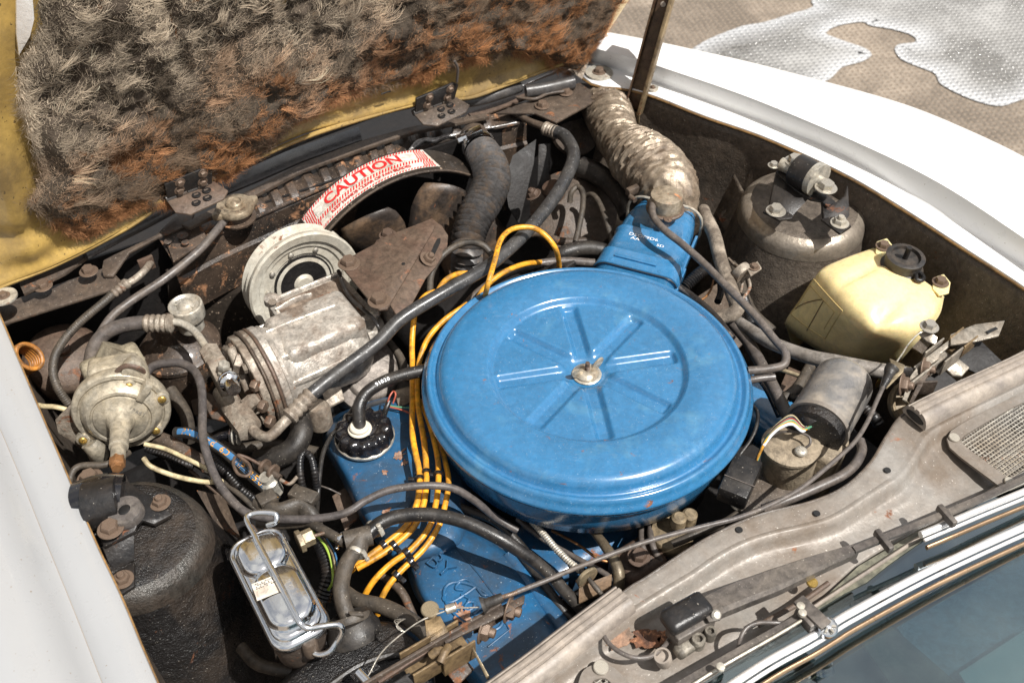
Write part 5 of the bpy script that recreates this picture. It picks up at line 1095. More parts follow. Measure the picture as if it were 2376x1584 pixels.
# big hose over the compressor
hs = thing('refrigerant_hose', P(1000, 700, 0), 'thick black hose crossing diagonally from the compressor fitting up to a far crimped pipe', 'hose')
o, s = T('hose', '', '', [(722, 914, -.035), (779, 868, -.028), (875, 796, -.015), (932, 739, -.004), (1034, 676, .004), (1123, 624, .006), (1178, 580, .006), (1226, 533, .004), (1277, 471, .0), (1312, 415, -.004), (1331, 360, -.01), (1312, 318, -.015), (1283, 303, -.018)], [33, 32, 32, 32, 32, 31, 31, 31, 31, 31, 31, 30, 28], mat('smooth_black_hose', (.045, .045, .046), .28, dust=(.13, .12, .11), dust_amt=.4, dust_s=22, bump=.08, speck=.4, speck_col=(.4, .4, .4)), hs, seg=22)
def crimp(p, d, r, m, parent, n=4, pitch=.0075):
    prof = []
    for k in range(n): z = k * pitch; prof += [(r * .93, z), (r * 1.12, z + pitch * .3), (r * 1.14, z + pitch * .55), (r * .95, z + pitch * .95)]
    prof += [(r * .98, n * pitch), (r * 1.18, n * pitch + .002), (r * 1.18, n * pitch + .006), (r * .7, n * pitch + .009)]
    mb = MB(); mb.lathe(p, d, prof, 24); return obj('crimped_collar', mb, M[m], parent)
d = (P(676, 962, -.045) - P(722, 914, -.036)).normalized(); crimp(P(724, 912, -.036), d, 18 * pxm(P(700, 930, -.04)), 'alud', hs, 4, .0085)
T('pipe_elbow', '', '', [(682, 955, -.044), (655, 984, -.05), (625, 1012, -.056), (600, 1008, -.06), (582, 990, -.06), (575, 978, -.06)], 25, 'alud', hs, seg=18)
T('metal_pipe', '', '', [(1283, 303, -.018), (1262, 295, -.02), (1232, 283, -.022), (1200, 266, -.024), (1180, 256, -.03)], [24, 20, 16, 14, 14], 'rustd', hs)
d = (P(1262, 296, -.02) - P(1292, 307, -.018)).normalized(); crimp(P(1292, 308, -.018), d, 14 * pxm(P(1280, 303, -.018)), 'alud', hs, 3, .006)
# left hose loop with crimp and tube
hs = thing('refrigerant_hose', P(260, 790, -.05), 'thick grey refrigerant hose looping behind the diaphragm valve into a crimped metal tube', 'hose')
T('hose', '', '', [(214, 868, -.09), (212, 835, -.07), (222, 800, -.055), (246, 772, -.045), (280, 757, -.04), (319, 750, -.036), (345, 750, -.035)], 34, 'greyhose', hs, seg=20)
d = (P(395, 750, -.034) - P(335, 750, -.035)).normalized(); crimp(P(336, 750, -.035), d, 19 * pxm(P(360, 750, -.03)), 'alud', hs, 4, .0075)
T('metal_tube', '', '', [(385, 749, -.034), (408, 747, -.034), (436, 757, -.034), (458, 776, -.035), (474, 800, -.036), (486, 820, -.036)], 18, 'zinc', hs)
# braided thin line
hs = thing('refrigerant_hose', P(200, 760, -.06), 'thin braided hose hanging from a crimped pipe behind the front panel at left', 'hose')
T('hose', '', '', [(268, 676, -.035), (242, 700, -.036), (191, 743, -.045), (153, 783, -.055), (128, 825, -.065), (123, 864, -.075), (135, 902, -.09), (160, 938, -.11)], 19, 'rubberd', hs, ridge=(.003, .04), seg=16)
d = (P(291, 660, -.03) - P(265, 680, -.035)).normalized(); crimp(P(262, 682, -.035), d, 11 * pxm(P(275, 673, -.03)), 'alud', hs, 3, .006)
T('metal_pipe', '', '', [(290, 662, -.031), (318, 644, -.03), (339, 624, -.03), (350, 608, -.036)], 17, 'alud', hs)
mb = MB(); mb.box(P(340, 612, -.034), HD, Z, REAR, .022, .022, .005, .001); obj('square_flange', mb, M['rust'], hs)
# ------------------------------------------------------------------ power steering reservoir with cap
pq = P(418, 790, -.11)
ps = thing('steering_reservoir', pq - Z * .1, 'round black steering fluid reservoir with chipped paint under a silvery filler cap', 'reservoir')
mb = MB(); r_ = 92 * pxm(pq); mb.lathe(pq - Z * .09, (Z - RT * .05).normalized(), [(r_ * .8, 0), (r_, .01), (r_, .072), (r_ * 1.03, .074), (r_ * 1.03, .080), (r_ * .95, .084), (r_ * .8, .096), (r_ * .45, .104), (r_ * .4, .125), (r_ * .36, .125)], 56); obj('can', mb, M['radx'] if 'radx' in M else rm, ps)
cq = P(429, 706, -.03); rc = 40 * pxm(cq)
mb = MB(); mb.lathe(cq - Z * .022, Z, [(rc * .75, -.02), (rc * .75, 0), (rc * .98, .001), (rc, .004), (rc, .018), (rc * .97, .0215), (rc * .88, .0225), (rc * .75, .0195), (rc * .5, .019), (rc * .46, .022), (rc * .3, .025), (rc * .1, .0262)], 48); obj('filler_cap', mb, M['zinc'], ps)
d = (P(448, 712, 0) - P(408, 706, 0)).normalized(); mb = MB(); mb.box(cq - Z * .0005, d, d.cross(Z), Z, rc * 1.2, rc * .3, .004, .0012); obj('cap_bar', mb, M['zinc'], ps)
# round orange-brown headlamp back and coil
hq = P(150, 830, -.13); hd = thing('horn', hq, 'round rusty brown horn drum behind the hoses at far left', 'horn')
mb = MB(); r_ = 88 * pxm(hq); ax = cdir(.25, .5, .83); mb.lathe(hq, ax, [(r_ * .9, -.04), (r_, -.01), (r_ * 1.03, 0), (r_, .004), (r_ * .9, .010), (r_ * .55, .020), (r_ * .2, .022), (r_ * .18, .030), (.001, .031)], 48); obj('drum', mb, M['rust'], hd)
cq = P(58, 832, -.06); hc = thing('wire_coil', cq, 'coil of orange brown wire at the left edge, beside the white fender', 'wire coil')
ax = cdir(.75, .25, .6); r_ = 26 * pxm(cq); om = mat('orange_wire', (.55, .22, .04), .45, dust=(.25, .12, .04), dust_amt=.4, dust_s=50, bump=.05)
for k in range(6):
    x, y, a = frame(ax); mb = MB(); mb.tube([cq + a * (.0062 * (k - 3)) + (x * math.cos(t_) * 1.25 + y * math.sin(t_)) * r_ for t_ in np.linspace(0, 6.283, 40)], .0030, 8, False); obj('turn', mb, om, hc)
# ------------------------------------------------------------------ DIAPHRAGM VALVE
dn = cdir(.26, -.56, .79); dx, dy, dn = frame(dn, RT); dc = P(282, 955, -.02); r_ = 109 * pxm(dc)
dv = thing('diaphragm_valve', dc - Z * .08, 'round pale metal diaphragm valve with brass screws and a brass nut on its spout', 'diaphragm valve')
zm = mat('die_cast_zinc', (.52, .47, .38), .33, .6, dust=(.40, .33, .22), dust_amt=.5, dust_s=13, bump=.22, bump_s=200, speck=.25, speck_col=(.2, .14, .08))
mb = MB(); mb.lathe(dc, dn, [(r_ * .96, -.016), (r_ * .99, -.013), (r_ * 1.0, -.002), (r_ * .985, .0), (r_ * .96, .0015), (r_ * .88, .0018), (r_ * .86, .0), (r_ * .83, -.0005), (r_ * .80, .004), (r_ * .74, .010), (r_ * .68, .013), (r_ * .62, .0135), (r_ * .595, .011), (r_ * .57, .011), (r_ * .55, .0135), (r_ * .38, .016), (r_ * .30, .019), (r_ * .24, .026), (r_ * .20, .034), (r_ * .185, .062), (r_ * .19, .0625), (r_ * .19, .066), (r_ * .150, .067), (r_ * .145, .088), (r_ * .1, .088)], 96); obj('dished_cover', mb, zm, dv, sharp=28)
def D(u, v, o=0.0): return onplane(u, v, dc + dn * o, dn)
for u, v in ((299, 893), (206, 940), (376, 923), (362, 996), (193, 1018), (273, 1043)):
    q = D(u, v, .001); mb = MB(); mb.lathe(q, dn, [(.0085, -.004), (.0082, .002), (.0065, .003), (.002, .003)], 18); obj('boss', mb, zm, dv); fix(q + dn * .002, dn, .0052, dv, 'screw', 'brass', 'brass_screw')
q = D(335, 905, .008); d = (D(344, 896, 0) - D(328, 920, 0)).normalized(); mb = MB(); mb.box(q, d, d.cross(dn), dn, .026, .009, .016, .0015); obj('rib', mb, zm, dv)
mb = MB(); mb.lathe(dc + dn * .086, dn, [(r_ * .15, 0), (r_ * .16, .001), (r_ * .16, .012), (r_ * .12, .0135), (r_ * .11, .018)], 6); obj('brass_nut', mb, M['copper'], dv)
mb = MB(); mb.box(dc - dn * .034 + dy * 0 + (D(255, 880) - dc) * .55, dx, dy, dn, r_ * 1.05, r_ * .9, .034, .008, 3); obj('rear_housing', mb, zm, dv)
a_ = P(262, 870, -.045); mb = MB(); mb.box(P(268, 862, -.05), LAT, REAR, Z, .075, .045, .045, .008, 3); obj('rear_block', mb, mat('zinc_green', (.42, .37, .27), .5, .3, dust=(.25, .2, .13), dust_amt=.55, dust_s=25, rust=.1, bump=.3), dv)
mb = MB(); ax = (P(300, 835, -.02) - P(255, 850, -.03)).normalized(); mb.tube([P(268, 850, -.045), P(282, 825, -.03), P(288, 812, -.025)], .028, 28); obj('port_dome', mb, bpy.data.materials['zinc_green'], dv)
mb = MB(); mb.tube(spline([D(240, 893, -.012), D(265, 880, -.008), D(275, 858, -.004), D(300, 848, 0), D(330, 858, 0), D(345, 880, -.01)], 6), .0032, 8); obj('rust_gasket', mb, M['rust'], dv)
mb = MB(); mb.plate([D(*q, .001) for q in ((275, 880), (285, 852), (305, 836), (325, 842), (342, 862), (350, 890), (330, 884), (300, 878))], dn, .016, .003); obj('front_lug', mb, zm, dv)
mb = MB(); mb.plate([D(*q, -.014) for q in ((128, 975), (178, 925), (200, 1000), (210, 1040), (250, 1062), (228, 1072), (160, 1020), (135, 1005))], dn, .003, .0008); obj('mount_plate', mb, M['alud'], dv)
mb = MB(); mb.tube(spline([D(210, 1025, .004), D(222, 1040, .006), D(230, 1055, .0)], 6), .012, 16); obj('outlet_stub', mb, zm, dv)
text_on('12661', .0085, lambda x, y: D(318, 955, .0172) + (dx * math.cos(R(-38)) + dy * math.sin(R(-38))) * x + (-dx * math.sin(R(-38)) + dy * math.cos(R(-38))) * y, zm.name if False else 'zinc', dv, 'cast_number', .0)
T('plastic_tube', 'cream plastic tube leaving the brass nut of the diaphragm valve to the right', 'tube', [(333, 1062, .0), (345, 1078, -.004), (365, 1089, -.01), (400, 1102, -.02), (440, 1112, -.034), (482, 1118, -.046), (515, 1116, -.06)], 12, 'cream')
T('plastic_tube', 'upper dusty cream plastic tube running right from behind the diaphragm valve', 'tube', [(335, 1030, -.045), (380, 1040, -.05), (430, 1062, -.05), (476, 1085, -.058), (500, 1098, -.07)], 11, 'cream')
T('plastic_tube', 'short cream tube between the white fender and the diaphragm valve', 'tube', [(70, 935, -.05), (100, 942, -.05), (130, 944, -.05), (160, 952, -.055)], 12, 'cream')
T('vapour_hose', 'long grey hose from the diaphragm valve, sweeping down and across the yellow wires', 'hose', [(340, 863, -.035), (356, 850, -.03), (383, 843, -.025), (421, 843, -.022), (452, 862, -.022), (467, 898, -.022), (470, 953, -.025), (470, 1004, -.028), (480, 1055, -.03), (502, 1110, -.035), (533, 1155, -.04), (575, 1190, -.045), (640, 1203, -.045), (728, 1203, -.04), (800, 1190, -.035), (850, 1160, -.03), (906, 1136, -.026), (983, 1126, -.026), (1050, 1132, -.035), (1100, 1160, -.055), (1150, 1200, -.085), (1200, 1230, -.10)], [21, 20, 20, 20, 20, 18, 18, 18], 'greyhose' if False else mat('slate_hose', (.085, .075, .072), .38, dust=(.2, .165, .14), dust_amt=.35, dust_s=18, bump=.08, speck=.3))
# ------------------------------------------------------------------ LEFT STRUT TOWER
M['wornr'] = mat('worn_silver_highlight', (.36, .31, .25), .32, .7, dust=(.12, .09, .07), dust_amt=.45, dust_s=7, bump=.3, bump_s=200, grime=.3)  # worn silver rim, its pale tone also paints the highlight
M['wornl'] = mat('black_edge_highlight', (.06, .056, .05), .22, .3, dust=(.10, .07, .05), dust_amt=.42, dust_s=16, bump=.7, bump_s=360)  # lighter than the black tower to paint a highlight on its rim
def tower(c, ax, r0, H, label, mm, name='strut_tower', sq=0.0, flare=1.35, seg=96, lean=Vector((0, 0, 0))):
    t = thing(name, c - Z * H, label, 'strut tower', 'strut towers'); x, y, a = frame(ax); rr = []
    prof = [(.30, -.003), (.70, .0), (.82, -.001), (.90, -.0045), (.955, -.010), (.985, -.018), (1.0, -.030), (1.0 + (flare - 1) * .20, -.07), (1.0 + (flare - 1) * .42, -.12), (1.0 + (flare - 1) * .7, -.2), (flare, -H)]
    for f, z in prof:
        ring_ = []
        for k in range(seg):
            t_ = 2 * math.pi * k / seg; q = r0 * f * (1 + .02 * noise.noise(Vector((math.cos(t_) * 1.5, math.sin(t_) * 1.5, z * 9 + r0 * 50))) * (1 + min(4, -z * 20)))
            ring_.append(c + (x * math.cos(t_) + y * math.sin(t_)) * q + Z * z * (1 if z < -.02 else 1) + lean * (-z))
        rr.append(ring_)
    mb = MB(); mb.rings(rr, True); obj('tower_shell', mb, M[mm], t, sharp=70)
    mb = MB(); mb.rings([[p + (p - c).normalized() * .0007 + Z * .0004 for p in rr_] for rr_ in rr[2:7]], False); obj('worn_rim', mb, M['worn' + ('l' if mm == 'blackr' else 'r')], t, sharp=70); return t  # rim band: wear, with the edge highlight put into its colour
lt = P(300, 1240, -.035)
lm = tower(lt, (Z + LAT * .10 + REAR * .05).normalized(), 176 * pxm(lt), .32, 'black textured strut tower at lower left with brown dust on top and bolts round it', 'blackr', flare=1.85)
LX = (P(350, 1150, 0) - P(240, 1290, 0)).normalized()
def BK(pts, t_, m, par, name, n=Z, b=.0012):
    mb = MB(); mb.plate([P(*q) for q in pts], n, t_, b); return obj(name, mb, M[m], par)
lb = thing('shock_mount', P(285, 1210, -.02), 'black shock absorber mount on the left tower with a round grey washer in its middle', 'shock mount', 'shock absorber mounts')
BK(((182, 1110, -.026), (200, 1090, -.026), (240, 1095, -.026), (292, 1100, -.026), (300, 1120, -.026), (250, 1140, -.026), (195, 1145, -.026)), .006, 'black', lb, 'foot')
BK(((250, 1130, -.012), (290, 1112, -.012), (350, 1150, -.022), (400, 1192, -.03), (358, 1216, -.03), (330, 1205, -.022), (310, 1225, -.014), (300, 1215, -.010)), .005, 'black', lb, 'side_leg')
BK(((225, 1205, -.008), (262, 1195, -.006), (318, 1215, -.006), (313, 1232, -.010), (240, 1268, -.014), (228, 1235, -.012)), .006, 'black', lb, 'bridge_top')
BK(((236, 1268, -.016), (312, 1230, -.012), (312, 1300, -.035), (262, 1326, -.038), (250, 1300, -.03)), .005, 'black', lb, 'bridge_side', n=(Z + REAR * .8))
BK(((262, 1328, -.032), (312, 1302, -.032), (312, 1358, -.032), (280, 1378, -.032)), .005, 'black', lb, 'rear_foot')
mb = MB(); mb.tube(spline([P(190, 1165, -.012), P(235, 1150, -.006), P(285, 1150, -.010)], 5), .024, 30); obj('bushing', mb, M['blackshin'], lb)
mb = MB(); mb.tube([P(204, 1175, -.006), P(280, 1158, -.004)], .0265, 30); obj('bushing_sleeve', mb, M['black'], lb)
wq = P(288, 1182, .004); rw = 39 * pxm(wq); wa_ = (Z - LAT * .12 - REAR * .02).normalized(); mb = MB(); mb.lathe(wq - wa_ * .012, wa_, [(rw * .3, 0), (rw, 0), (rw * 1.02, .002), (rw * 1.02, .011), (rw * .98, .0125), (rw * .38, .0125), (rw * .35, .011), (rw * .34, .002)], 48); obj('round_washer', mb, mat('washer_grey', (.19, .17, .16), .38, .5, dust=(.3, .26, .22), dust_amt=.4, dust_s=60, bump=.2), lb)
mb = MB(); mb.lathe(wq, wa_, [(rw * .35, 0), (rw * .3, .0004), (.0005, .0004)], 24); obj('washer_hole', mb, M['blackp'], lb)
for u, v, k, r_, hh_ in ((209, 1110, 'hexhead', .0098, -.022), (257, 1226, 'hexhead', .0094, -.002), (372, 1166, 'nut', .0080, -.024), (285, 1344, 'nut', .0080, -.028)):
    fix(P(u, v, hh_), Z, r_, lb, k, 'bolt')
for u, v, s_ in ((520, 1480, 0),):
    pass
# hose across the tower top and grey cable loops
T('vapour_hose', 'dusty grey hose curving over the top of the left strut tower', 'hose', [(160, 1130, -.03), (168, 1095, -.02), (190, 1080, -.018), (240, 1078, -.018), (275, 1065, -.02), (298, 1050, -.03)], 16, 'rubberd')
# ------------------------------------------------------------------ MASTER CYLINDER
ma, mbb = P(597, 1268, .0), P(690, 1450, -.004); mL = (mbb - ma); ml = mL.length; mx_ = mL.normalized(); my_ = mx_.cross(Z).normalized(); mz_ = my_.cross(mx_).normalized()
mz_ = mz_ if mz_.z > 0 else -mz_
mc = thing('brake_reservoir', (ma + mbb) / 2 - Z * .07, 'brake master cylinder with a bright zinc lid, two raised domes and a wire bail', 'master cylinder')
mcen = ma.lerp(mbb, .5); mw = 68 * pxm(mcen)
def rr2(c, L_, W_, r, z, n=7):
    out = []
    for cx, cy, a0 in ((L_ - r, W_ - r, 0), (-L_ + r, W_ - r, 90), (-L_ + r, -W_ + r, 180), (L_ - r, -W_ + r, 270)):
        for k in range(n + 1): a = R(a0 + 90 * k / n); out.append(c + mx_ * (cx + r * math.cos(a)) + my_ * (cy + r * math.sin(a)) + mz_ * z)
    return out
HL = ml * .5 + mw * .62
lid_secs = [(0, .0, .0), (.0, .003, -.001), (.002, .0045, 0), (.006, .0052, 0), (.007, .004, 0), (.010, .0045, 0), (.013, .010, 0), (.016, .012, 0), (.020, .012, 0)]
mb = MB(); secs = [(HL * .98, mw * .96, -.012), (HL, mw * 1.0, -.010), (HL * 1.01, mw * 1.02, -.004), (HL * 1.0, mw * 1.0, -.001), (HL * .96, mw * .94, .0005), (HL * .93, mw * .88, -.0005), (HL * .91, mw * .86, .0030), (HL * .88, mw * .80, .0055), (HL * .84, mw * .72, .006)]
mb.rings([rr2(mcen, a, b, min(b * .62, .026), z) for a, b, z in secs], True); obj('lid_pressing', mb, M['chrome'], mc, sharp=50)
for f, L_, W_, h_ in ((-.50, .33, .78, .011), (.30, .50, .78, .012)):
    c = mcen + mx_ * HL * f; mb = MB(); mb.rings([rr2(c, HL * L_ * k, mw * W_ * k2, mw * W_ * k2 * (.80 if f > 0 else .75), z) for k, k2, z in ((1.08, 1.08, .0055), (1.02, 1.02, .0075), (1.0, 1.0, .010), (.96, .95, .0135), (.86, .84, .0155), (.55, .5, .0165), (.1, .1, .0168))], True); obj('dome', mb, M['chrome'], mc, sharp=60)
mb = MB(); mb.rings([rr2(mcen, HL * k, mw * k2, .02, z) for k, k2, z in ((.97, .95, -.010), (.96, .93, -.03), (.90, .84, -.06), (.7, .6, -.10))], True); obj('cast_body', mb, M['rustd'], mc)
def MP(u, v, o): return onplane(u, v, mcen + mz_ * o, mz_)
bail = [MP(650, 1212, .004), MP(642, 1222, .012), MP(628, 1222, .02), MP(612, 1214, .024), MP(597, 1212, .026)]
bp_ = [MP(*q) for q in ((622, 1218, .006), (640, 1210, .014), (641, 1196, .018), (632, 1189, .020), (600, 1188, .022), (578, 1194, .022), (573, 1208, .022), (590, 1240, .022), (600, 1262, .022), (650, 1355, .022), (688, 1430, .022), (700, 1448, .020), (715, 1456, .018), (745, 1452, .014), (780, 1448, .010), (792, 1455, .006), (793, 1468, .0), (780, 1490, -.01), (765, 1510, -.016), (742, 1517, -.02), (725, 1510, -.02), (724, 1500, -.018))]
mb = MB(); mb.tube(spline(bp_, 6), .0031, 12); obj('wire_bail', mb, M['chrome'], mc, sharp=70)
stq = MP(620, 1362, .0178); mb = MB(); sx_ = (MP(650, 1350, .0178) - MP(604, 1368, .0178)).normalized(); sy_ = mz_.cross(sx_)
sk = MB(); sk.box(stq, sx_, sy_, mz_, .026, .020, .0006); so = obj('paper_label', sk, M['paper'], mc)
mb = MB()
for r__ in range(4):
    for c__ in range(9):
        if (r__ * 5 + c__ * 3) % 7 < 5: mb.box(stq + sy_ * (.0078 - r__ * .0018) + sx_ * (-.0095 + c__ * .0021) + mz_ * .0005, sx_, sy_, mz_, .0015, .0008, .0002)
o = obj('fine_print', mb, M['blackp'], so); o['kind'] = 'stuff'
fl = [MP(690, 1475, -.005)]
mb = MB(); mb.lathe(P(716, 1487, -.012), Z, [(.008, -.02), (.008, .0), (.0065, .002), (.002, .002)], 20); obj('bail_pivot', mb, M['rustd'], mc)
q0 = P(706, 1263, -.03); q1 = P(690, 1258, -.03); bfit = thing('brake_line_nut', q0, 'brown brass hex nut with a steel line on the right side of the brake reservoir', 'pipe fitting')
mb = MB(); d = (P(712, 1252, -.03) - P(690, 1262, -.03)).normalized(); mb.lathe(q1, d, [(.011, 0), (.0125, .001), (.0125, .006), (.0095, .007), (.0095, .018), (.006, .019)], 6); obj('hex', mb, M['steel'], bfit)
T('line', '', '', [(702, 1254, -.03), (725, 1244, -.032), (752, 1236, -.036)], 9, 'bolt', bfit)
# ================================================================== ROCKER COVER
va, vb = P(850, 1040, -.10), P(1200, 1530, -.10); vd = (vb - va); vd.z = 0; vd.normalize(); vs_ = Vector((-vd.y, vd.x, 0))
if vs_.x < 0: vs_ = -vs_
rc_ = thing('rocker_cover', P(1050, 1300, -.2), 'blue rocker cover under the yellow wires, chipped, with raised lettering at its lower end', 'rocker cover')
def loft_poly(secs, name, m, parent, sharp=50, n=10):
    """secs: list of closed outlines (lists of photograph points with height)"""
    mb = MB(); rr = []
    for s_ in secs:
        c = spline([P(*q) for q in s_] + [P(*s_[0])], 6); L = [0]
        for a, b in zip(c[:-1], c[1:]): L.append(L[-1] + (b - a).length)
        N_ = 96; out = []
        for k in range(N_): d = L[-1] * k / N_; j = max(0, int(np.searchsorted(L, d)) - 1) if d > 0 else 0; out.append(c[j].lerp(c[j + 1], (d - L[j]) / max(1e-9, L[j + 1] - L[j])))
        rr.append(out)
    # fill top with shrinking rings
    cen = sum(rr[-1], Vector()) / 96
    rr.append([p.lerp(cen, .04) + Z * .001 for p in rr[-1]]); rr.append([p.lerp(cen, .5) + Z * .0015 for p in rr[-2]]); rr.append([p.lerp(cen, .95) + Z * .0015 for p in rr[-3]])
    mb.rings(rr, True); return obj(name, mb, m, parent, sharp=sharp)
def sh(o, h, s=1.0):
    cx = sum(p[0] for p in o) / len(o); cy = sum(p[1] for p in o) / len(o); return [(cx + (u - cx) * s, cy + (v - cy) * s, h) for u, v in o]
oA = [(762, 1010), (790, 975), (850, 945), (930, 930), (1000, 960), (1060, 1060), (1075, 1160), (1060, 1260), (930, 1300), (880, 1250), (850, 1210), (824, 1165), (800, 1110), (780, 1075), (764, 1045)]
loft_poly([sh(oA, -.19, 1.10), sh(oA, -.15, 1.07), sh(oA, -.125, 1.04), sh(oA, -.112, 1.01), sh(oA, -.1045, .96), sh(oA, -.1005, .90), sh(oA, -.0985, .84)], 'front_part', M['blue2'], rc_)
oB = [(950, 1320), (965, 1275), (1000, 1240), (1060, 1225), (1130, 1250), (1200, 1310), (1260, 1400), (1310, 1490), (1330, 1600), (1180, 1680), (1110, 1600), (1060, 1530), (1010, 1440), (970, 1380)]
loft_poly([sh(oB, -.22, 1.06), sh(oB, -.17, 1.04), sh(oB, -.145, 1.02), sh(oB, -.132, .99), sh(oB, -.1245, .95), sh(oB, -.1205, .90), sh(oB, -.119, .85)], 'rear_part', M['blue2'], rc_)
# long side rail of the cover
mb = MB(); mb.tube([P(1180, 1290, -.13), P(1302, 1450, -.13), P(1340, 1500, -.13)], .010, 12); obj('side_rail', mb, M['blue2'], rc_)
# raised lettering
lo = P(1045, 1318, -.1155); lx = (P(1080, 1345, -.1155) - P(1020, 1300, -.1155)).normalized(); ly = Z.cross(lx)
def raised(s, cen, size, r=.0015, bold=.0):
    vs, fs = text2d(s, size, bold); mb = MB(); n = len(vs)
    mb.add([cen + lx * v.x + ly * v.y + Z * .0032 for v in vs], fs); mb.add([cen + lx * v.x * 1.0 + ly * v.y + Z * 0 for v in vs], fs)
    # side walls along the outline
    ed = {}
    for f in fs:
        for a, b in zip(f, f[1:] + f[:1]): ed[(a, b)] = ed.get((a, b), 0) + 1
    for (a, b) in ed:
        if (b, a) not in ed: mb.f.append((a, b, b + n, a + n))
    return obj('raised_letters', mb, M['blue2'], rc_, smooth=False)
raised('BY', P(1022, 1313, -.1165), .030, bold=-.0006)
oc = P(1098, 1405, -.1165); ow, oh = .040, .0215
mb = MB(); mb.tube([oc + lx * math.cos(a) * ow + ly * math.sin(a) * oh for a in np.linspace(0, 2 * math.pi, 60)], .0020, 8, False); obj('raised_oval', mb, M['blue2'], rc_)
# handwriting-like script inside the oval
def script(strokes, cen, k):
    for st__ in strokes:
        mb = MB(); mb.tube(spline([cen + lx * x * k + ly * y * k for x, y in st__], 6), .0019, 8); obj('script_stroke', mb, M['blue2'], rc_)
script([[(-.85, .30), (-.70, .52), (-.30, .50), (-.05, .44), (.1, .52)], [(-.55, .20), (-.75, .10), (-.78, .35), (-.50, .48)], [(-.35, .48), (-.42, .1), (-.55, -.30), (-.78, -.38), (-.85, -.2)], [(-.50, .06), (-.25, .10), (-.2, .0)],
        [(-.05, .12), (-.18, .0), (-.14, -.2), (.0, -.18), (.04, 0), (-.05, .12), (.1, .06)], [(.14, .1), (.2, .06), (.18, -.2)], [(.2, .04), (.3, .12), (.36, .08)], [(.62, .06), (.48, .1), (.42, -.1), (.52, -.22), (.62, -.1)], [(.74, .48), (.66, .2), (.62, -.12), (.70, -.24), (.84, -.16)]], oc, .040)
mb = MB(); mb.tube([P(*q) for q in ((1132, 1500, -.1165), (1182, 1460, -.1165), (1160, 1420, -.1165))], .0010, 6); obj('raised_border', mb, M['blue2'], rc_)
mb = MB(); mb.tube([P(*q) for q in ((1035, 1240, -.117), (1110, 1330, -.117), (1170, 1410, -.117))], .0010, 6); obj('raised_border', mb, M['blue2'], rc_)
chip = mat('bare_rust_chip', (.33, .14, .07), .7, .2, dust=(.45, .36, .30), dust_amt=.45, dust_s=120, bump=.6)
for i, (u, v, a, b, hh_) in enumerate(((926, 1055, 9, 14, -.0958), (938, 1072, 6, 8, -.0958), (893, 1095, 5, 5, -.0958), (897, 1188, 8, 12, -.0956), (1075, 1430, 22, 14, -.1150), (1062, 1405, 10, 8, -.1150))): blob('paint_chip', u, v, a, b, hh_, chip, rc_, seed=i * 3.3, am=.8, rot=.9)
mb = MB(); mb.plate([P(*q) for q in ((905, 1185, -.0955), (950, 1150, -.0955), (960, 1160, -.0955), (930, 1205, -.0955))], Z, .002, .0008); obj('raised_pad', mb, M['blue2'], rc_)
# filler cap
fq = P(846, 1010, -.088); r_ = 71 * pxm(fq)
fcp = thing('oil_filler_cap', fq, 'glossy black oil filler cap with a scalloped edge on the blue rocker cover', 'oil cap')
mb = MB(); mb.lathe(fq, Z, [(r_ * .9, -.006), (r_ * .98, -.004), (r_ * .985, -.001), (r_ * .93, .001)], 96); obj('bright_rim', mb, M['boltb'], fcp)
seg = 156; rr = []
for rf, z, am in ((.95, 0, .01), (.935, .004, .018), (.905, .010, .030), (.86, .014, .034), (.79, .0165, .025), (.70, .0175, .01), (.52, .018, 0), (.50, .0165, 0), (.40, .0165, 0), (.38, .018, 0), (.20, .018, 0), (.05, .018, 0)):
    rr.append([fq + Vector((math.cos(t_), math.sin(t_), 0)) * r_ * rf * (1 + am * math.cos(13 * t_)) + Z * (z + am * .05 * math.cos(13 * t_)) for t_ in (2 * math.pi * k / seg for k in range(seg))])
mb = MB(); mb.rings(rr, True); obj('cap_body', mb, M['blackshin'], fcp, sharp=70)
gq = P(835, 996, -.068); mb = MB(); mb.lathe(gq, Z, [(.008, 0), (.0145, 0), (.0150, .001), (.0145, .002), (.0118, .0025), (.0122, .006), (.0108, .0075), (.009, .0075)], 36); obj('white_grommet', mb, mat('white_grommet', (.62, .57, .47), .4, bump=.05), fcp)
bho, bhs = T('breather_hose', 'black breather hose from the oil filler cap over the yellow wires', 'hose', [(836, 994, -.066), (833, 968, -.055), (834, 940, -.045), (850, 912, -.04), (885, 888, -.038), (932, 871, -.036), (988, 858, -.036), (1020, 850, -.04)], 30, 'rubber', seg=20)

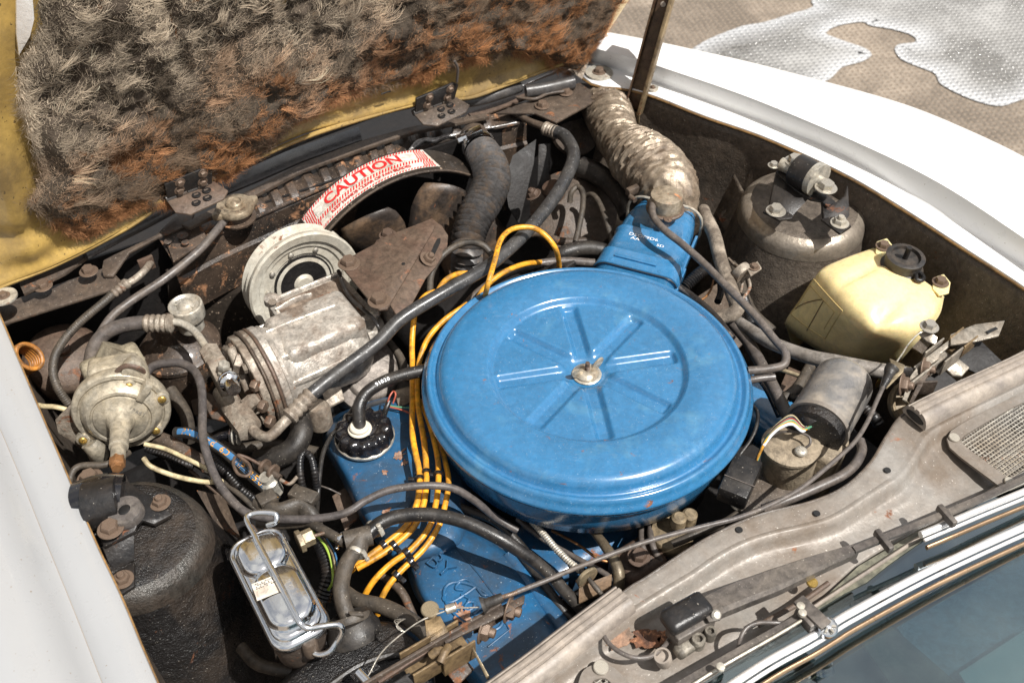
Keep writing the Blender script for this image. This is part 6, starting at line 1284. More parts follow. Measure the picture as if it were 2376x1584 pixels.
# ================================================================== YELLOW PLUG WIRES
G = 'yellow ignition wires'
YW = [
 ([(1125, 690, -.02), (1132, 660, .018), (1148, 604, .030), (1162, 556, .034), (1190, 531, .034), (1233, 528, .030), (1264, 545, .024), (1287, 573, .01), (1296, 602, -.02), (1298, 640, -.06)], 'yellow ignition wire making the tall loop over the thick black hose'),
 ([(1100, 708, -.04), (1118, 676, -.02), (1145, 648, -.012), (1180, 626, -.012), (1220, 612, -.02), (1260, 608, -.04)], 'yellow ignition wire running low behind the blue lid, right of the tall loop'),
 ([(1085, 634, -.035), (1060, 636, -.03), (1034, 650, -.028), (1018, 672, -.03), (1014, 690, -.034)], 'short yellow wire hump above the thick hose, left of the tall loop'),
 ([(1020, 674, -.04), (990, 684, -.04), (970, 708, -.042), (960, 745, -.045), (956, 800, -.06), (957, 851, -.068), (957, 928, -.070), (957, 1004, -.068), (965, 1055, -.066), (973, 1093, -.066), (973, 1132, -.066), (966, 1172, -.068), (942, 1220, -.075), (893, 1262, -.08), (845, 1298, -.085), (810, 1325, -.09)], 'leftmost long yellow ignition wire beside the blue lid'),
 ([(1085, 705, -.03), (1034, 740, -.035), (998, 778, -.045), (978, 820, -.058), (969, 870, -.066), (970, 940, -.068), (983, 1017, -.066), (988, 1068, -.066), (989, 1119, -.066), (982, 1172, -.068), (960, 1222, -.075), (910, 1268, -.08), (860, 1300, -.083), (828, 1318, -.086)], 'second long yellow ignition wire from the left, printed in black'),
 ([(975, 930, -.080), (993, 973, -.072), (1006, 1017, -.068), (1016, 1068, -.066), (1017, 1119, -.066), (1011, 1170, -.068), (996, 1222, -.075), (957, 1271, -.082), (906, 1308, -.088), (868, 1346, -.095), (845, 1384, -.11), (840, 1410, -.13)], 'third long yellow ignition wire from the left'),
 ([(1020, 1020, -.085), (1034, 1075, -.070), (1041, 1119, -.066), (1033, 1170, -.068), (1018, 1220, -.075), (983, 1273, -.082), (932, 1322, -.088), (901, 1359, -.095), (882, 1396, -.11), (876, 1425, -.13)], 'rightmost long yellow ignition wire, closest to the blue pan'),
]
yws = []
for pts, lab in YW:
    o, s = T('ignition_wire', lab, 'ignition wire', pts, 12.6, 'yellow', seg=14, group=G, n=10); yws.append((o, s))
def print_along(o, s, f0, txt, size, m='blackp', flipd=1, rpx=6.4):
    """small print following a wire"""
    L = [0]
    for a, b in zip(s[:-1], s[1:]): L.append(L[-1] + (b - a).length)
    d0 = L[-1] * f0; mb = MB(); adv = size * .62
    for i, chh in enumerate(txt):
        if chh == ' ': continue
        d = d0 + flipd * i * adv; j = max(0, min(len(s) - 2, int(np.searchsorted(L, d)) - 1)); p = s[j].lerp(s[j + 1], (d - L[j]) / max(1e-9, L[j + 1] - L[j])); tx = (s[j + 1] - s[j]).normalized() * flipd
        vdir = (CAMP - p).normalized(); vdir = (vdir - tx * vdir.dot(tx)).normalized(); vdir = (vdir + Z * .3).normalized(); vdir = (vdir - tx * vdir.dot(tx)).normalized(); ty = vdir.cross(tx)
        vs, fs = text2d(chh, size, .00004); r_ = rpx * pxm(p) * (1.03 if rpx > 10 else 1)
        mb.add([p + tx * v.x + (ty * math.sin(v.y / r_) + vdir * math.cos(v.y / r_)) * (r_ * 1.015) for v in vs], fs)
    q = obj('wire_print', mb, M[m], o); q['kind'] = 'stuff'
print_along(*yws[4], .36, 'MAG-PLUS  NGK8M   Steel Core - Suppression', .0052)
print_along(*yws[4], .80, 'Magnetic Suppression Wire', .0052)
print_along(*yws[3], .62, 'Zacker - Magnetic Steel Core', .0048)
print_along(*yws[0], .16, 'Suppression 8mm  Magnetic Plus', .0050)
for wi, f, lab in ((3, .63, 'leftmost'), (4, .58, 'middle'), (5, .33, 'rightmost')):
    p, d = along(yws[wi][1], f); t = thing('wire_clip', p, lab + ' black clip of the three on the yellow wires beside the blue lid', 'clip', 'upper row of wire clips'); ring(p, d, .0050, .0062, .004, 'blackshin', t, 'band', 16); s_ = d.cross(Z).normalized(); mb = MB(); mb.box(p + s_ * .010, s_, d, Z, .008, .005, .004, .001); obj('bridge', mb, M['blackshin'], t)
for wi, f, lab in ((3, .87, 'uppermost'), (4, .84, 'second from the top'), (5, .66, 'third from the top'), (6, .62, 'fourth from the top'), (6, .70, 'lowest')):
    p, d = along(yws[wi][1], f); t = thing('wire_clip', p, lab + ' of the five black clips in the lower fan of yellow wires', 'clip', 'lower row of wire clips'); ring(p, d, .0050, .0062, .006, 'blackshin', t, 'band', 16); s_ = d.cross(Z).normalized(); mb = MB(); mb.box(p - s_ * .009, s_, d, Z, .008, .006, .004, .001); obj('bridge', mb, M['blackshin'], t)
print_along(bho, bhs, .42, '91020', .007, 'whitep', rpx=15)
# red wire loop and thin wires near the filler
T('loose_wire', 'small red wire loop beside the breather hose above the filler cap', 'wire', [(893, 960, -.09), (902, 925, -.07), (912, 908, -.065), (918, 915, -.065), (912, 935, -.075)], 4, mat('faded_red_wire', (.42, .10, .06), .45, bump=0))
T('loose_wire', 'thin green wire running right towards the yellow wires', 'wire', [(900, 940, -.09), (925, 944, -.09), (955, 946, -.09)], 4, 'wg'); T('loose_wire', 'thin red wire below the green one near the yellow wires', 'wire', [(905, 944, -.09), (930, 950, -.09), (955, 960, -.09)], 4, bpy.data.materials['faded_red_wire'])
T('wire_sleeve', 'short black sleeve joining the red loop to the harness', 'wire sleeve', [(903, 930, -.075), (896, 948, -.08), (890, 968, -.09)], 13, 'rubber')
T('dark_cable', 'thin black cable curving down from the compressor to the left of the blue cover', 'cable', [(830, 930, -.10), (800, 975, -.09), (770, 1010, -.085), (750, 1050, -.085), (742, 1100, -.09), (738, 1150, -.10), (735, 1190, -.12)], 10, 'rubber')
# alternator-like round housing behind the breather hose
aq = P(862, 870, -.14); al = thing('alternator', aq, 'round dull grey alloy housing behind the breather hose, below the compressor', 'alternator')
mb = MB(); ax = (Z * .8 + REAR * .5).normalized(); r_ = 92 * pxm(aq); mb.lathe(aq - ax * .05, ax, [(r_ * .9, 0), (r_, .01), (r_ * 1.02, .045), (r_ * .98, .052), (r_ * .7, .055), (r_ * .66, .060), (r_ * .6, .062), (r_ * .3, .060), (r_ * .02, .060)], 64); obj('housing', mb, mat('dull_alloy', (.22, .19, .165), .5, .35, dust=(.16, .12, .09), dust_amt=.5, dust_s=22, bump=.3), al)
mb = MB(); mb.plate([P(*q) for q in ((745, 905, -.10), (790, 895, -.10), (800, 925, -.11), (760, 945, -.11))], Z, .004, .001); obj('lug', mb, M['alud'], al)
mb = MB(); mb.lathe(P(738, 948, -.10), Z, [(.016, -.03), (.016, 0), (.012, .006), (.004, .007)], 24); obj('stud_cap', mb, M['alud'], al)

# ================================================================== HEATER HOSES and tee
tee = thing('heater_tee', P(830, 1262, -.04), 'black plastic hose tee where three dusty heater hoses meet, held by worm clamps', 'hose tee')
for k, (a, b) in enumerate(((P(800, 1256, -.035), P(862, 1240, -.035)), (P(834, 1250, -.035), P(824, 1290, -.04)))):
    mb = MB(); mb.tube([a, a.lerp(b, .3), a.lerp(b, .5), b], .0115, 18); obj('branch', mb, M['rubberd'], tee)
T('heater_hose', 'thick black heater hose arching from the tee across the rocker cover towards the firewall', 'hose', [(846, 1246, -.035), (885, 1212, -.03), (932, 1196, -.028), (1008, 1194, -.028), (1085, 1213, -.03), (1161, 1250, -.04), (1212, 1282, -.055), (1260, 1318, -.075), (1310, 1370, -.10), (1360, 1425, -.13)], [36, 34, 33, 32, 32, 31, 30, 28], 'rubber', seg=22)
T('heater_hose', 'dusty heater hose dropping from the tee to the black blower housing', 'hose', [(832, 1268, -.036), (808, 1300, -.036), (795, 1335, -.038), (791, 1370, -.04), (797, 1405, -.045), (808, 1432, -.05), (815, 1448, -.055)], [34, 38, 39, 39, 39, 38], 'rubberd', seg=22)
T('heater_hose', 'thinner dusty hose coming from the left into the tee', 'hose', [(800, 1258, -.036), (784, 1249, -.036), (762, 1236, -.038), (740, 1224, -.042), (716, 1212, -.05), (680, 1214, -.058), (640, 1216, -.065), (600, 1212, -.07)], [24, 24, 23, 24, 26, 26], 'rubberd', seg=18)
T('heater_hose', 'thick dark heater hose behind the dropping one, running to the latch bracket', 'hose', [(800, 1372, -.08), (830, 1392, -.075), (881, 1404, -.07), (920, 1420, -.065), (957, 1442, -.06), (990, 1472, -.06), (1012, 1510, -.065)], [34, 36, 38, 38, 38, 36], 'rubberd', seg=22)
for (u, v), (u2, v2), r_, lab, m in (((792, 1250), (806, 1256), 15, 'bright worm clamp on the left branch of the hose tee', 'chrome'), ((868, 1226), (852, 1242), 20, 'worn worm clamp on the arching heater hose at the tee', 'zinc'), ((826, 1282), (834, 1268), 19, 'worm clamp below the hose tee on the dropping heater hose', 'zinc')):
    a = P(u, v, -.036); hose_clamp(a, (P(u2, v2, -.036) - a).normalized(), r_ * pxm(a), (REAR * .8 + Z * .3 + LAT * (.4 if u > 800 else -.5)), lab, m=m)
p = P(812, 1438, -.052); t = thing('spring_clamp', p, 'black spring clamp where the dusty hose meets the blower housing', 'hose clamp')
ring(p, (P(815, 1450, -.056) - P(808, 1425, -.050)).normalized(), .019, .0222, .008, 'rubberd', t, 'band', 28); mb = MB(); mb.box(P(826, 1425, -.034), RT, REAR, Z, .014, .006, .006, .001); obj('ear', mb, M['rubberd'], t)
# blower housing
bh = thing('blower_housing', P(830, 1530, -.15), 'large black plastic heater blower housing at the bottom edge', 'blower housing')
oH = [(640, 1600), (700, 1540), (790, 1475), (800, 1455), (860, 1446), (920, 1450), (985, 1495), (1000, 1560), (980, 1640), (760, 1700)]
loft_poly([sh(oH, -.16, 1.05), sh(oH, -.09, 1.02), sh(oH, -.07, 1.0), sh(oH, -.060, .93)], 'housing', M['blackr'], bh)
mb = MB(); mb.lathe(P(818, 1458, -.062), (P(808, 1430, -.05) - P(822, 1470, -.066)).normalized(), [(.029, -.01), (.029, 0), (.026, .004), (.024, .012), (.021, .013)], 32); obj('spigot', mb, M['rubber'], bh)
mb = MB(); mb.tube(spline([P(750, 1600, -.055), P(830, 1545, -.055), P(900, 1520, -.055), P(950, 1515, -.055)], 6), .0035, 8); obj('moulded_seam', mb, M['rubber'], bh)
# crankcase looms
def loom(label, pts, w, m='loom', pitch=.0042): return T('corrugated_loom', label, 'cable sleeve', pts, w, m, seg=18, ridge=(pitch, .10), group='corrugated cable sleeves', n=10)
loom('shiny corrugated black loom making a narrow upright loop left of the blue cover', [(735, 1130, -.08), (730, 1095, -.06), (722, 1062, -.05), (708, 1050, -.05), (697, 1064, -.052), (697, 1100, -.06), (702, 1130, -.075), (706, 1150, -.09)], 16)
loom('corrugated loom slanting under the blue printed hose, right of the grey hose', [(484, 1050, -.09), (505, 1075, -.09), (530, 1100, -.09), (560, 1135, -.095), (592, 1160, -.10), (622, 1190, -.11)], 22)
loom('corrugated loom with a green wire inside, standing behind the zinc reservoir lid', [(722, 1228, -.07), (745, 1262, -.07), (760, 1305, -.07), (762, 1345, -.075), (750, 1390, -.09)], 34)
loom('corrugated loom behind the diaphragm valve beside the cream tube', [(340, 1040, -.08), (380, 1056, -.08), (420, 1072, -.08), (450, 1082, -.085)], 16)
loom('dirty corrugated loom at the bottom near the blower housing', [(790, 1460, -.06), (782, 1485, -.06), (785, 1510, -.07)], 20)
T('loose_wire', 'lime green wire inside the open loom behind the reservoir', 'wire', [(724, 1232, -.06), (752, 1262, -.055), (768, 1300, -.055), (772, 1345, -.06), (762, 1368, -.07)], 6, 'lime'); T('loose_wire', 'tan wire beside the lime green one behind the reservoir', 'wire', [(752, 1250, -.06), (770, 1282, -.05), (778, 1320, -.05), (774, 1355, -.06)], 5, 'steel'); T('loose_wire', 'thin blue wire beside the tan one behind the reservoir', 'wire', [(758, 1250, -.06), (778, 1285, -.05), (784, 1322, -.05)], 4, 'bluep')
# printed coolant hose
o, s = T('printed_hose', 'dark hose with a blue band of yellow print, slanting below the grey hose', 'hose', [(408, 1003, -.06), (440, 1005, -.055), (484, 1024, -.055), (530, 1055, -.06), (580, 1100, -.065), (615, 1130, -.075), (640, 1160, -.09)], 26, 'rubber', seg=20)
def band_on(o, s, f0, f1, rpx, ang, m, name):
    mb = MB(); rows = [[], [], [], []]
    for f in np.linspace(f0, f1, 40):
        p, tx = along(s, f); vd_ = (CAMP - p).normalized(); vd_ = (vd_ + Z * .4 - tx * (vd_ + Z * .4).dot(tx)).normalized(); ty = vd_.cross(tx); r_ = rpx * pxm(p) * 1.02
        for k, a in enumerate(np.linspace(-ang, ang, 4)): rows[k].append(p + (ty * math.sin(a) + vd_ * math.cos(a)) * r_)
    mb.grid(rows); return obj(name, mb, M[m], o)
band_on(o, s, .06, .93, 13.2, .55, 'bluep', 'blue_band'); print_along(o, s, .10, 'PN Ford 6D  WP 250  Made in', .0115, 'yellow', rpx=13.2)
T('heater_pipe', 'rusty brown pipe stub under the cream tube, right of the diaphragm valve', 'pipe', [(350, 1010, -.08), (400, 1030, -.08), (440, 1055, -.085), (480, 1080, -.09)], 34, 'rustd')
dst = thing('pipe_hook', P(555, 1075, -.04), 'rusty bent wire hook over the blue printed hose', 'wire hook')
T('hook', '', '', [(545, 1060, -.045), (541, 1075, -.04), (552, 1098, -.04), (572, 1104, -.04), (582, 1092, -.04), (576, 1075, -.045), (560, 1062, -.045), (553, 1055, -.045), (575, 1062, -.05), (605, 1078, -.055)], 7.5, 'rust', dst)
tt = thing('vacuum_fitting', P(650, 1100, -.07), 'brown vacuum fitting with collars between the blue printed hose and the loom loop', 'pipe fitting')
T('stem', '', '', [(600, 1075, -.06), (625, 1090, -.06), (650, 1108, -.062)], 15, 'rustd', tt); T('nozzle', '', '', [(650, 1112, -.062), (672, 1122, -.065), (690, 1105, -.06)], 9, 'alud', tt)
p, d = P(614, 1082, -.06), (P(640, 1100, -.06) - P(600, 1075, -.06)).normalized(); ring(p, d, .006, .0095, .004, 'rust', tt); ring(P(634, 1094, -.06), d, .006, .0095, .004, 'rust', tt)
md = thing('wire_guide', P(680, 1170, -.09), 'dirty black moulded wire guide with two square tabs beside the loom loop', 'wire guide')
gm_ = M['rubberd']
mb = MB(); mb.box(P(705, 1150, -.075), (P(732, 1160, 0) - P(680, 1140, 0)).normalized(), (P(732, 1160, 0) - P(680, 1140, 0)).normalized().cross(Z), Z, .034, .018, .012, .002); obj('tab', mb, M['alud'] if False else gm_, md)
mb = MB(); mb.box(P(620, 1158, -.075), LAT, REAR, Z, .022, .018, .014, .002); obj('tab', mb, gm_, md)
mb = MB(); mb.tube(spline([P(600, 1175, -.09), P(650, 1190, -.085), P(695, 1178, -.085), P(720, 1200, -.09), P(728, 1225, -.10)], 6), .016, 16, flat=.6); obj('channel', mb, gm_, md)
mb = MB(); mb.lathe(P(638, 1140, -.09), (Z + RT * -.2).normalized(), [(.011, 0), (.011, .016), (.0122, .017), (.0122, .021), (.009, .024), (.0088, .03)], 20); obj('sensor_nut', mb, M['zinc'], md)
T('thin_cable', 'thin brown cable with a small clamp, below the rusty hook', 'cable', [(478, 1092, -.08), (520, 1120, -.08), (560, 1150, -.08), (600, 1185, -.085), (640, 1200, -.09)], 12, 'rubberd')
T('thin_cable', 'thin cable across the gap between the loom and the blue cover', 'cable', [(742, 1126, -.10), (765, 1134, -.10), (790, 1146, -.11)], 4, 'greyhose')
# throttle kickdown spring cable and brackets under the air cleaner
sc_ = thing('spring_cable', P(1310, 1300, -.09), 'control cable wrapped in a coiled spring emerging from under the blue pan', 'control cable')
T('coil_spring', '', '', [(1232, 1205, -.10), (1262, 1240, -.095), (1290, 1272, -.09), (1320, 1302, -.085), (1348, 1324, -.08)], 15, 'zinc', sc_, ridge=(.0036, .14), seg=16)
T('cable_end', '', '', [(1348, 1322, -.078), (1366, 1342, -.078), (1384, 1364, -.08), (1398, 1380, -.085)], [12, 11, 14, 11], 'rubberd', sc_)
mb = MB(); mb.lathe(P(1360, 1334, -.078), (P(1372, 1350, -.078) - P(1350, 1325, -.078)).normalized(), [(.004, 0), (.013, .0), (.0135, .002), (.013, .004), (.006, .005)], 20); obj('washer', mb, M['steel'], sc_)
pb = thing('cable_bracket', P(1370, 1370, -.10), 'rusty bracket holding the spring cable beside the cowl lip', 'bracket')
for pts in (((1335, 1345, -.085), (1372, 1312, -.085), (1378, 1326, -.085), (1345, 1362, -.085)), ((1343, 1360, -.09), (1420, 1330, -.09), (1418, 1362, -.10), (1400, 1375, -.105), (1343, 1398, -.105))):
    mb = MB(); mb.plate([P(*q) for q in pts], Z, .003, .0008); obj('plate', mb, mat('bracket_brown', (.24, .15, .085), .55, .2, dust=(.3, .2, .12), dust_amt=.5, dust_s=30, rust=.1, bump=.3) if 'bracket_brown' not in bpy.data.materials else bpy.data.materials['bracket_brown'], pb)
T('steel_pipe', 'brown pipe curving down from under the blue pan behind the long cable', 'pipe', [(1370, 1222, -.10), (1392, 1250, -.095), (1412, 1278, -.09), (1428, 1305, -.09), (1436, 1335, -.095), (1432, 1372, -.11)], [20, 22, 25, 27, 28, 28], mat('bronze_pipe', (.17, .135, .09), .4, .4, dust=(.22, .17, .11), dust_amt=.4, bump=.2))
T('steel_pipe', 'thin grey pipe crossing behind the spring cable', 'pipe', [(1200, 1203, -.12), (1260, 1250, -.12), (1330, 1290, -.11), (1395, 1325, -.10), (1425, 1345, -.10)], 13, 'greyhose')
T('vacuum_hose', 'twin grey hoses hanging under the blue pan: the left one', 'hose', [(1488, 1220, -.12), (1488, 1250, -.11), (1496, 1280, -.11), (1512, 1305, -.12)], 13, 'greyhose')
T('vacuum_hose', 'twin grey hoses hanging under the blue pan: the right one', 'hose', [(1508, 1215, -.12), (1510, 1245, -.11), (1518, 1275, -.11), (1532, 1300, -.12)], 15, 'greyhose')
dq = P(1562, 1228, -.11); ds_ = thing('vacuum_switch', dq, 'tan round vacuum switch with two knobs under the right side of the blue pan', 'vacuum switch')
tanp = mat('tan_plastic', (.34, .26, .16), .5, dust=(.2, .15, .09), dust_amt=.45, dust_s=40, bump=.15)
mb = MB(); mb.lathe(dq - Z * .02, (Z - RT * .15 - FW * .2).normalized(), [(.024, 0), (.026, .004), (.026, .018), (.023, .022), (.012, .024), (.002, .024)], 36); obj('disc', mb, tanp, ds_)
for u, v in ((1575, 1205), (1600, 1197)): mb = MB(); mb.lathe(P(u, v, -.085), Z, [(.009, -.01), (.009, .004), (.006, .007), (.001, .007)], 20); obj('knob', mb, tanp, ds_)
tag(fix(P(1482, 1292, -.10), Z, .009, None, 'hexhead', 'rust', 'bolt'), 'rusty bolt in the shadow below the twin grey hoses', 'bolt')
rb_ = MB(); rb_.box(P(1478, 1315, -.14), LAT, REAR, Z, .06, .05, .05, .012, 3); tag(obj('exhaust_flange', rb_, M['rust']), 'rusty red brown casting in the gap beside the cowl lip', 'casting')
T('dark_hose', 'dark hose passing under the arching heater hose', 'hose', [(1040, 1165, -.11), (1090, 1185, -.11), (1150, 1210, -.11), (1200, 1255, -.12), (1235, 1300, -.13)], 20, 'rubber')
T('dark_hose', 'dark hose beside the blue side rail of the rocker cover', 'hose', [(1200, 1275, -.12), (1260, 1350, -.12), (1310, 1420, -.13), (1345, 1455, -.14)], 22, 'rubber')
mf = MB(); mf.box(P(1330, 1260, -.19), LAT, REAR, Z, .16, .10, .06, .02, 3); tag(obj('intake_manifold', mf, M['blue2']), 'dark blue manifold casting in the shade under the pan', 'manifold')
mf = MB(); mf.box(P(1770, 960, -.15), (REAR + LAT * .2).normalized(), (LAT - REAR * .2).normalized(), Z, .18, .09, .05, .02, 3); tag(obj('rocker_cover', mf, M['blue']), 'second blue rocker cover peeping out right of the air cleaner', 'rocker cover')
# transmission of clutter behind compressor
T('radiator_hose', 'thick dark lower radiator hose curving in the gloom under the compressor', 'radiator hose', [(690, 960, -.10), (700, 1000, -.10), (680, 1040, -.11), (640, 1062, -.12), (600, 1068, -.13)], 52, 'rubber', seg=22)
sn_ = thing('sensor', P(530, 1000, -.09), 'black threaded sensor with a ribbed collar below the bent alloy pipe', 'sensor')
T('body', '', '', [(495, 1020, -.085), (520, 1010, -.08), (560, 1008, -.08)], 20, 'blackshin', sn_); p = P(538, 1009, -.08)
for k in range(4): ring(p + RT * .003 * k, RT, .008, .0125, .0022, 'zinc' if k % 2 else 'black', sn_)
# latch plates, clamps at bottom centre
lt_ = thing('hood_latch', P(1000, 1500, -.04), 'brown plated hood latch mechanism at the bottom with bolts, springs and a cable clamp', 'hood latch')
lm_ = mat('yellow_zinc', (.30, .21, .11), .35, .6, dust=(.17, .11, .06), dust_amt=.45, dust_s=30, rust=.12, bump=.2)
def LP(pts, t_=.003, m=None, n=Z, name='latch_plate'):
    mb = MB(); mb.plate([P(*q) for q in pts], n, t_, .0007); return obj(name, mb, m or lm_, lt_)
mb = MB(); mb.box(P(985, 1512, -.002), (P(1130, 1428, 0) - P(875, 1578, 0)).normalized(), (P(1130, 1428, 0) - P(875, 1578, 0)).normalized().cross(Z), Z, .175, .0035, .016, .0008); obj('side_rail', mb, M['rustd'], lt_)
LP(((1026, 1478, .0), (1068, 1455, .0), (1128, 1425, .0), (1218, 1380, .004), (1216, 1398, .004), (1136, 1442, .0), (1075, 1470, .0), (1034, 1492, .0)), m=M['rustd'])
LP(((1100, 1430, -.002), (1130, 1422, -.002), (1218, 1380, .002), (1212, 1408, -.02), (1130, 1462, -.02), (1100, 1470, -.02)), m=M['rustd'], n=(Z + REAR).normalized())
LP(((870, 1570, .0), (945, 1525, .0), (990, 1498, .0), (998, 1508, .0), (955, 1535, .0), (880, 1584, .0)), m=M['rust'])
def uchan(par, u, v, hh_, d, L_, W_, H_, m, th=.0022, n1='channel_floor', n2='channel_wall', h2=1.0):
    c = P(u, v, hh_); e = d.cross(Z).normalized()
    mb = MB(); mb.box(c, d, e, Z, L_, W_, th, .0004); obj(n1, mb, m, par)
    for s_, k in ((1, 1.0), (-1, h2)): mb = MB(); mb.box(c + e * s_ * W_ / 2 + Z * H_ * k / 2, d, e, Z, L_, th, H_ * k + th, .0006); obj(n2, mb, m, par)
uchan(lt_, 982, 1546, -.022, LAT, .034, .026, .022, lm_); uchan(lt_, 1048, 1514, -.026, LAT, .036, .032, .030, lm_, h2=.7)
LP(((985, 1430, .0), (1022, 1428, .0), (1040, 1462, .0), (1040, 1500, -.01), (1010, 1515, -.015), (990, 1480, -.005)), m=lm_, n=(Z + REAR * .4).normalized(), name='cable_clamp')
LP(((1082, 1478, .0), (1092, 1490, .0), (1137, 1570, -.02), (1130, 1575, -.02)), .002, M['steel'], Z, 'strap')
LP(((1030, 1550, -.03), (1075, 1520, -.03), (1100, 1550, -.035), (1060, 1590, -.035)), m=M['rustd'])
mb = MB(); mb.plate([P(*q) for q in ((880, 1600, -.01), (950, 1556, -.01), (962, 1572, -.01), (960, 1600, -.02))], Z, .01, .002); obj('latch_box', mb, M['dark'], lt_)
for u, v, hh_, r_ in ((1178, 1412, -.006, .010), (1118, 1460, -.014, .010)):
    fix(P(u, v, hh_), (LAT * .6 + REAR * .8).normalized(), r_, lt_, 'nut', 'bolt', 'stud_nut')
fix(P(998, 1415, .006), Z, .009, lt_, 'slot', 'steel', 'cable_screw')
for k, (a, b) in enumerate((((1000, 1520), (1024, 1508)), ((1022, 1535), (1040, 1500)))): mb = MB(); mb.tube([P(*a, .002), P((a[0] + b[0]) / 2, (a[1] + b[1]) / 2 - 4, .006), P(*b, .002)], .0042, 12); obj('bent_tongue', mb, lm_, lt_)
cbt = thing('latch_cable', P(1000, 1420, .0), 'bare frayed steel cable with a crimp, leading down from the latch screw', 'cable')
T('strand', '', '', [(855, 1566, -.02), (880, 1520, -.012), (910, 1488, -.004), (945, 1460, .002), (975, 1440, .006), (1010, 1425, .008), (1045, 1413, .010), (1060, 1410, .010), (1112, 1408, .012)], 3.4, 'boltb', cbt); T('strand', '', '', [(975, 1440, .004), (992, 1428, .006), (1006, 1408, .008), (1020, 1412, .010), (1048, 1410, .010)], 3.4, 'steel', cbt)
mb = MB(); mb.tube([P(1034, 1414, .011), P(1056, 1407, .011)], .0045, 12); obj('crimp', mb, M['boltb'], cbt)
for k in range(6): T('frayed_end', '', '', [(938, 1464, .002), (925 - k * 2, 1460 - k * 4, .004), (920 + k * 3, 1450 - k * 3, .006), (930 + k * 2, 1440 - k, .008)], 1.6, 'boltb', cbt, seg=6)
mb = MB(); mb.tube([P(832, 1558, -.02), P(856, 1584, -.02)], .005, 14); tag(obj('chrome_pin', mb, M['chrome']), 'short bright metal pin at the bottom edge beside the latch cable', 'pin')
# long hood cable with its two boots
hc = thing('control_cable', P(1600, 1240, 0), 'long grey sleeved control cable running along the cowl between two black rubber boots', 'control cable')
T('sleeve', '', '', [(1200, 1372, .020), (1262, 1348, .022), (1328, 1320, .022), (1392, 1295, .022), (1455, 1271, .020), (1520, 1250, .018), (1583, 1233, .016), (1650, 1216, .014), (1710, 1201, .012), (1776, 1176, .010), (1853, 1136, .010), (1916, 1086, .012), (1980, 1028, .014), (2013, 978, .016), (2036, 926, .018), (2058, 878, .020)], 12, 'greyhose', hc, n=10)
T('threaded_end', '', '', [(1160, 1386, .018), (1180, 1380, .019), (1204, 1371, .020)], 11, 'bolt', hc, ridge=(.0016, .06), seg=12)
T('boot', '', '', [(1118, 1404, .012), (1128, 1400, .013), (1132, 1398, .014), (1150, 1391, .016), (1166, 1384, .018)], [44, 30, 24, 24, 20], 'rubber', hc, seg=20)
T('boot', '', '', [(2046, 902, .018), (2056, 882, .02), (2062, 870, .021), (2066, 860, .022), (2072, 852, .024)], [12, 20, 22, 30, 34], 'rubber', hc, seg=20)
mb = MB(); mb.plate([P(*q) for q in ((2064, 830, .018), (2100, 846, .022), (2096, 862, .020), (2058, 900, .012), (2052, 892, .012), (2072, 862, .016))], Z, .003, .0008); obj('end_bracket', mb, M['steel'], hc)
# ================================================================== RIGHT STRUT TOWER
rtc = P(1866, 474, -.042)
M['towr'] = mat('worn_tower', (.17, .14, .112), .34, .5, dust=(.055, .04, .03), dust_amt=.42, dust_s=8, bump=.6, bump_s=330, speck=.15, rust=.02)
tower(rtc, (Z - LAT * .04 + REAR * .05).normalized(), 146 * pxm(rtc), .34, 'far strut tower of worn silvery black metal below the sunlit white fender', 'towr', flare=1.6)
# swept shoulder joining the tower to the wing
mb = MB(); rows = []
for f in np.linspace(0, 1, 12):
    rows.append([P(1655 + 50 * f, 500 - 95 * f, -.10 + .06 * f), P(1700 + 40 * f, 560 - 90 * f, -.12 + .06 * f), P(1745 + 20 * f, 650 - 120 * f, -.18 + .08 * f)])
mb.grid(rows); tag(obj('tower_gusset', mb, M['towr'], solid=.002), 'dusty gusset sheet sloping from the inner wing onto the far strut tower', 'gusset')
rb2 = thing('shock_mount', P(1860, 450, 0), 'black bridge shaped shock mount with bright bolts on the far strut tower', 'shock mount', 'shock absorber mounts')
def RK(pts, t_, m, name, n=Z, b=.0010): mb = MB(); mb.plate([P(*q) for q in pts], n, t_, b); return obj(name, mb, M[m], rb2)
RK(((1770, 490, -.010), (1795, 470, -.010), (1842, 500, -.010), (1838, 506, -.010), (1808, 510, -.010)), .004, 'black', 'foot')
RK(((1800, 396, .010), (1830, 395, .012), (1880, 440, .008), (1912, 445, .004), (1940, 468, .0), (1920, 478, .0), (1905, 466, .0), (1880, 462, .002), (1846, 440, .006), (1802, 402, .010)), .004, 'black', 'bridge_top')
RK(((1801, 402, .008), (1846, 440, .004), (1876, 462, .0), (1838, 502, -.012), (1806, 496, -.012), (1786, 474, -.010)), .004, 'black', 'front_leg', n=(REAR + Z * .6 - LAT * .4).normalized())
RK(((1908, 468, -.002), (1942, 470, .0), (1962, 455, .0), (1968, 430, .004), (1972, 500, -.012), (1952, 524, -.014), (1912, 512, -.014)), .004, 'black', 'rear_leg', n=(REAR + Z * .7).normalized())
RK(((1905, 508, -.012), (1945, 494, -.012), (1976, 524, -.012), (1950, 542, -.012)), .004, 'black', 'rear_foot')
mb = MB(); mb.tube([P(1812, 380, .020), P(1830, 388, .020), P(1846, 395, .020)], .010, 16); obj('rod_eye', mb, M['zinc'], rb2)
mb = MB(); mb.tube([P(1846, 392, .024), P(1890, 415, .024)], .0235, 32); obj('bushing', mb, M['black'], rb2)
mb = MB(); mb.tube([P(1888, 412, .024), P(1900, 419, .024)], .0255, 32); obj('bushing_rim', mb, M['zinc'], rb2)
mb = MB(); mb.tube([P(1896, 418, .022), P(1912, 432, .020), P(1928, 440, .018)], .011, 16, flat=.7); obj('rod_end', mb, M['zinc'], rb2)
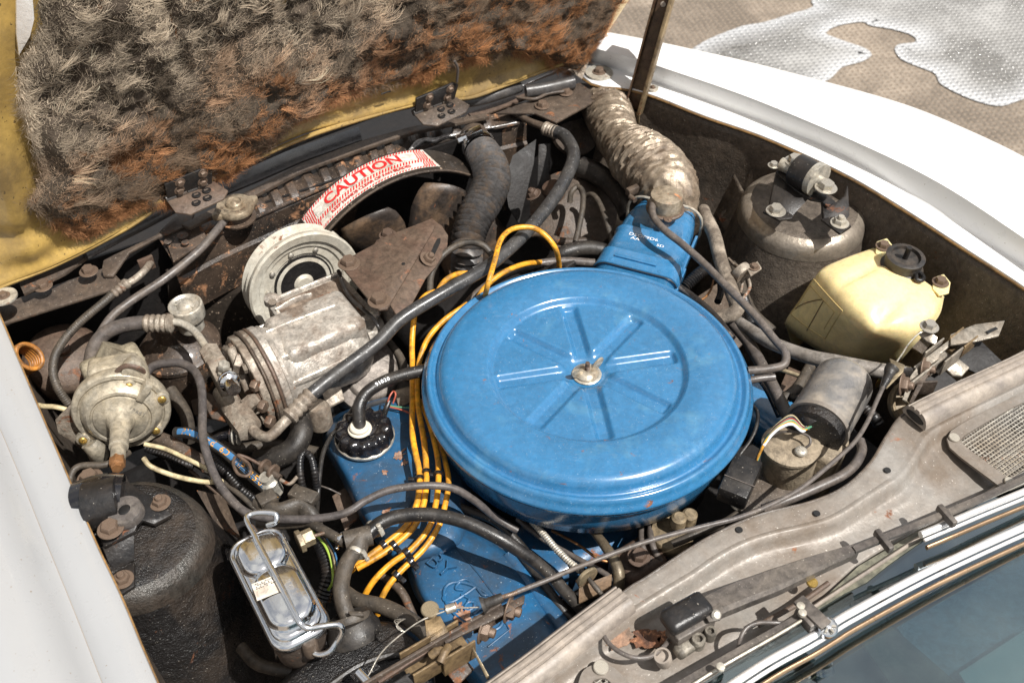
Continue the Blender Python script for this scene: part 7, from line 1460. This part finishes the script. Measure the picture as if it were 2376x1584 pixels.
for u, v, k, r_, hh_, m in ((1844, 375, 'hexhead', .0105, .028, 'boltb'), (1916, 436, 'hexhead', .0110, .022, 'boltb'), (1800, 490, 'hexhead', .0100, -.009, 'boltb'), (1948, 518, 'nut', .0095, -.011, 'zinc'), (1795, 384, 'hexhead', .006, .018, 'boltb')): fix(P(u, v, hh_), Z, r_, rb2, k, m)
mb = MB(); mb.plate([P(*q) for q in ((1822, 378, .022), (1862, 364, .022), (1880, 384, .022), (1850, 396, .022), (1826, 396, .022))], Z, .003, .0008); obj('saddle', mb, M['zinc'], rb2)
# ================================================================== WASHER TANK
wt = thing('washer_tank', P(2000, 760, -.2), 'cream translucent plastic washer bottle with bulging ribs and bolted ears', 'washer bottle')
top = [(1893, 636, -.045), (1945, 600, -.04), (2030, 583, -.035), (2100, 612, -.035), (2160, 652, -.035), (2192, 690, -.045)]
# cage of sections from the rear top edge down the bulging front
prof_ = [
 [(2028, 577, -.055), (1966, 597, -.050), (1912, 620, -.053), (1888, 646, -.064), (1856, 694, -.095), (1823, 744, -.13), (1828, 764, -.17)],
 [(2030, 577, -.045), (1968, 600, -.040), (1916, 626, -.042), (1892, 652, -.056), (1860, 702, -.09), (1828, 752, -.13), (1832, 770, -.17)],
 [(2070, 600, -.036), (2012, 626, -.024), (1956, 656, -.026), (1926, 690, -.046), (1897, 735, -.085), (1870, 782, -.13), (1873, 798, -.17)],
 [(2110, 628, -.036), (2052, 660, -.022), (1996, 694, -.024), (1966, 730, -.044), (1940, 770, -.085), (1920, 808, -.13), (1923, 826, -.17)],
 [(2148, 654, -.038), (2102, 696, -.024), (2054, 734, -.026), (2024, 768, -.046), (2000, 800, -.088), (1984, 832, -.13), (1986, 850, -.17)],
 [(2180, 678, -.044), (2160, 722, -.038), (2122, 756, -.040), (2094, 784, -.056), (2068, 812, -.09), (2048, 840, -.13), (2048, 858, -.17)],
 [(2191, 688, -.058), (2180, 730, -.060), (2150, 768, -.064), (2128, 794, -.076), (2106, 818, -.10), (2088, 842, -.13), (2088, 860, -.17)],
]
rows = []
for s_ in prof_: rows.append(spline([P(*q) for q in s_], 8))
rows = [spline(r, 6) for r in zip(*rows)]; rows = [list(r) for r in zip(*rows)]
# grooves moulded between the three bulges
nr = len(rows); 
for i, r in enumerate(rows):
    f = i / (nr - 1)
    for j in range(len(r)):
        g_ = j / (len(r) - 1); dz = -.008 * math.exp(-((f - .33) / .03) ** 2) * max(0, 1 - abs(g_ - .22) / .24) - .012 * math.exp(-((f - (.64 + .1 * (g_ - .2))) / .04) ** 2) * max(0, 1 - abs(g_ - .30) / .25)
        r[j] = r[j] + Z * dz
# thickness: skirt round the sheet so that it is a closed vessel
mb = MB(); mb.grid(rows)
o = obj('bottle', mb, M['tank'], wt, sharp=80)
back = [q[0] for q in rows]; mb = MB(); mb.grid([back, [p - Z * .08 for p in back]]); obj('rear_wall', mb, M['tank'], wt)
for rr__ in (rows[0], rows[-1]): mb = MB(); mb.grid([rr__, [p + (P(2000, 700, -.2) - p) * .25 - Z * .08 for p in rr__]]); obj('side_wall', mb, M['tank'], wt)
cq = P(2098, 604, -.022); r_ = 46 * pxm(cq); ca_ = (Z - LAT * .0 + REAR * .05).normalized()
wc = thing('snap_cap', cq, 'black snap cap with a small spout on the cream washer bottle', 'cap')
mb = MB(); mb.lathe(cq - ca_ * .012, ca_, [(r_ * .8, -.003), (r_ * 1.04, -.002), (r_ * 1.07, .001), (r_ * 1.0, .003), (r_ * .93, .004), (r_ * .93, .015), (r_ * .97, .016), (r_ * .97, .020), (r_ * .88, .021), (r_ * .74, .021), (r_ * .70, .016), (r_ * .35, .0155), (r_ * .1, .0165)], 56); obj('cap_disc', mb, mat('black_cap', (.025, .024, .024), .4, dust=(.13, .10, .075), dust_amt=.45, dust_s=40, bump=.1), wc)
mb = MB(); mb.tube([cq + ca_ * .002, cq + ca_ * .024], .0038, 14); obj('spout', mb, M['black'], wc)
mb = MB(); d = (P(2140, 640, 0) - P(2098, 604, 0)).normalized(); mb.tube(spline([cq + d * r_ * .95 - Z * .006, cq + d * r_ * 1.25 + d.cross(Z) * .006 - Z * .006, cq + d * r_ * 1.38 - Z * .007, cq + d * r_ * 1.2 - d.cross(Z) * .008 - Z * .008, cq + d * r_ * .9 - d.cross(Z) * .010 - Z * .008], 6), .0032, 10); obj('hinge_loop', mb, M['black'], wc)
for u, v, nm in ((2050, 572, 'ear_bolt'), (2182, 655, 'ear_bolt')):
    q = P(u, v, -.036); mb = MB(); mb.plate([P(u + a, v + b, -.037) for a, b in ((-16, -12), (8, -20), (24, 0), (20, 24), (-2, 30), (-18, 14))], Z, .003, .001); obj('ear', mb, M['tank'], wt); fix(q, Z, .0078, wt, 'hexhead', 'bolt', nm, .4)
# embossed windows on the front
fn = []
def onrow(f, g_):
    a = f * (nr - 1); i = int(min(nr - 2, a)); t_ = a - i; b = g_ * (len(rows[0]) - 1); j = int(min(len(rows[0]) - 2, b)); s_ = b - j
    p = rows[i][j].lerp(rows[i][j + 1], s_).lerp(rows[i + 1][j].lerp(rows[i + 1][j + 1], s_), t_); n_ = (rows[i + 1][j] - rows[i][j]).cross(rows[i][j + 1] - rows[i][j]).normalized(); n_ = n_ if n_.dot(CAMP - p) > 0 else -n_; return p + n_ * .0004
lm2 = mat('mould_line', (.55, .42, .18), .4, bump=0); dk = mat('dirt_line_dark', (.14, .09, .04), .6, bump=0)
def line_on(pts, r, m, name): mb = MB(); mb.tube([onrow(*p) for q0, q1 in zip(pts[:-1], pts[1:]) for p in [(q0[0] + (q1[0] - q0[0]) * k / 6, q0[1] + (q1[1] - q0[1]) * k / 6) for k in range(7)]], r, 6); obj(name, mb, m, wt)
line_on([(.10, .50), (.46, .50), (.46, .76), (.10, .76), (.10, .50)], .0007, lm2, 'moulded_frame'); line_on([(.14, .70), (.14, .55), (.42, .55), (.42, .70)], .0006, lm2, 'moulded_frame')
line_on([(.14, .72), (.30, .55)], .0007, dk, 'dirt_streak'); line_on([(.32, .78), (.31, .55)], .0007, dk, 'dirt_streak')
for i, chh in enumerate('CAPITOL'):
    a, b = onrow(.12 + .045 * i, .84), onrow(.165 + .045 * i, .84); c = onrow(.12 + .045 * i, .78); tx = (b - a).normalized(); ty = (c - a).normalized(); text_on(chh, .010, lambda x, y: a + tx * x + ty * y, lm2.name if False else 'cream', wt, 'moulded_letter')
# ================================================================== PIPES ON THE RIGHT
T('heater_pipe', 'thick silvery grey heater pipe passing in front of the washer bottle', 'pipe', [(1700, 738, -.07), (1735, 762, -.06), (1780, 790, -.05), (1832, 812, -.045), (1880, 828, -.04), (1930, 838, -.036), (2000, 852, -.032), (2060, 862, -.03), (2110, 868, -.035)], [28, 30, 32, 34, 36, 36, 36], mat('silver_hose', (.34, .31, .28), .36, .35, dust=(.22, .18, .14), dust_amt=.5, dust_s=18, bump=.12), seg=24)
T('heater_hose', 'beige cloth covered hose beside the snout bending under the lid rim', 'hose', [(1632, 488, -.055), (1640, 510, -.045), (1657, 545, -.04), (1672, 604, -.04), (1688, 650, -.04), (1703, 690, -.042), (1712, 712, -.046), (1700, 728, -.05), (1678, 735, -.055), (1655, 742, -.06)], [30, 32, 33, 34, 34, 34, 34, 32], 'beigehose', seg=20)
T('heater_pipe', 'plain grey steel pipe slanting down behind the lid rim to the wiper motor', 'pipe', [(1690, 740, -.07), (1735, 792, -.07), (1775, 862, -.07), (1808, 925, -.07), (1838, 985, -.075)], 27, 'greyhose' , seg=20)
T('black_pipe', 'black striped hose close along the right rim of the blue lid', 'hose', [(1755, 870, -.075), (1780, 905, -.075), (1808, 965, -.08)], 14, 'blackshin')
T('dark_cable', 'black cable bulging out under the right rim of the blue lid', 'cable', [(1740, 935, -.045), (1757, 955, -.04), (1756, 985, -.04), (1742, 1020, -.045), (1720, 1050, -.05), (1702, 1075, -.055), (1692, 1100, -.06)], 9, 'rubber')
for lab, pts, w in (('corrugated loom right of the blue snout root', [(1590, 665, -.06), (1605, 650, -.055), (1625, 632, -.05), (1645, 620, -.05)], 26), ('corrugated loom standing between the beige hose and the tower', [(1665, 700, -.07), (1672, 680, -.07), (1672, 655, -.075)], 15), ('corrugated loom dropping beside the long vacuum hose', [(1725, 690, -.06), (1735, 720, -.06), (1745, 755, -.065)], 22), ('corrugated loom below the washer bottle', [(1830, 920, -.08), (1850, 928, -.08), (1865, 935, -.085)], 18), ('corrugated loom right of the wiper motor', [(2010, 950, -.05), (2030, 970, -.05), (2040, 985, -.055)], 26)):
    loom(lab, pts, w, 'loom', .0038)
T('copper_wire', 'thin copper coloured pipe bent in the gap right of the blue snout', 'pipe', [(1655, 650, -.07), (1650, 670, -.07), (1638, 688, -.07), (1620, 700, -.07)], 5, 'copper')
pc_ = thing('pipe_clamp', P(1730, 630, -.03), 'beige strap clamp with a bolt holding pipes to the far strut tower', 'pipe clamp')
mb = MB(); mb.plate([P(*q) for q in ((1732, 622, -.02), (1758, 605, -.02), (1768, 622, -.02), (1742, 640, -.02))], Z, .003, .0008); obj('tab', mb, M['alud'], pc_); fix(P(1750, 620, -.019), Z, .0055, pc_, 'hexhead', 'bolt', 'bolt'); ring(P(1722, 632, -.03), (REAR - Z * .2).normalized(), .012, .0145, .012, 'alud', pc_, 'strap')
T('steel_pipe', 'pair of thin steel pipes dropping from the strap clamp: outer one', 'pipe', [(1700, 612, -.05), (1716, 622, -.04), (1732, 640, -.04), (1740, 665, -.045), (1725, 690, -.05), (1700, 715, -.055)], 8, 'alud'); T('steel_pipe', 'pair of thin steel pipes dropping from the strap clamp: inner one', 'pipe', [(1690, 600, -.05), (1712, 625, -.045), (1722, 650, -.045), (1718, 680, -.05)], 7, 'alud')
T('vacuum_hose', 'dusty black hose arching left of the blue snout, the inner of two', 'hose', [(1322, 470, -.08), (1326, 446, -.065), (1340, 434, -.06), (1352, 446, -.06), (1352, 480, -.065), (1345, 520, -.075), (1335, 562, -.085)], 13, 'rubberd'); T('vacuum_hose', 'dusty black hose arching left of the blue snout, the outer of two', 'hose', [(1355, 456, -.08), (1374, 452, -.07), (1390, 470, -.07), (1404, 505, -.075), (1416, 545, -.085), (1422, 570, -.09)], 13, 'rubberd')
T('radiator_hose', 'fat dark hose curving behind the cloth duct and the blue snout', 'hose', [(1348, 388, -.08), (1380, 400, -.08), (1420, 430, -.085), (1450, 470, -.09), (1462, 500, -.10)], 50, 'rubber', seg=22)
T('radiator_hose', 'black hose bridging from the fan area to the root of the blue snout', 'hose', [(1270, 620, -.08), (1300, 592, -.06), (1340, 578, -.055), (1380, 577, -.055), (1420, 588, -.06)], 36, 'rubber', seg=22)
T('wiring_harness', 'dull grey cable sheath curving round the far rim of the blue lid', 'cable', [(1070, 722, -.05), (1110, 678, -.045), (1170, 638, -.042), (1240, 614, -.04), (1310, 606, -.04), (1380, 610, -.042)], 20, 'greyhose', seg=18)
T('wiring_harness', 'brown grey cable sheath round the right rim of the blue lid', 'cable', [(1560, 655, -.05), (1610, 690, -.048), (1660, 735, -.048), (1700, 785, -.05)], 16, 'greyhose', seg=16)
vm = thing('horn', P(1330, 480, -.18), 'rusty domed horn in the dark gap left of the blue snout', 'horn')
hq = P(1330, 490, -.13); r_ = 100 * pxm(hq); mb = MB(); mb.lathe(hq, (Z + REAR * .5 - LAT * .2).normalized(), [(r_ * .95, -.03), (r_, 0), (r_ * 1.02, .004), (r_ * .96, .006), (r_ * .6, .016), (r_ * .2, .020), (.001, .02)], 48); obj('drum', mb, M['rustd'], vm)
mb = MB(); mb.lathe(P(1280, 436, -.06), (Z - RT * .4).normalized(), [(.016, -.02), (.018, 0), (.014, .006), (.004, .008)], 24); obj('terminal', mb, M['rust'], vm)
fix(P(1238, 452, -.05), (Z - RT * .5).normalized(), .009, vm, 'nut', 'rust', 'terminal_nut')
hq = P(1335, 290, -.08); mb = MB(); mb.lathe(hq, (REAR + Z * .6).normalized(), [(.05, -.01), (.055, 0), (.052, .006), (.02, .010), (.001, .01)], 40); tag(obj('headlamp_bowl', mb, M['rustd']), 'round dark rusty bowl behind the crimped pipe near the far corner', 'headlamp back')
# small cable loop round bellows
T('dark_cable', 'dark rubber cable looping round the foot of the ribbed radiator hose', 'cable', [(998, 690, -.05), (1000, 640, -.04), (1020, 600, -.03), (1055, 572, -.022), (1090, 562, -.018), (1122, 570, -.02), (1142, 592, -.03)], 16, 'rubberd', seg=16)
for i, (u, v, hh_) in enumerate(((1255, 640, -.05), (1290, 625, -.045), (1318, 618, -.045))):
    mb = MB(); mb.box(P(u, v, hh_), (LAT + Z * .2).normalized(), REAR, Z, .020, .014, .016, .003); tag(obj('connector', mb, M['black']), ('black connector block leftmost behind the far rim of the lid', 'black connector block in the middle behind the far rim of the lid', 'black connector block nearest the snout behind the far rim of the lid')[i], 'connector')
# ================================================================== WIPER MOTOR
wm_ = thing('wiper_motor', P(1930, 990, -.1), 'grey cylindrical wiper motor with coloured wires and a dusty tan gearbox', 'wiper motor')
n0, n1 = P(1898, 985, -.030), P(1962, 878, -.030); ax = (n1 - n0).normalized(); L_ = (n1 - n0).length; r_ = 72 * pxm(n0)
mb = MB(); mb.lathe(n0, ax, [(r_ * .9, 0), (r_, .001), (r_, L_ - .014), (r_ * .97, L_ - .006), (r_ * .90, L_ - .001), (r_ * .75, L_ + .002), (r_ * .1, L_ + .003)], 64); obj('motor_can', mb, M['motor'], wm_)
mb = MB(); mb.lathe(n0 - ax * .006, ax, [(r_ * .9, 0), (r_ * 1.04, .0), (r_ * 1.05, .006), (r_ * 1.0, .008)], 64); obj('end_flange', mb, M['cowl'], wm_)
mb = MB(); mb.lathe(n0 - ax * .020, ax, [(r_ * .75, 0), (r_ * .93, .002), (r_ * .96, .014), (r_ * .9, .014)], 48); obj('end_plate', mb, M['blackr'], wm_)
gq = P(1842, 1035, -.035); rg_ = 66 * pxm(gq)
mb = MB(); mb.lathe(gq - Z * .05, (Z - REAR * .08).normalized(), [(rg_ * .7, -.02), (rg_ * .92, 0), (rg_ * .98, .044), (rg_ * 1.03, .0455), (rg_ * 1.03, .049), (rg_ * .95, .051), (rg_ * .2, .052), (.001, .052)], 48, hint=LAT); obj('gearbox', mb, M['gearbox'], wm_)
mb = MB(); mb.box(P(1880, 1062, -.075), ax, ax.cross(Z), Z, .05, .07, .075, .008, 3); obj('gear_housing', mb, M['gearbox'], wm_)
mb = MB(); mb.plate([P(*q) for q in ((1830, 1100, -.085), (1862, 1095, -.08), (1872, 1110, -.09), (1850, 1136, -.11), (1838, 1132, -.11))], (Z + REAR), .006, .001); obj('mount_leg', mb, M['gearbox'], wm_)
fix(P(1858, 1048, -.030), Z, .0075, wm_, 'screw', 'zinc', 'terminal_screw')
T('earth_wire', '', '', [(1785, 1012, -.03), (1815, 1002, -.02), (1850, 1002, -.018), (1876, 1012, -.018), (1880, 1028, -.022), (1868, 1040, -.028)], 6, 'greyhose', wm_)
for k, (m, dy_) in enumerate((('wg', 0), ('yellow', 6), ('blackp', -8), ('wr', -2), ('whitep', 10), ('cream', -12))):
    pts = [(1884 - k * 1.5, 990 - dy_ * .5 - 2, -.018), (1862, 995 + dy_ * .5, -.008), (1838, 975 + dy_ * .9, -.004), (1812, 985 + dy_ * .6, -.006), (1790, 1005 + dy_ * .4, -.014), (1772, 1030 + dy_ * .3, -.022), (1756 - k, 1070, -.04), (1745 - k, 1100, -.06)]
    T('motor_wire', ('green', 'yellow', 'black', 'red', 'grey', 'tan')[k] + ' wire in the bundle leaving the wiper motor', 'wire', pts if k < 3 else pts[:-2], 6.5, m, group='coloured wiper motor wires')
mb = MB(); mb.tube([P(1876, 962, -.012), P(1890, 986, -.016)], .013, 20); obj('wire_grommet', mb, M['black'], wm_)
T('earth_hose', 'thick grey hose curving under the control cable beside the wiper motor', 'hose', [(1996, 1022, -.02), (2000, 1045, -.018), (1985, 1076, -.016), (1955, 1102, -.016), (1910, 1124, -.018), (1855, 1148, -.022), (1810, 1166, -.026), (1770, 1180, -.03)], 22, 'greyhose', seg=18)
rl = thing('relay', P(1712, 1110, -.05), 'black rectangular relay box between the blue pan and the wiper motor', 'relay')
d = (P(1730, 1080, 0) - P(1700, 1145, 0)).normalized(); mb = MB(); mb.box(P(1716, 1115, -.045), d, d.cross(Z), Z, .060, .034, .024, .003); obj('case', mb, M['rubber'], rl)
mb = MB(); mb.box(P(1716, 1115, -.0325), d, d.cross(Z), Z, .0012, .036, .001); obj('case_seam', mb, M['greyhose'], rl)
mb = MB(); mb.plate([P(*q) for q in ((1700, 1165, -.08), (1760, 1085, -.08), (1850, 1110, -.08), (1830, 1165, -.08), (1730, 1195, -.08))], Z, .01, .002); tag(obj('motor_tray', mb, M['inner']), 'dark brown tray on the firewall beneath the wiper motor', 'tray')
tag(fix(P(1712, 1170, -.06), Z, .0085, None, 'screw', 'zinc', 'earth_screw'), 'bright screw on the dark tray below the relay', 'screw')
# ================================================================== FAR HOOD LATCH
fl_ = thing('hood_latch', P(2180, 830, -.02), 'plated hood latch with layered plates and a slotted tongue near the right edge', 'hood latch')
def FP(pts, t_=.003, m=None, n=Z, name='latch_plate'): mb = MB(); mb.plate([P(*q) for q in pts], n, t_, .0007); return obj(name, mb, m or lm_, fl_)
silv = mat('latch_silver', (.46, .41, .34), .34, .6, dust=(.25, .19, .13), dust_amt=.4, dust_s=40, bump=.2)
FP(((2206, 775, .012), (2262, 752, .014), (2332, 743, .016), (2318, 778, .014), (2270, 790, .012), (2206, 800, .010)), m=silv); mb = MB(); mb.plate([P(*q) for q in ((2288, 768, .0162), (2310, 758, .0165), (2316, 762, .0165), (2294, 773, .0162))], Z, .001, 0); obj('slot', mb, M['blackp'], fl_)
FP(((2120, 850, .002), (2200, 790, .008), (2262, 762, .010), (2268, 768, .010), (2206, 800, .006), (2135, 862, .0)), m=silv)
FP(((2094, 925, -.004), (2112, 872, .0), (2130, 848, .004), (2182, 818, .006), (2178, 832, .004), (2142, 856, .0), (2122, 886, -.004), (2104, 930, -.008)), m=silv)
FP(((2110, 932, -.006), (2130, 888, -.004), (2150, 862, .0), (2156, 868, .0), (2138, 892, -.006), (2118, 936, -.010)), .003, M['rustd'])
ld_ = (P(2262, 762, 0) - P(2142, 856, 0)).normalized()
uchan(fl_, 2180, 838, -.012, ld_, .040, .026, .022, silv, h2=.8); uchan(fl_, 2226, 806, -.006, ld_, .030, .020, .018, lm_)
mb = MB(); mb.box(P(2150, 868, -.004), ld_, ld_.cross(Z), Z, .075, .0026, .020, .0006); obj('side_rail', mb, silv, fl_)
mb = MB(); mb.box(P(2128, 900, -.012), (ld_ * .6 - REAR * -.4).normalized(), (ld_ * .6 + REAR * .4).normalized().cross(Z), Z, .045, .0026, .022, .0006); obj('side_rail', mb, M['rustd'], fl_)
FP(((2236, 790, -.01), (2272, 786, -.01), (2330, 842, -.02), (2276, 870, -.03), (2222, 846, -.02)), .003, M['dark'], (Z + REAR * .4).normalized(), 'box_side')
FP(((2156, 830, -.012), (2226, 888, -.02), (2170, 925, -.03), (2130, 890, -.02)), .003, M['dark'], (Z + REAR * .4).normalized(), 'box_side')
FP(((2190, 850, -.012), (2225, 832, -.012), (2250, 852, -.018), (2232, 872, -.022), (2210, 870, -.022)), m=silv)
fix(P(2156, 758, .018), Z, .0080, fl_, 'hexhead', 'boltb', 'cable_screw'); FP(((2130, 770, .008), (2150, 762, .014), (2176, 782, .010), (2172, 800, .004), (2150, 790, .006)), m=silv, name='cable_clamp')
for u, v in ((2142, 855), (2092, 892)): fix(P(u, v, -.002), (REAR * .8 + Z * .3 + LAT * .4).normalized(), .010, fl_, 'nut', 'bolt', 'stud_nut')
T('cable_strand', 'bare wire curving from the far latch screw down to the black boot', 'cable', [(2150, 766, .016), (2130, 775, .014), (2108, 798, .012), (2094, 820, .012), (2080, 840, .018)], 4, 'boltb')
tq_ = P(2128, 935, -.045); dd2 = thing('drum_cup', tq_, 'tan oval cup with two small holes left of the hollow seal end', 'cup')
mb = MB(); mb.lathe(tq_, (Z * .5 + REAR * .5 - RT * .3).normalized(), [(.030, -.02), (.033, 0), (.031, .003), (.027, .001), (.024, -.012), (.002, -.014)], 40); obj('cup', mb, tanp, dd2)

# ================================================================== GRIMY HOSES, BRACKETS AND STRAPS DEEP IN THE GAPS
for lab, pts, w, m in (
 ('dark hose low in the gap right of the diaphragm valve', [(395, 905, -.14), (430, 960, -.15), (440, 1020, -.15)], 30, 'rubberd'),
 ('grimy hose running under the bent alloy pipe towards the filler cap', [(470, 1010, -.15), (540, 1040, -.15), (640, 1030, -.15), (740, 1050, -.15)], 26, 'rubberd'),
 ('black hose dropping beside the left tower towards the reservoir', [(470, 1120, -.13), (505, 1180, -.13), (520, 1250, -.15), (515, 1330, -.17)], 24, 'rubber'),
 ('thin rusty pipe under the corrugated sleeves near the left tower', [(440, 1090, -.10), (500, 1140, -.11), (560, 1190, -.12), (600, 1240, -.13)], 9, 'rust'),
 ('dusty hose in the dark under the zinc reservoir lid', [(560, 1500, -.15), (600, 1540, -.15), (680, 1560, -.15)], 30, 'rubberd'),
 ('grey hose low between the reservoir and the hose tee', [(770, 1320, -.14), (745, 1390, -.14), (760, 1460, -.14)], 22, 'rubberd'),
 ('dark pipe under the yellow wires between the two halves of the blue cover', [(880, 1330, -.15), (930, 1370, -.15), (960, 1430, -.16)], 20, 'rustd'),
 ('brown pipe deep below the horn left of the blue snout', [(1190, 560, -.13), (1240, 540, -.13), (1300, 560, -.13), (1370, 560, -.13)], 20, 'rustd'),
 ('dark hose in the gap between beige hose and far tower', [(1690, 560, -.13), (1710, 640, -.13), (1740, 720, -.13), (1790, 770, -.14)], 28, 'rubberd'),
 ('thin brown pipe running below the silvery heater pipe', [(1790, 850, -.12), (1850, 870, -.12), (1900, 890, -.12), (1990, 900, -.12)], 11, 'steel'),
 ('dark hose behind the wiper motor can', [(1880, 850, -.12), (1850, 900, -.12), (1810, 930, -.12)], 26, 'rubberd'),
 ('black hose under the arching heater hose by the pan', [(1120, 1230, -.14), (1170, 1290, -.15), (1200, 1350, -.15)], 18, 'rubberd'),
 ('thin copper line beside the spring cable', [(1280, 1230, -.13), (1340, 1262, -.13), (1400, 1300, -.13), (1470, 1300, -.14)], 7, 'copper'),
 ('dark hose along the firewall under the long control cable', [(1560, 1262, -.10), (1620, 1236, -.09), (1680, 1212, -.09), (1730, 1180, -.09)], 20, 'rubberd'),
 ('dusty hose beside the alternator and the compressor', [(900, 790, -.12), (930, 830, -.13), (945, 880, -.13)], 18, 'rubberd')):
    T('engine_hose' if w > 12 else 'thin_pipe', lab, 'hose' if w > 12 else 'pipe', pts, w, m)
def plate_thing(name, lab, pts, m, th=.004, n=Z):
    mb = MB(); mb.plate([P(*q) for q in pts], n, th, .0008); return tag(obj(name, mb, M[m]), lab, 'bracket')
plate_thing('gap_bracket', 'rusty strut plate low in the gap left of the compressor valve', ((430, 880, -.17), (520, 930, -.17), (540, 980, -.18), (450, 960, -.18)), 'rustd')
plate_thing('gap_bracket', 'brown bracket plate under the dusty hoses beside the tower shoulder', ((455, 1135, -.06), (520, 1150, -.10), (560, 1250, -.14), (500, 1215, -.10)), 'rustd')
plate_thing('gap_bracket', 'dark brown frame plate in the bottom corner beside the left fender', ((340, 1500, -.22), (560, 1590, -.22), (540, 1680, -.22), (340, 1640, -.22)), 'rustd')
plate_thing('gap_bracket', 'brown plate behind the copper line between snout and far tower', ((1600, 700, -.14), (1690, 640, -.14), (1760, 760, -.16), (1700, 820, -.16)), 'rustd')
plate_thing('gap_bracket', 'rusty plate below the washer bottle near the wiper motor', ((1830, 850, -.17), (1960, 900, -.17), (1930, 960, -.18), (1800, 920, -.18)), 'rust')
plate_thing('gap_bracket', 'small steel tab between the round alloy housing and the yellow wires', ((915, 905, -.10), (950, 895, -.10), (955, 930, -.10), (925, 945, -.10)), 'alud')
plate_thing('gap_bracket', 'dark red brown plate left of the blue cover front corner', ((770, 1150, -.14), (800, 1130, -.14), (840, 1190, -.15), (800, 1230, -.15)), 'rust')
